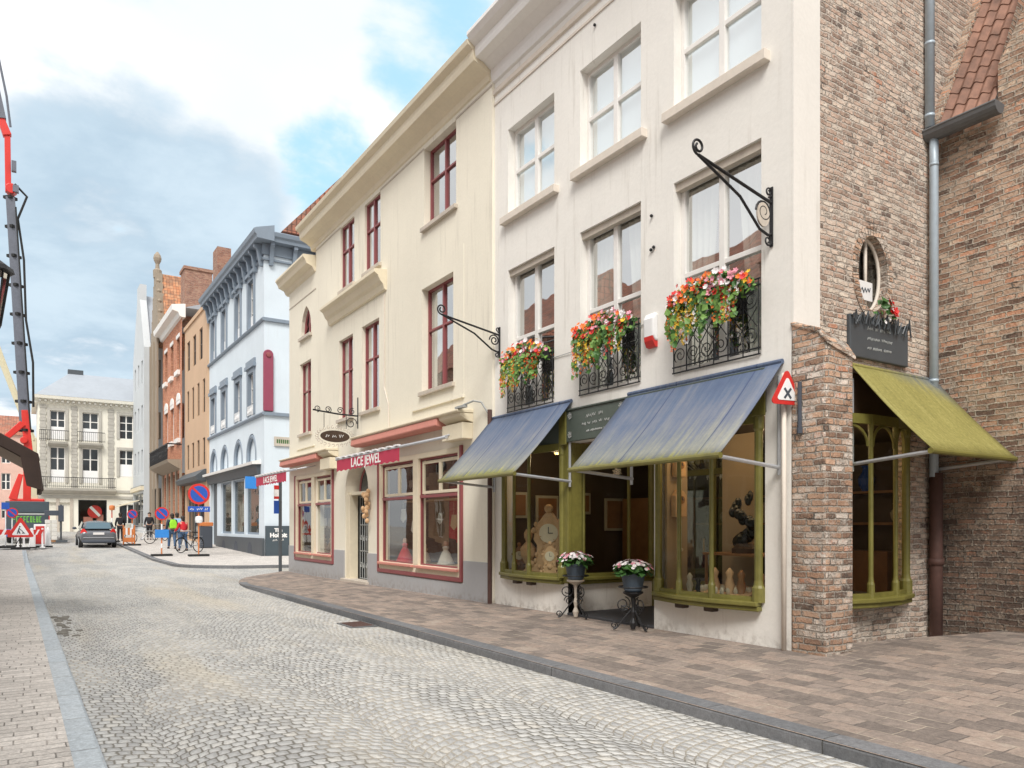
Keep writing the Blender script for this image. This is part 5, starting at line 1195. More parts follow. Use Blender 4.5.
mb = MB(); beam(mb, Vector((.55, 59, 1.4)), Vector((.45, 59, 7.2)), .22, .2); mb.box(-.4, 1.2, 58.4, 60.2, zg(59)+.3, zg(59)+1.2); mb.build('base', M['craneCream'], t, bevel=.04)

def post_sign(name, x, y, H, label, cat, plates, postmat, base=True, rad=.03, stripes=None, group=None):
    z = zg(y); t = thing(name, (x, y, z), label, cat, group)
    mb = MB(); mb.tube([(x, y, z), (x, y, z+H)], rad, 8); mb.build('post', postmat, t)
    if base: mb = MB(); mb.box(x-.42, x+.42, y-.22, y+.22, z-.03, z+.09); mb.build('rubber_base', M['rubber'], t, bevel=.02)
    if stripes:
        mb = MB()
        for q in stripes: mb.tube([(x, y, z+q[0]), (x, y, z+q[1])], rad+.004, 8)
        mb.build('white_band', M['paintwhite'], t)
    for p in plates:
        if p[0] == 'noparking':
            _, zc_, r = p
            mb = MB(); mb.lathe([(r, 0), (r, .02)], (x, y-.075, z+zc_), 28, (0,1,0)); pl_ = mb.build('red_disc', M['signred'], t)
            mb = MB(); mb.lathe([(r*.78, 0), (r*.78, .012)], (x, y-.085, z+zc_), 28, (0,1,0)); mb.build('blue_field', M['signblue'], pl_)
            mb = MB(); c = Vector((x, y-.094, z+zc_)); e1 = Vector((.707, 0, -.707)); e2 = Vector((.707, 0, .707)); mb.prism([c+e1*r*.82+e2*r*.10, c+e1*r*.82-e2*r*.10, c-e1*r*.82-e2*r*.10, c-e1*r*.82+e2*r*.10], (0, .008, 0)); mb.build('slash', M['signred'], pl_)
        elif p[0] == 'plate':
            _, zc_, w_, h_, m_ = p; mb = MB(); mb.box(x-w_/2, x+w_/2, y-.09, y-.06, z+zc_-h_/2, z+zc_+h_/2); mb.build('plate', m_, t, bevel=.01)
            if len(p) > 5 or w_ > .7: scribble(t, (x, y-.094, z+zc_), (1,0,0), (0,0,1), w_*.8, h_*.5, M['letter'], 'plate_lettering', .014, 8)
        elif p[0] == 'lamp':
            mb = MB(); mb.lathe([(.02, -.16), (.14, -.13), (.16, 0), (.14, .13), (.02, .16)], (x, y-.06, z+p[1]), 14); mb.build('lamp', p[2], t)
    return t
post_sign('no_parking_sign', 6.45, 35.4, 2.4, 'large round no parking sign above a blue plate on an orange post', 'road sign', [('noparking', 2.75, .92*.5), ('plate', 2.08, .92, .24, M['signblue']), ('lamp', 1.62, M['paintwhite'])], M['orange'])
post_sign('no_parking_sign', 5.05, 36.1, 2.1, 'round no parking sign with a blue box below on striped orange post', 'road sign', [('noparking', 1.86, .29), ('plate', .98, .56, .36, M['skyblue'])], M['orange'], stripes=[(1.1, 1.4), (.35, .55)])
post_sign('no_parking_sign', 4.95, 46.0, 1.9, 'small far round no parking sign beside the orange barrier', 'road sign', [('noparking', 1.72, .26)], M['orange'], stripes=[(.9, 1.2)])
post_sign('marker_post', 4.35, 50.5, 2.0, 'slim red and white striped marker post with an orange lamp', 'marker post', [('lamp', 2.05, M['orange'])], M['signred'], stripes=[(.4, .75), (1.1, 1.45)])
post_sign('no_parking_sign', -.55, 46.2, 1.9, 'round blue no parking sign with blue box at the left roadworks', 'road sign', [('noparking', 1.75, .26), ('plate', .72, .50, .40, M['skyblue'])], M['paintwhite'])
post_sign('marker_post', -.82, 45.6, 2.2, 'tall white and blue banded post at the far left of the roadworks', 'marker post', [('plate', 2.1, .34, .34, M['signblue'])], M['paintwhite'], stripes=None)
# warning triangle
z = zg(43.9); tx, ty = -.18, 43.9
t = thing('roadworks_sign', (tx, ty, z), 'red bordered warning triangle showing a digging worker, on a low stand', 'road sign')
def tri(mb, s_, y, th, zc_):
    h = s_*.866; r = s_*.06; pts = []
    for (px, pz, a) in ((-s_/2, -h/3, 210), (s_/2, -h/3, 330), (0, h*2/3, 90)):
        for k in range(-2, 3):
            an = R(a+k*30); pts.append((tx+px*(1-.12)+r*math.cos(an), y, zc_+pz*(1-.12)+r*math.sin(an)))
    mb.prism(pts, (0, th, 0))
mb = MB(); tri(mb, 1.08, ty-.06, .03, z+.92); mb.build('red_triangle', M['signred'], t)
mb = MB(); tri(mb, .68, ty-.068, .006, z+.90); mb.build('white_field', M['paintwhite'], t)
mb = MB(); yy = ty-.072
mb.tube([(tx-.05, yy, z+1.05), (tx-.09, yy, z+.92), (tx-.02, yy, z+.76)], .028, 6); mb.tube([(tx-.09, yy, z+.92), (tx-.13, yy, z+.76)], .024, 6); mb.tube([(tx-.05, yy, z+1.0), (tx+.06, yy, z+.90), (tx+.12, yy, z+.80)], .018, 6); mb.ball((tx-.03, yy, z+1.10), .036, .006, .036)
mb.prism([(tx+.04, yy, z+.76), (tx+.20, yy, z+.76), (tx+.12, yy, z+.84)], (0, .004, 0)); mb.build('digging_figure', M['inkdark'], t)
mb = MB(); mb.tube([(tx, ty, z), (tx, ty, z+1.2)], .025, 6); mb.box(tx-.4, tx+.4, ty-.12, ty+.12, z-.02, z+.1); mb.tube([(tx-.25, ty+.02, z+.1), (tx, ty+.02, z+.6)], .02, 6); mb.build('stand', M['rubber'], t)
# barriers
def barrier(x, y, w, label, rz=0.):
    z = zg(y); t = thing('road_barrier', (x, y, z), label, 'barrier', 'red and white roadworks barriers')
    mb = MB()
    for dx in (-w/2, w/2): mb.box(x+dx-.04, x+dx+.04, y-.04, y+.04, z, z+1.0); mb.box(x+dx-.08, x+dx+.08, y-.3, y+.3, z-.02, z+.06)
    mb.build('leg', M['paintwhite'], t)
    mb = MB(); mb.box(x-w/2, x+w/2, y-.065, y-.041, z+.66, z+.92); bd = mb.build('board', M['paintwhite'], t)
    mb = MB(); n = max(3, int(w/.4))
    for k in range(n):
        a = x-w/2+w*k/n; mb.prism([(a+.02, y-.070, z+.66), (a+.2, y-.070, z+.66), (a+.32, y-.070, z+.92), (a+.14, y-.070, z+.92)], (0, .004, 0))
    mb.build('red_stripe', M['signred'], bd); t.rotation_euler.z = rz
    return t
barrier(-.75, 45.3, .9, 'striped red and white barrier at the far left behind the triangle')
barrier(.35, 45.0, .8, 'striped red and white barrier just right of the warning triangle', .15)
z = zg(45.6)
t = thing('hazard_board', (.66, 45.6, z), 'upright bright red panel framed in white at the roadworks', 'hazard board')
mb = MB(); mb.box(.38, .92, 45.56, 45.62, z+.05, z+1.18); mb.build('frame', M['paintwhite'], t, bevel=.02)
mb = MB(); mb.box(.46, .84, 45.545, 45.559, z+.16, z+1.08); mb.build('red_panel', M['orange'], t).data.materials[0] = M['signred']
mb = MB(); mb.box(.4, .9, 45.3, 45.9, z-.03, z+.08); mb.build('rubber_foot', M['rubber'], t)
for (x, y, lab) in ((.30, 44.9, 'white upright plastic block left of the bright red panel'), (1.02, 45.9, 'white leaning plastic block right of the bright red panel')):
    z = zg(y); t = thing('plastic_block', (x, y, z), lab, 'barrier block', 'white plastic barrier blocks')
    mb = MB(); mb.prism([(x-.16, y, z), (x+.16, y, z), (x+.10, y, z+.5), (x+.05, y, z+1.0), (x-.07, y, z+1.0), (x-.10, y, z+.5)], (0, .3, 0)); mb.build('block', M['paintwhite'], t, bevel=.03)
    mb = MB(); mb.box(x-.2, x+.2, y-.05, y+.35, z-.03, z+.05); mb.build('foot', M['rubber'], t)
z = zg(51.6)
t = thing('block_pallet', (1.28, 51.6, z), 'stack of pale paving blocks beside a dark post', 'block stack')
mb = MB()
for k in range(5):
    for j in range(2): mb.box(.98+.31*j, 1.27+.31*j, 51.3, 51.9, z+.12+.24*k, z+.345+.24*k)
mb.build('paving_blocks', M['concrete'], t, bevel=.02)
mb = MB(); mb.box(.95, 1.62, 51.25, 51.95, z, z+.11); mb.build('pallet', M['wood'], t)
t = thing('traffic_light', (1.78, 51.5, z), 'dark temporary traffic light post with a black head standing right of the block stack', 'traffic light')
mb = MB(); mb.tube([(1.78, 51.5, z), (1.78, 51.5, z+2.2)], .05, 8); mb.box(1.5, 2.1, 51.2, 51.8, z-.02, z+.12); mb.build('post', M['darkgrey'], t)
mb = MB(); mb.box(1.64, 1.92, 51.38, 51.6, z+1.2, z+2.15); mb.box(.95, 1.64, 51.42, 51.55, z+1.55, z+1.85); mb.build('head', M['inkdark'], t, bevel=.02)
z = zg(47.)
t = thing('orange_barrier', (4.9, 47., z), 'orange and white plastic barrier standing on the kerb near the far bicycle', 'barrier')
mb = MB(); mb.box(4.62, 5.18, 46.95, 47.05, z+.55, z+.95); mb.box(4.62, 5.18, 46.95, 47.05, z+.15, z+.4); mb.tube([(4.62, 47, z), (4.62, 47, z+1.1)], .04, 6); mb.tube([(5.18, 47, z), (5.18, 47, z+1.1)], .04, 6); mb.build('rail', M['orange'], t)
mb = MB()
for x in (4.72, 4.94): mb.box(x, x+.1, 46.93, 46.949, z+.55, z+.95)
mb.build('white_band', M['paintwhite'], t)
z = zg(42.3)
t = thing('litter_bin', (8.05, 42.3, z), 'black litter bin with an orange red band beside the blue house', 'litter bin')
mb = MB(); mb.box(7.75, 8.35, 42.0, 42.6, z, z+1.15); mb.build('body', M['inkdark'], t, bevel=.04)
mb = MB(); mb.box(7.72, 8.38, 41.97, 42.63, z+1.16, z+1.36); mb.build('lid_band', M['orange'], t, bevel=.03)

# ------------------------------------------------------------------ triangular sign on the corner of the white house
t = thing('crossroads_sign', (6.76, 5.0, 0), 'red bordered triangular crossroads sign on a white pole by the brick buttress', 'road sign')
mb = MB(); mb.tube([(6.79, 5.13, .02), (6.79, 5.13, 3.02)], .026, 10); mb.build('pole', M['sill_white'], t, smooth=True)
cc = Vector((6.74, 5.06, 2.80)); ex = Vector((.98, -.18, 0)).normalized(); ey = Vector((0,0,1)); ez = ex.cross(ey)
def tri3(mb, s_, off, th):
    h = s_*.866; r = s_*.085; pts = []
    for (px, pz, a) in ((-s_/2, -h/3, 210), (s_/2, -h/3, 330), (0, h*2/3, 90)):
        for k in range(-2, 3):
            an = R(a+k*30); pts.append(cc+ex*(px*.83+r*math.cos(an))+ey*(pz*.83+r*math.sin(an))+ez*off)
    mb.prism(pts, ez*th)
mb = MB(); tri3(mb, .40, .0, .012); mb.build('red_triangle', M['signred'], t)
mb = MB(); tri3(mb, .262, .013, .004); mb.build('white_field', M['paintwhite'], t)
mb = MB(); c2 = cc+ez*.018-ey*.012
for a in (50, 130):
    e = ex*math.cos(R(a))+ey*math.sin(R(a)); f = e.cross(ez); mb.prism([c2+e*.068+f*.012, c2+e*.068-f*.012, c2-e*.068-f*.012, c2-e*.068+f*.012], ez*(.003 if a < 90 else .0035))
mb.build('black_cross', M['inkdark'], t)
mb = MB(); mb.tube([(6.81, 4.95, 2.90), (6.81, 4.95, 2.40)], .022, 8); mb.tube([(6.81, 4.95, 2.42), (6.81, 4.95, 2.36)], .03, 8); mb.build('junction_conduit', M['inkdark'], t)

# ------------------------------------------------------------------ flower boxes on the railings
random.seed(11)
pal = ['f_orange', 'f_red', 'f_pink', 'f_white', 'f_yellow']
for (a, b), lab in zip(cols, ('flower box farthest left, small orange and pink trailing flowers above the left awning', 'middle flower box with red and pink tops and yellow trailing strands', 'largest flower box at right with orange and pink flowers above the big awning')):
    yc = (a+b)/2; t = thing('flower_box', (6.76, yc, 3.95), lab, 'flower box', 'flower boxes on the window railings')
    mb = MB(); mb.box(6.66, 6.81, a+.06, b-.06, 3.98, 4.14); mb.build('planter', M['iron'], t, bevel=.01)
    leaf, leaf2 = MB(), MB(); fl = {k: MB() for k in pal}
    y1 = b-.14; y0 = a+.02; L = y1-y0
    def u2y(u): return y1-L*u          # u runs left to right in the street view
    for i in range(380):
        u = random.random(); dome = .19*math.sin(PI*min(1, max(0, u)))**.6
        p = (6.73+random.uniform(-.14, .06), u2y(u), 4.10+random.uniform(-.12, dome))
        (leaf if random.random() < .5 else leaf2).leafquad(p, (random.uniform(-1, .2), random.uniform(-.9, .5), random.uniform(-.2, 1)), random.uniform(.035, .075))
    for i in range(150):
        u = random.random(); dome = .17*math.sin(PI*u)**.6
        k = random.choices(pal, (5, 3, 1.2, .5, .6) if u < .5 else (1.2, 1.5, 4, 3, .8))[0]
        p = (6.69+random.uniform(-.12, .04), u2y(u), 4.13+random.uniform(-.08, dome+.03))
        fl[k].flower(p, (-1, random.uniform(-.9, .3), random.uniform(-.1, .8)), random.uniform(.024, .048), random.choice((5, 6)))
    ns = 78
    for s_ in range(ns):                # trailing strands
        u = (s_+random.random())/ns*.95; ln = random.uniform(.25, .62)*(1.-.35*u)
        if .52 < u < .62 or u > .86: ln *= .5
        kind = 'f_orange' if u < .10 else random.choices(['f_yellow', 'g', 'f_orange', 'f_red', 'f_white'], (6, 1, 3, 1, 1) if u < .42 else ((.6, 5, 1, .6, 1) if u < .58 else (1.5, 2, 4, 3, 1.5)))[0]
        x = 6.66+random.uniform(-.08, .03); y = u2y(u); z = 4.08; k = 0
        while k < ln:
            z2 = z-k; q = (x-.04*math.sin(k*3)+random.uniform(-.02, .02), y+random.uniform(-.025, .025)-k*.04, z2)
            if kind == 'g' or random.random() < .22: (leaf2 if random.random() < .6 else leaf).leafquad(q, (-1, random.uniform(-1, .5), random.uniform(-.4, .6)), random.uniform(.035, .065), 2.2)
            else: fl[kind].flower(q, (-1, random.uniform(-.9, .5), random.uniform(-.5, .3)), random.uniform(.013, .022), 4)
            k += random.uniform(.018, .035)
    leaf.build('foliage', M['leaf'], t, weld=False); leaf2.build('foliage', M['leaf2'], t, weld=False)
    for k in pal: fl[k].build({'f_orange': 'orange_blossoms', 'f_red': 'red_blossoms', 'f_pink': 'pink_blossoms', 'f_white': 'white_blossoms', 'f_yellow': 'yellow_blossoms'}[k], M[k], t, weld=False)

# potted plants on scrolled iron stands by the shop entrance
for (px, py, lab, lab2, h) in ((6.70, 8.62, 'white flowering pot on the pale iron stand at the left of the entrance', 'pale scrolled iron plant stand at the left of the entrance', .56),
                               (6.54, 7.22, 'white pink flowering pot on the dark iron stand at the right of the entrance', 'dark scrolled iron plant stand at the right of the entrance', .50)):
    gz = zp(px, py); st = thing('plant_stand', (px, py, gz), lab2, 'plant stand', 'iron plant stands by the entrance')
    mt = M['iron'] if h < .55 else M['stone_sill']
    mb = MB(); mb.lathe([(.028, .02), (.045, .10), (.02, .16), (.035, .24), (.018, .30), (.03, h-.08), (.13, h-.02), (.13, h)], (px, py, gz), 10); mb.build('column', mt, st)
    for k in range(3):
        a = 2*PI*k/3+.5; d = Vector((math.cos(a), math.sin(a), 0)); u = Vector((0,0,1)); o = Vector((px, py, gz))
        mb = MB(); mb.tube([o+u*.26+d*.03, o+u*.16+d*.12, o+u*.05+d*.20, o+u*.02+d*.26], .010, 6); mb.tube(spiral(o+u*.07+d*.245, d, u, .05, .015, -1.4, -PI/2), .008, 5); mb.build('leg', M['iron'], st)
        mb = MB(); mb.tube(spiral(o+u*(h-.16)+d*.13, d, u, .10, .03, 1.6, PI/2+.3), .008, 5); mb.tube(spiral(o+u*.26+d*.10, d, u, .07, .02, 1.5, 0), .007, 5); mb.build('scroll', M['iron'], st)
    mb = MB(); c_ = Vector((px, py, gz+h+.06)); mb.tube([c_+Vector((.185*math.cos(2*PI*i/20), .185*math.sin(2*PI*i/20), 0)) for i in range(21)], .010, 5, False); mb.build('ring', M['iron'], st)
    ft = thing('flower_pot', (px, py, gz+h), lab, 'flower pot', 'flower pots by the entrance')
    mb = MB(); mb.lathe([(.10, .003), (.115, .02), (.15, .20), (.165, .205), (.168, .235), (.15, .235), (.14, .20), (.02, .19)], (px, py, gz+h), 20); mb.build('pot', M['pot'], ft)
    lf, wf, pf = MB(), MB(), MB()
    for i in range(170):
        a = random.uniform(0, 2*PI); r = .24*math.sqrt(random.random()); n = Vector((math.cos(a)*r*3, math.sin(a)*r*3, 1))
        lf.leafquad((px+r*math.cos(a), py+r*math.sin(a), gz+h+.24+random.uniform(-.03, .12)*(1.2-r*2)), n+Vector((random.uniform(-.6,.6), random.uniform(-.6,.6), 0)), random.uniform(.05, .09), 1.8)
    for i in range(120):
        a = random.uniform(0, 2*PI); r = .25*math.sqrt(random.random()); zz = .27+.12*math.sqrt(max(0, 1-(r/.26)**2))
        n = Vector((math.cos(a)*r*4, math.sin(a)*r*4, 1)); (wf if random.random() < .7 else pf).flower((px+r*math.cos(a), py+r*math.sin(a), gz+h+zz+random.uniform(-.04, .02)), n, random.uniform(.022, .034), 6)
    lf.build('foliage', M['leaf'], ft, weld=False); wf.build('white_blossoms', M['f_white'], ft, weld=False); pf.build('pink_blossoms', M['f_pink'], ft, weld=False)

# ------------------------------------------------------------------ things in the shop windows
def clock(x, y, z, s, label, ang=0., mat='lightwood', figure=True):
    t = thing('mantel_clock', (x, y, z), label, 'clock'); t.rotation_euler.z = ang
    def P(a, b, c): return (x+a*s, y+b*s, z+c*s)
    mb = MB(); n = 14
    prof = [(-.20, 0), (.20, 0), (.19, .06), (.14, .10), (.13, .30), (.17, .36), (.15, .50), (.09, .58), (.03, .66), (-.03, .66), (-.09, .58), (-.15, .50), (-.17, .36), (-.13, .30), (-.14, .10), (-.19, .06)]
    mb.prism([P(a, -.08, c) for a, c in prof], (0, .16*s, 0)); mb.build('case', M[mat], t, bevel=.012*s)
    mb = MB(); mb.lathe([(.105*s, 0), (.105*s, .012*s), (.02*s, .014*s)], P(0, -.08, .43), 20, (0,-1,0)); dl = mb.build('dial', M['trim_cream'], t)
    mb = MB(); mb.box(x-.004*s, x+.004*s, y-.1*s, y-.096*s, z+.43*s, z+.5*s); mb.box(x, x+.05*s, y-.1*s, y-.096*s, z+.427*s, z+.435*s); mb.build('hands', M['inkdark'], dl)
    mb = MB()
    for i in range(16):
        q = i/15; mb.ball(P((.10+.05*math.sin(q*9))*(1 if i % 2 else -1), -.075, .06+.5*q), .022*s, .02*s, .03*s, 7)
    for (a, c, r) in ((0, .70, .05), (-.19, .09, .04), (.19, .09, .04), (-.16, .46, .035), (.16, .46, .035), (0, .2, .06)): mb.ball(P(a, -.07, c), r*s, r*s*.8, r*s, 8)
    mb.build('carving', M[mat], t)
    return t
clock(7.30, 10.10, .62, 1.5, 'tall carved pale wooden clock in the left shop bay', -.75)
clock(7.05, 9.72, .58, .75, 'small carved pale wooden clock near the left bay glass', -.9)
clock(7.12, 10.72, .58, .7, 'squat carved wooden clock by the left post of the bay', -.8, 'wood')
t = thing('garden_bust', (7.08, 10.4, .58), 'pale figurine standing among the clocks in the left bay', 'figurine')
t.location = (7.08, 10.40, .58)
mb = MB(); mb.lathe([(.10, 0), (.11, .04), (.06, .08), (.05, .16), (.12, .30), (.14, .42), (.08, .50), (.04, .54), (.07, .62), (.075, .68), (.04, .75)], (7.08, 10.40, .58), 14); mb.build('figure', M['lightwood'], t)
def wallclock(x, y, z, w_, h_, label, mat):
    t = thing('wall_clock', (x, y, z), label, 'clock', None)
    mb = MB(); mb.prism([(x-w_/2, y, z), (x+w_/2, y, z), (x+w_/2, y, z+h_*.78), (x+w_*.3, y, z+h_*.92), (x, y, z+h_), (x-w_*.3, y, z+h_*.92), (x-w_/2, y, z+h_*.78)], (0, .09, 0)); mb.build('case', M[mat], t, bevel=.012)
    mb = MB(); mb.lathe([(w_*.26, 0), (w_*.26, .012)], (x, y, z+h_*.62), 18, (0,-1,0)); mb.build('dial', M['wood'], t)
    mb = MB(); mb.box(x-.006, x+.006, y-.02, y-.013, z+h_*.62, z+h_*.62+w_*.2); mb.box(x, x+w_*.14, y-.02, y-.013, z+h_*.61, z+h_*.635); mb.build('hand', M['inkdark'], t)
    mb = MB(); mb.tube([(x+.03, y+.03, z), (x+.03, y+.03, z-.4)], .006, 5); mb.ball((x+.03, y+.03, z-.42), .025); mb.tube([(x-.04, y+.03, z), (x-.04, y+.03, z-.55)], .006, 5); mb.build('weights', M['gold'], t)
mb = MB(); mb.box(6.95, 7.32, 7.03, 7.07, .52, 2.6); mb.build('display_panel', M['shopcream'], WH)
wallclock(7.11, 6.93, 1.50, .20, .36, 'large pale wooden clock on the panel in the right bay', 'lightwood')
wallclock(7.11, 6.93, 2.02, .17, .24, 'small pale wooden clock above the larger wall clock in the right bay', 'lightwood')
t = thing('bronze_statue', (7.5, 6.24, 1.05), 'dark bronze statue on the table in the right shop bay', 'statue')
mb = MB(); mb.lathe([(.16, 0), (.16, .06), (.12, .08), (.10, .12)], (7.5, 6.24, 1.05), 12); mb.build('base', M['darkwood'], t)
mb = MB(); random.seed(2)
for i in range(26):
    k = i/25; mb.ball((7.5+.09*math.sin(k*7)+random.uniform(-.04,.04), 6.24+.08*math.cos(k*9)+random.uniform(-.04,.04), 1.19+.58*k), .085-.05*k, .085-.05*k, .09-.03*k, 8)
mb.build('figure', M['bronze'], t)
t = thing('open_book', (7.15, 6.2, .50), 'flat open case of small trinkets lying on the right bay floor', 'display case')
mb = MB(); mb.prism([(7.0, 5.9, .51), (7.0, 6.75, .51), (7.5, 6.75, .62), (7.5, 5.9, .62)], (0, 0, .02)); mb.build('tray', M['lightwood'], t)
mb = MB()
for i in range(26): mb.ball((7.05+.4*random.random(), 5.95+.75*random.random(), .60+.0), .025, .03, .05, 6)
mb.build('trinkets', M['gold'], t)
t = thing('chandelier', (9.0, 8.2, 2.3), 'small glass chandelier hanging from the shop ceiling', 'chandelier')
mb = MB(); mb.tube([(9., 8.2, 2.72), (9., 8.2, 2.3)], .012, 6)
for k in range(8):
    a = 2*PI*k/8; mb.tube([(9., 8.2, 2.3), (9+.2*math.cos(a), 8.2+.2*math.sin(a), 2.24), (9+.36*math.cos(a), 8.2+.36*math.sin(a), 2.36)], .012, 5)
mb.build('arms', M['gold'], t)
mb = MB()
for k in range(8):
    a = 2*PI*k/8; mb.lathe([(.02, 0), (.05, .06), (.06, .1)], (9+.36*math.cos(a), 8.2+.36*math.sin(a), 2.36), 8); mb.lathe([(.004, 0), (.02, -.05), (.003, -.1)], (9+.28*math.cos(a), 8.2+.28*math.sin(a), 2.22), 6)
mb.build('glass_cups', M['paintwhite'], t)
random.seed(17)
spots = [('left end of the upper back shelf', 6.1, 1.94), ('second on the upper back shelf', 7.0, 1.94), ('middle of the upper back shelf', 8.0, 1.94), ('right part of the lower back shelf', 9.0, 1.44), ('far right of the lower back shelf', 9.9, 1.44), ('left end of the lower back shelf', 6.5, 1.44)]
for nm, y, z in spots:
    t = thing('vase', (11.33, y, z), 'pale glazed vase standing at the '+nm+' in the shop', 'vase', 'vases on the shop shelves'); k = random.uniform(.8, 1.3)
    mb = MB(); mb.lathe([(.05*k, 0), (.09*k, .08*k), (.10*k, .16*k), (.05*k, .24*k), (.04*k, .28*k), (.065*k, .32*k)], (11.33, y, z), 14); mb.build('vessel', M[random.choice(['lace', 'signblue', 'gold'])], t)
for k, (x, z, w_, h_, lab) in enumerate(((7.3, 1.75, .34, .46, 'small gilt framed picture nearest the glass on the left wall'), (7.9, 1.6, .50, .66, 'large gilt framed picture on the left shop wall'), (8.7, 1.8, .40, .40, 'square gilt framed picture deeper on the left shop wall'), (9.5, 1.6, .5, .62, 'far gilt framed picture on the left shop wall'))):
    t = thing('framed_picture', (x, 11.0, z), lab, 'picture', 'pictures in the antique shop')
    mb = MB(); mb.box(x-w_/2, x+w_/2, 10.99, 11.03, z-h_/2, z+h_/2); mb.build('frame', M['gold'], t, bevel=.01)
    mb = MB(); mb.box(x-w_/2+.05, x+w_/2-.05, 10.98, 10.99, z-h_/2+.05, z+h_/2-.05); mb.build('canvas', M['wood'], t)
for y, x, h, lab, m_ in ((8.35, 9.7, 1.65, 'dark dressed mannequin standing deep behind the entrance glass', 'clothblack'), (7.75, 10.2, 1.5, 'tan dressed mannequin behind the entrance glass', 'shopcream'), (6.7, 8.9, 1.55, 'grey dressed mannequin behind the middle pane of the right bay', 'inkgrey')):
    t = thing('mannequin', (x, y, .02), lab, 'mannequin', 'mannequins in the shop')
    mb = MB(); mb.lathe([(.16, 0), (.17, .03), (.03, .05), (.025, .45*h), (.20, .5*h), (.13, .68*h), (.18, .82*h), (.17, .87*h), (.05, .91*h), (.05, .95*h)], (x, y, .02), 16, sy=.75); mb.build('dress_form', M[m_], t)
    mb = MB(); mb.ball((x, y, .02+h), .09, .1, .12, 12); mb.build('head', M['lightwood'], t, smooth=True)
t = thing('pendant_ornaments', (7.6, 8.3, 2.6), 'cluster of glinting ornaments hanging over the shop entrance', 'ornaments')
mb = MB()
for k in range(16):
    x, y, l_ = random.uniform(8.7, 9.6), random.uniform(7.5, 9.2), random.uniform(.15, .5); mb.tube([(x, y, 2.71), (x, y, 2.7-l_)], .004, 4); mb.ball((x, y, 2.7-l_), .035, .035, .05, 8)
mb.build('ornaments', M['gold'], t)
random.seed(33)
for bay_, n_, cells in (('left', 9, [(7.0+.25*random.random(), 9.25+1.4*i/9, .565) for i in range(9)]), ('right', 9, [(7.0+.4*random.random(), 5.6+1.35*i/9, .505) for i in range(9)]), ('side', 7, [(7.6+1.3*i/7, 5.35+.3*random.random(), .525) for i in range(7)])):
    for (x, y, z) in cells:
        t = thing('figurine', (x, y, z), 'one of the small ornaments crowded along the floor of the '+bay_+' shop window', 'figurine', 'small ornaments in the '+bay_+' shop window'); k = random.uniform(.7, 1.25)
        mb = MB(); mb.lathe([(.06*k, 0), (.065*k, .03*k), (.03*k, .06*k), (.055*k, .14*k), (.03*k, .22*k), (.045*k, .27*k), (.01, .32*k)], (x, y, z), 12); mb.build('ornament', M[random.choice(['lightwood', 'gold', 'bronze', 'lace', 'wood', 'clothred'])], t, smooth=True)
for sh_, nm in zip(shop, ('large right lace window', 'smaller left lace window')):
    a, b, c, d_ = sh_
    for i in range(14):
        y = a+.3+(b-a-.6)*(i % 7)/6; z = 2.25+.12*random.random() if i < 7 else 1.25+.3*random.random(); x = CX+.42+.2*random.random()
        t = thing('lace_piece', (x, y, z), 'one of the small lace pieces hung behind glass in the '+nm, 'lace', 'hung pieces in the '+nm); w_ = random.uniform(.07, .15)
        mb = MB(); mb.prism([(x, y-w_, z), (x, y, z-w_*.6), (x, y+w_, z), (x+.01, y+w_*.7, z+w_*1.6), (x+.01, y-w_*.7, z+w_*1.6)], (.008, 0, 0)); mb.tube([(x, y, z+w_*1.6), (x, y, min(d_, z+w_*1.6+.25))], .003, 3); mb.build('piece', M[random.choice(['lace', 'lace', 'lightwood', 'clothred', 'shopcream'])], t)
def desk_lamp(x, y, z, label):
    t = thing('table_lamp', (x, y, z), label, 'lamp')
    mb = MB(); mb.lathe([(.08, 0), (.08, .02), (.02, .04), (.03, .12), (.015, .24)], (x, y, z), 12); mb.build('lamp_base', M['gold'], t)
    mb = MB(); mb.lathe([(.13, .20), (.07, .36), (.02, .365)], (x, y, z), 16); mb.build('lamp_shade', M['lampwarm'], t)
    ld = bpy.data.lights.new('lamp_glow', 'POINT'); ld.energy = 1.4; ld.color = (1, .62, .28); ld.shadow_soft_size = .1
    lo = bpy.data.objects.new('lamp_glow', ld); C.objects.link(lo); lo.parent = t; lo.location = (0, 0, .55)
desk_lamp(8.25, 5.85, 1.02, 'lit amber lamp low behind the side shop window')
mb = MB(); mb.box(7.95, 8.6, 5.6, 6.15, .95, 1.015); mb.box(8.0, 8.05, 5.65, 5.7, .5, .95); mb.box(8.5, 8.55, 5.65, 5.7, .5, .95); mb.box(8., 8.05, 6.05, 6.1, .5, .95); mb.build('display_table', M['wood'], WH)
for (x, y, lab) in ((8.0, 5.75, 'round ceiling spot lamp lit above the side window'), (7.12, 6.45, 'round ceiling spot lamp lit in the right bay'), (7.4, 10.0, 'round ceiling spot lamp lit in the left bay'), (9.0, 6.6, 'round ceiling spot lamp lit deep in the shop')):
    t = thing('ceiling_spot', (x, y, 2.6), lab, 'ceiling lamp', 'shop ceiling spots')
    mb = MB(); mb.lathe([(.07, .12), (.075, .0), (.06, -.01)], (x, y, 2.6), 14); mb.build('housing', M['gold'], t)
    mb = MB(); mb.lathe([(.055, 0), (.05, -.015), (.01, -.02)], (x, y, 2.588), 12); mb.build('bulb', M['lampwarm'], t)
    ld = bpy.data.lights.new('spot_glow', 'POINT'); ld.energy = 4.; ld.color = (1, .72, .42); ld.shadow_soft_size = .08
    lo = bpy.data.objects.new('spot_glow', ld); C.objects.link(lo); lo.parent = t; lo.location = (0, 0, -.12)
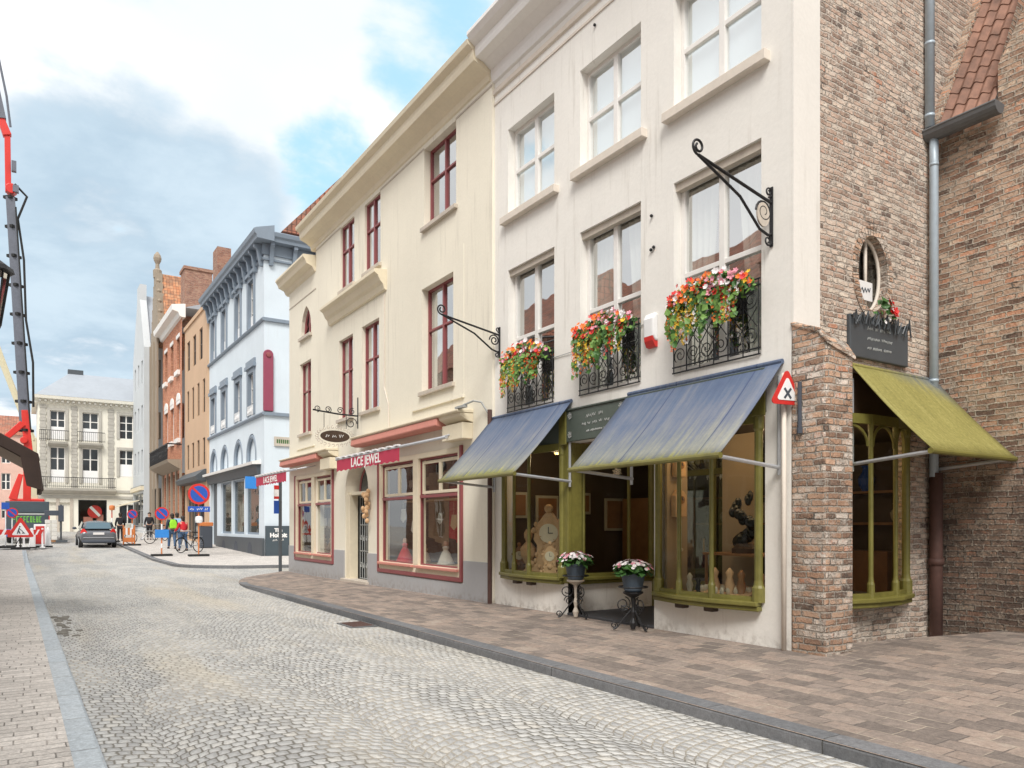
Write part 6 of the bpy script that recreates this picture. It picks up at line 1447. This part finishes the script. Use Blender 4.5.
# lace, dolls and drapery in the cream house windows
random.seed(21)
i = 0
where = ['far left', 'left', 'right', 'far right']
for (a, b, c, d_), nm in zip(shop, ('large right lace window', 'smaller left lace window')):
    for k in range(5):
        y = b-.35-(b-a-.7)*k/4; x = CX+.5+random.uniform(-.1, .25); hgt = random.uniform(.35, .6); z = c+.15
        col = random.choice(['lace', 'lace', 'clothred', 'lightwood'])
        t = thing('lace_doll', (x, y, z), f'doll in {"white lace" if col == "lace" else ("red" if col == "clothred" else "tan")} skirts, number {k+1} from the left in the {nm}', 'doll', 'dolls in the lace shop windows')
        t['label'] = f'doll in {"white lace" if col == "lace" else ("red" if col == "clothred" else "tan")} skirts, {["leftmost", "second from left", "middle one", "second from right", "rightmost"][k]} in the {nm}'
        mb = MB(); n = 16; mb.lathe([(.20*hgt/.5, 0), (.17*hgt/.5, .12*hgt), (.09, .5*hgt), (.05, .62*hgt), (.075, .74*hgt), (.03, .82*hgt)], (x, y, z), n); mb.build('dress', M[col], t)
        mb = MB(); mb.ball((x, y, z+.9*hgt), .055, .055, .065, 8); mb.build('head', M['skin'], t); i += 1
    for k in range(3):
        y0 = a+.25+(b-a-.5)*k/3; y1 = y0+(b-a-.5)/3-.12; x = CX+.95+.05*k; col = ['lace', 'clothred', 'shopcream'][k]
        t = thing('lace_cloth', (x, y0, 1.2), f'{["white lace", "dark red", "beige"][k]} cloth hung at the back of the {nm}', 'cloth')
        mb = MB(); n = 16; top = 2.6-.35*(k % 2)
        for j in range(n):
            u, v = j/n, (j+1)/n; w0, w1 = .05*math.sin(u*19), .05*math.sin(v*19)
            mb.poly([(x+w0, y0+(y1-y0)*u, .85+.3*u), (x+w1, y0+(y1-y0)*v, .85+.3*v), (x+w1*.3, y0+(y1-y0)*v, top), (x+w0*.3, y0+(y1-y0)*u, top)])
        mb.build('cloth', M[col], t, smooth=True)
t = thing('hanging_toys', (6.7, 16.75, 1.9), 'cluster of straw toys hung beside the lace shop door', 'toys')
mb = MB()
for k in range(22): mb.ball((6.70+random.uniform(-.05, .04), 16.58+random.uniform(-.13, .13), 1.45+.75*random.random()), .05, .05, .06, 7)
mb.build('toys', M['lightwood'], t)

# ------------------------------------------------------------------ people, bicycles and the car
def skinmesh(name, pts, edges, rad, mat, parent, root=0, lev=2):
    me = bpy.data.meshes.new(name); me.from_pydata(pts, edges, []); o = bpy.data.objects.new(name, me); C.objects.link(o)
    m = o.modifiers.new('Skin', 'SKIN'); sv = me.skin_vertices[0].data
    for i, r in enumerate(rad): sv[i].radius = (r, r) if not isinstance(r, tuple) else r; sv[i].use_root = i == root
    m.use_smooth_shade = True; s = o.modifiers.new('Sub', 'SUBSURF'); s.levels = s.render_levels = lev
    bpy.context.view_layer.update(); me2 = bpy.data.meshes.new_from_object(o.evaluated_get(bpy.context.evaluated_depsgraph_get()))
    bpy.data.objects.remove(o); bpy.data.meshes.remove(me)
    for p in me2.polygons: p.use_smooth = True
    me2.materials.clear(); me2.materials.append(mat); me2.name = name
    q = bpy.data.objects.new(name, me2); C.objects.link(q); q.parent = parent
    return q
def person(x, y, rz, label, top, legs, H=1.72, stride=.22, arms=((-.02, .05), (.05, .05)), hair='hairdark', extra=None, lean=0.):
    z = zg(y); t = thing('person', (x, y, z), label, 'person', 'people in the street'); t.rotation_euler.z = rz; k = H/1.75
    def S_(p): return tuple(v*k for v in p)
    ly = lean
    J = [(0,0,.95), (0,ly*.3,1.12), (0,ly*.7,1.34), (0,ly,1.47), (0,ly+.01,1.54), (0,ly+.02,1.64), (0,ly+.02,1.71)]
    E = [(0,1),(1,2),(2,3),(3,4),(4,5),(5,6)]; Rr = [.14,.125,.15,.075,.055,.095,.075]
    T = list(J[:4]); TE = [(0,1),(1,2),(2,3)]; TR = [.155,.15,.17,.085]
    Lg = [(0,0,.95)]; LE = []; LR = [.155]
    SH = []
    for sgn, st in ((-1, stride), (1, -stride)):
        b = len(J); hip = (sgn*.095, 0, .88); kn = (sgn*.10, st*.55+.03, .49); an = (sgn*.10, st, .09); toe = (sgn*.11, st+.15, .04)
        J += [hip, kn, an, toe]; E += [(0, b), (b, b+1), (b+1, b+2), (b+2, b+3)]; Rr += [.09,.062,.042,.038]
        b = len(Lg); Lg += [hip, kn, an]; LE += [(0, b), (b, b+1), (b+1, b+2)]; LR += [.105,.078,.062]
        SH.append([(sgn*.10, st-.05, .05), (sgn*.11, st+.08, .045), (sgn*.11, st+.17, .035)])
    for sgn, (ew, hw) in zip((-1, 1), arms):
        b = len(J); sh = (sgn*.18, ly*.9, 1.40); el = (sgn*.25, ly*.6+ew, 1.12); wr = (sgn*.25, ly*.6+ew+hw*2, .88+abs(hw)*1.2); hd = (sgn*.245, ly*.6+ew+hw*2.4, .80+abs(hw)*1.3)
        J += [sh, el, wr, hd]; E += [(2, b), (b, b+1), (b+1, b+2), (b+2, b+3)]; Rr += [.062,.045,.034,.036]
        b = len(T); T += [sh, el, wr]; TE += [(2, b), (b, b+1), (b+1, b+2)]; TR += [.082,.064,.052]
    skinmesh('body', [S_(p) for p in J], E, [r*k for r in Rr], M['skin'], t)
    skinmesh('jacket', [S_(p) for p in T], TE, [r*k for r in TR], top, t)
    skinmesh('trousers', [S_(p) for p in Lg], LE, [r*k for r in LR], legs, t)
    for s_ in SH: skinmesh('shoe', [S_(p) for p in s_], [(0,1),(1,2)], [.052*k,.05*k,.04*k], M['clothblack'], t)
    o_ = origin(t)
    mb = MB(); mb.ball(o_+Vector(S_((0, ly-.015, 1.68))), .105*k, .115*k, .105*k, 12); mb.ball(o_+Vector(S_((0, ly-.05, 1.60))), .09*k, .07*k, .10*k, 10); mb.build('hair', M[hair], t, smooth=True)
    mb = MB(); mb.ball(o_+Vector(S_((0, ly+.115, 1.625))), .014*k, .022*k, .022*k, 8); mb.build('nose', M['skin'], t, smooth=True)
    if extra: extra(t, o_, k)
    return t
def pack(mat):
    def f(t, o_, k):
        mb = MB(); mb.prism([o_+Vector(p)*k for p in ((-.15, -.30, 1.02), (.15, -.30, 1.02), (.16, -.30, 1.30), (.10, -.28, 1.46), (-.10, -.28, 1.46), (-.16, -.30, 1.30))], (0, .17*k, 0)); b = mb.build('backpack', mat, t, bevel=.04)
        mb = MB()
        for s_ in (-.1, .1): mb.tube([o_+Vector((s_, -.12, 1.42))*k, o_+Vector((s_, .06, 1.50))*k, o_+Vector((s_*1.1, .17, 1.35))*k, o_+Vector((s_*1.3, .1, 1.1))*k, o_+Vector((s_*1.4, -.14, 1.06))*k], .018, 5)
        mb.build('strap', mat, b)
    return f
person(6.56, 39.9, .35, 'person in a red jacket walking a bicycle along the pavement', M['clothred'], M['jeans'], 1.70, .18, ((.10, .11), (.10, .11)), lean=.06)
person(6.35, 41.9, .1, 'person in a dark jacket carrying a lime green backpack', M['clothnavy'], M['jeans'], 1.80, .22, extra=pack(M['clothlime']))
person(6.95, 44.2, -.1, 'person in a light blue shirt walking ahead of the red jacket', M['clothsky'], M['jeans'], 1.82, .2)
person(4.95, 52.2, .0, 'person in black clothes standing by the red marker post', M['clothblack'], M['clothblack'], 1.72, .06)
person(6.75, 53.5, 2.9, 'person in black clothes walking near the balcony entrance', M['clothblack'], M['clothblack'], 1.75, .2)

def bicycle(x, y, rz, label, frame):
    z = zg(y)+.004; t = thing('bicycle', (x, y, z), label, 'bicycle', 'bicycles on the pavement'); o = Vector((x, y, z)); r = .34
    def P(a, b, c=0): return o+Vector((c, a, b))
    for a in (-.54, .54):
        mb = MB(); mb.tube([P(a+r*math.cos(2*PI*i/28), r+.02+r*math.sin(2*PI*i/28)) for i in range(29)], .021, 7, False); w = mb.build('wheel', M['rubber'], t)
        mb = MB()
        for i in range(14): mb.tube([P(a, r+.02, .02*(-1)**i), P(a+(r-.01)*math.cos(2*PI*i/14), r+.02+(r-.01)*math.sin(2*PI*i/14))], .003, 3)
        mb.tube([P(a, r+.02, -.05), P(a, r+.02, .05)], .022, 8); mb.build('spokes', M['steel'], w)
    bb, st, hd, hd2 = P(-.08, .30), P(-.24, .82), P(.36, .86), P(.40, .72)
    mb = MB()
    for p, q, rr in ((bb, st, .017), (bb, hd2, .019), (P(-.22, .76), hd, .016), (bb, P(-.54, .36), .012), (P(-.22, .74), P(-.54, .36), .010), (hd, P(.54, .36), .014), (hd, P(.345, 1.0), .014), (st, P(-.27, .93), .014)): mb.tube([p, q], rr, 7)
    mb.build('frame', frame, t)
    mb = MB(); mb.tube([P(.20, 1.02, -.29), P(.33, 1.06, -.22), P(.35, 1.03, 0), P(.33, 1.06, .22), P(.20, 1.02, .29)], .013, 7); mb.build('handlebar', M['steel'], t)
    mb = MB(); mb.prism([P(-.42, .93, -.10), P(-.42, .93, .10), P(-.30, .95, .08), P(-.12, .95, .025), P(-.12, .95, -.025), P(-.30, .95, -.08)], (0, 0, .05)); mb.build('saddle', M['rubber'], t, bevel=.015)
    for s_ in (.32, -.38):
        mb = MB(); mb.tube([P(-.54+.37*math.cos(i*PI/8+.3) if s_ < 0 else .54+.37*math.cos(i*PI/8+.5), .36+.37*math.sin(i*PI/8+(.3 if s_ < 0 else .5))) for i in range(7)], .018, 5); mb.build('mudguard', frame, t)
    mb = MB(); mb.lathe([(.09, -.006), (.09, .006)], bb, 14, (1,0,0)); mb.tube([bb+Vector((.05,0,0)), bb+Vector((.07, .12, -.12))], .01, 5); mb.tube([bb-Vector((.05,0,0)), bb+Vector((-.07, -.12, .12))], .01, 5); mb.build('crank', M['steel'], t)
    mb = MB(); mb.box(x-.08, x+.08, y-.72, y-.30, z+.76, z+.78); mb.build('luggage_rack', M['steel'], t)
    t.rotation_euler.z = rz; return t
bicycle(6.55, 38.1, 2.2, 'black bicycle held by the person in the red jacket', M['rubber'])
bicycle(5.55, 47.6, 1.9, 'pale bicycle parked beside the orange barrier', M['paintwhite'])
bicycle(7.15, 51.8, .4, 'dark bicycle leaning near the brick house entrance', M['darkgrey'])

def car(x, y, label):
    z = zg(y)-.09; t = thing('parked_car', (x, y, z), label, 'car'); o = Vector((x, y, z)); t.rotation_euler.x = .0235
    L = 4.4
    def loft(secs, name, mat, parent, bev=0., sub=2):
        mb = MB(); rings = []
        for s in secs: rings.append([mb.bm.verts.new(o+Vector(p)) for p in s])
        for a, b in zip(rings, rings[1:]):
            n = len(a)
            for i in range(n): mb.bm.faces.new((a[i], a[(i+1) % n], b[(i+1) % n], b[i]))
        mb.bm.faces.new(rings[0][::-1]); mb.bm.faces.new(rings[-1]); bmesh.ops.recalc_face_normals(mb.bm, faces=mb.bm.faces)
        q = mb.build(name, mat, parent, smooth=True)
        if sub: m = q.modifiers.new('Sub', 'SUBSURF'); m.levels = m.render_levels = sub
        return q
    def sec(yy, w0, w1, z0, z1, zm): return [(-w0, yy, z0), (-w1, yy, zm), (-w1*.93, yy, z1), (-w1*.5, yy, z1+.02), (w1*.5, yy, z1+.02), (w1*.93, yy, z1), (w1, yy, zm), (w0, yy, z0), (w0*.5, yy, z0-.02), (-w0*.5, yy, z0-.02)]
    loft([sec(-2.12, .70, .80, .34, .80, .58), sec(-2.05, .76, .87, .28, .92, .60), sec(-1.6, .80, .89, .24, .97, .62), sec(-.6, .82, .90, .22, .95, .60), sec(.7, .82, .90, .22, .92, .60), sec(1.3, .80, .89, .24, .86, .60), sec(2.0, .74, .85, .30, .74, .55), sec(2.2, .62, .72, .36, .62, .5)], 'body', M['carpaint'], t)
    loft([[(-.76, -1.98, .90), (-.70, -1.86, 1.12), (-.58, -1.62, 1.40), (.58, -1.62, 1.40), (.70, -1.86, 1.12), (.76, -1.98, .90)], [(-.80, -1.2, .92), (-.74, -1.2, 1.2), (-.62, -1.2, 1.47), (.62, -1.2, 1.47), (.74, -1.2, 1.2), (.80, -1.2, .92)],
          [(-.80, .1, .92), (-.74, .1, 1.2), (-.60, .1, 1.46), (.60, .1, 1.46), (.74, .1, 1.2), (.80, .1, .92)], [(-.78, 1.15, .88), (-.74, 1.05, .93), (-.70, .95, .98), (.70, .95, .98), (.74, 1.05, .93), (.78, 1.15, .88)]], 'cabin', M['carpaint'], t, sub=1)
    mb = MB(); mb.poly([o+Vector(p) for p in ((-.62, -1.965, 1.03), (.62, -1.965, 1.03), (.53, -1.70, 1.35), (-.53, -1.70, 1.35))]); g = mb.build('rear_window', M['carglass'], t); sd = g.modifiers.new('S', 'SOLIDIFY'); sd.thickness = .05; sd.offset = 0
    for s_ in (-1, 1):
        mb = MB(); mb.prism([o+Vector(p) for p in ((s_*.805, -1.5, .97), (s_*.80, .85, .95), (s_*.66, .15, 1.38), (s_*.68, -1.3, 1.38))], (s_*.012, 0, 0)); mb.build('side_window', M['carglass'], t)
        mb = MB(); mb.prism([o+Vector(p) for p in ((s_*.52, -2.11, .74), (s_*.80, -2.03, .72), (s_*.84, -1.92, .84), (s_*.76, -1.98, 1.02), (s_*.66, -2.0, 1.04), (s_*.56, -2.09, .90))], (0, .1, 0)); mb.build('tail_light', M['taillight'], t, bevel=.015)
        mb = MB(); mb.ball(o+Vector((s_*.98, .75, 1.0)), .11, .06, .075, 10); mb.tube([o+Vector((s_*.86, .78, .96)), o+Vector((s_*.96, .76, .98))], .02, 6); mb.build('mirror', M['inkdark'], t, smooth=True)
        for yy in (-1.35, 1.35):
            mb = MB(); mb.lathe([(.17, -.10), (.29, -.10), (.32, -.06), (.32, .06), (.29, .10), (.17, .10)], o+Vector((s_*.79, yy, .32)), 22, (1,0,0)); w = mb.build('wheel', M['rubber'], t)
            mb = MB(); mb.lathe([(.19, -.105), (.20, .105), (.03, .11)], o+Vector((s_*.79, yy, .32)), 14, (1,0,0)); mb.build('rim', M['steel'], w)
    mb = MB(); mb.box(x-.26, x+.26, y-2.15, y-2.12, z+.72, z+.84); mb.build('number_plate', M['plate'], t, bevel=.005)
    mb = MB(); mb.box(x-.78, x+.78, y-2.17, y-2.0, z+.30, z+.44); mb.build('bumper_strip', M['inkdark'], t, bevel=.03)
    mb = MB(); mb.box(x-.72, x+.72, y-2.15, y-2.13, z+.56, z+.585); mb.build('chrome_strip', M['steel'], t)
    return t
car(3.28, 47.4, 'dark grey hatchback with red tail lights driving away along the cobbles')

# ------------------------------------------------------------------ light, sky, camera
TH = R(33.)
sun_dir = Vector((-.42, -.58, .86)).normalized()           # towards the sun
sl = bpy.data.lights.new('sun', 'SUN'); sl.energy = 1.5; sl.angle = R(24); sl.color = (1., .96, .90)
so = bpy.data.objects.new('sun', sl); C.objects.link(so); so.rotation_euler = (-sun_dir).to_track_quat('-Z', 'Y').to_euler()

wd = bpy.data.worlds.new('World'); bpy.context.scene.world = wd; wd.use_nodes = True
nt = NT(wd.node_tree); nt.n.clear()
out = nt.n.new('ShaderNodeOutputWorld'); bg = nt.n.new('ShaderNodeBackground'); nt.l.new(bg.outputs[0], out.inputs[0])
sk = nt.n.new('ShaderNodeTexSky'); sk.sky_type = 'NISHITA'; sk.sun_disc = False
sk.sun_elevation = math.asin(sun_dir.z); sk.sun_rotation = math.atan2(sun_dir.x, sun_dir.y)
tc = nt.n.new('ShaderNodeTexCoord').outputs['Generated']
x, y, z = nt.sep(tc)
zz = nt.add(nt.m('MAXIMUM', z, .0), .16)
cp = nt.comb(nt.m('DIVIDE', x, zz), nt.m('DIVIDE', y, zz), 0.)
c_, s_ = math.cos(TH), math.sin(TH)
def dirpx(px, py):
    r = (px-512)/750; u = (525-py)/750; v = Vector((r*c_+s_, -r*s_+c_, u)); return v.normalized()
def lobe(v, a0, a1):
    n = nt.n.new('ShaderNodeVectorMath'); n.operation = 'DOT_PRODUCT'; nt.link(tc, n.inputs[0]); n.inputs[1].default_value = v
    return nt.step(n.outputs['Value'], math.cos(R(a0)), math.cos(R(a1)))
n1 = nt.noise(cp, 1.15, 7., .58, .25); n2 = nt.noise(nt.vadd(cp, (5.2, 1.7, 0)), 2.6, 6., .6, .2); n3 = nt.noise(nt.vadd(cp, (9., 4., 2.)), .9, 5., .55)
# where the cloud breaks: open blue near (430,50) and (320,150), grey bank at left
gap = nt.m('MAXIMUM', nt.mul(lobe(dirpx(430, 30), 6.5, 0), .30), nt.mul(lobe(dirpx(335, 165), 5.5, 0), .24))
cover = nt.step(nt.add(nt.sub(nt.add(n1, nt.mul(nt.sub(n2, .5), .75)), gap), .24), .42, .62)
bank = nt.m('MAXIMUM', lobe(dirpx(115, 255), 13.5, 4), nt.mul(lobe(dirpx(215, 210), 7.5, 2.5), .9))
bank = nt.m('MAXIMUM', bank, nt.mul(lobe(dirpx(60, 350), 12, 3), .8))
bank = nt.step(nt.add(bank, nt.mul(nt.sub(nt.add(n2, n1), 1.), 1.9)), .25, .85)
whitec = nt.mixc(nt.step(n3, .35, .7), (5.6, 5.9, 6.1), (7.6, 7.6, 7.6))
greyc = nt.mixc(nt.step(n2, .3, .7), (2.9, 3.8, 4.6), (4.1, 4.95, 5.6))
blue = nt.mixc(.72, sk.outputs[0], (3.7, 6.0, 7.3))
col = nt.mixc(cover, blue, whitec); col = nt.mixc(nt.mul(bank, 1.), col, greyc)
low = nt.step(z, .02, .16, 1., 0.); col = nt.mixc(nt.mul(low, .6), col, (4.2, 4.5, 4.7))
nt.link(col, bg.inputs[0]); bg.inputs[1].default_value = .075

cam = bpy.data.cameras.new('camera'); co = bpy.data.objects.new('camera', cam); C.objects.link(co)
co.location = (0, 0, 1.40); co.rotation_euler = (R(90), 0, -TH)
cam.sensor_width = 36; cam.lens = 750/1024*36; cam.shift_y = 141/1024; cam.clip_start = .05; cam.clip_end = 3000
sc = bpy.context.scene; sc.camera = co
sc.view_settings.view_transform = 'Standard'; sc.view_settings.look = 'None'; sc.view_settings.exposure = 1.2; sc.view_settings.gamma = 1
sc.cycles.use_denoising = True; sc.cycles.max_bounces = 8; sc.cycles.transparent_max_bounces = 12
sc.cycles.sample_clamp_indirect = 6

# ------------------------------------------------------------------ one mesh per part: separate pieces that stand apart
def islands(o):
    me = o.data; par = list(range(len(me.vertices)))
    def f(i):
        while par[i] != i: par[i] = par[par[i]]; i = par[i]
        return i
    for e in me.edges:
        a, b = f(e.vertices[0]), f(e.vertices[1]); par[a] = b
    g = {}
    for p in me.polygons: g.setdefault(f(p.vertices[0]), []).append(p.index)
    return list(g.values())
def split_pieces(o):
    parts = islands(o)
    if len(parts) < 2: return
    for k, idx in enumerate(parts):
        keep = set(idx); bm = bmesh.new(); bm.from_mesh(o.data); bm.faces.ensure_lookup_table()
        bmesh.ops.delete(bm, geom=[f for f in bm.faces if f.index not in keep], context='FACES')
        me = bpy.data.meshes.new(o.data.name); bm.to_mesh(me); bm.free()
        for m_ in o.data.materials:
            if len(me.materials) < len(o.data.materials): me.materials.append(m_)
        q = o.copy(); q.data = me; C.objects.link(q)
    bpy.data.objects.remove(o)
SPLIT = {'arm', 'rail', 'frieze_line', 'recess_wall', 'window_surround', 'fascia_pilaster', 'sill_bracket', 'wall_hook', 'post', 'pilaster', 'door_pilaster', 'modillion', 'display_panel', 'plinth', 'cellar_vent', 'tail_marker', 'bar_cover', 'strap', 'glass_cups', 'paving_blocks', 'valve_block', 'shelf', 'display_goods', 'plate', 'cable_clip'}
for o in list(C.objects):
    if o.type == 'MESH' and o.name.split('.')[0] in SPLIT and not o.children: split_pieces(o)
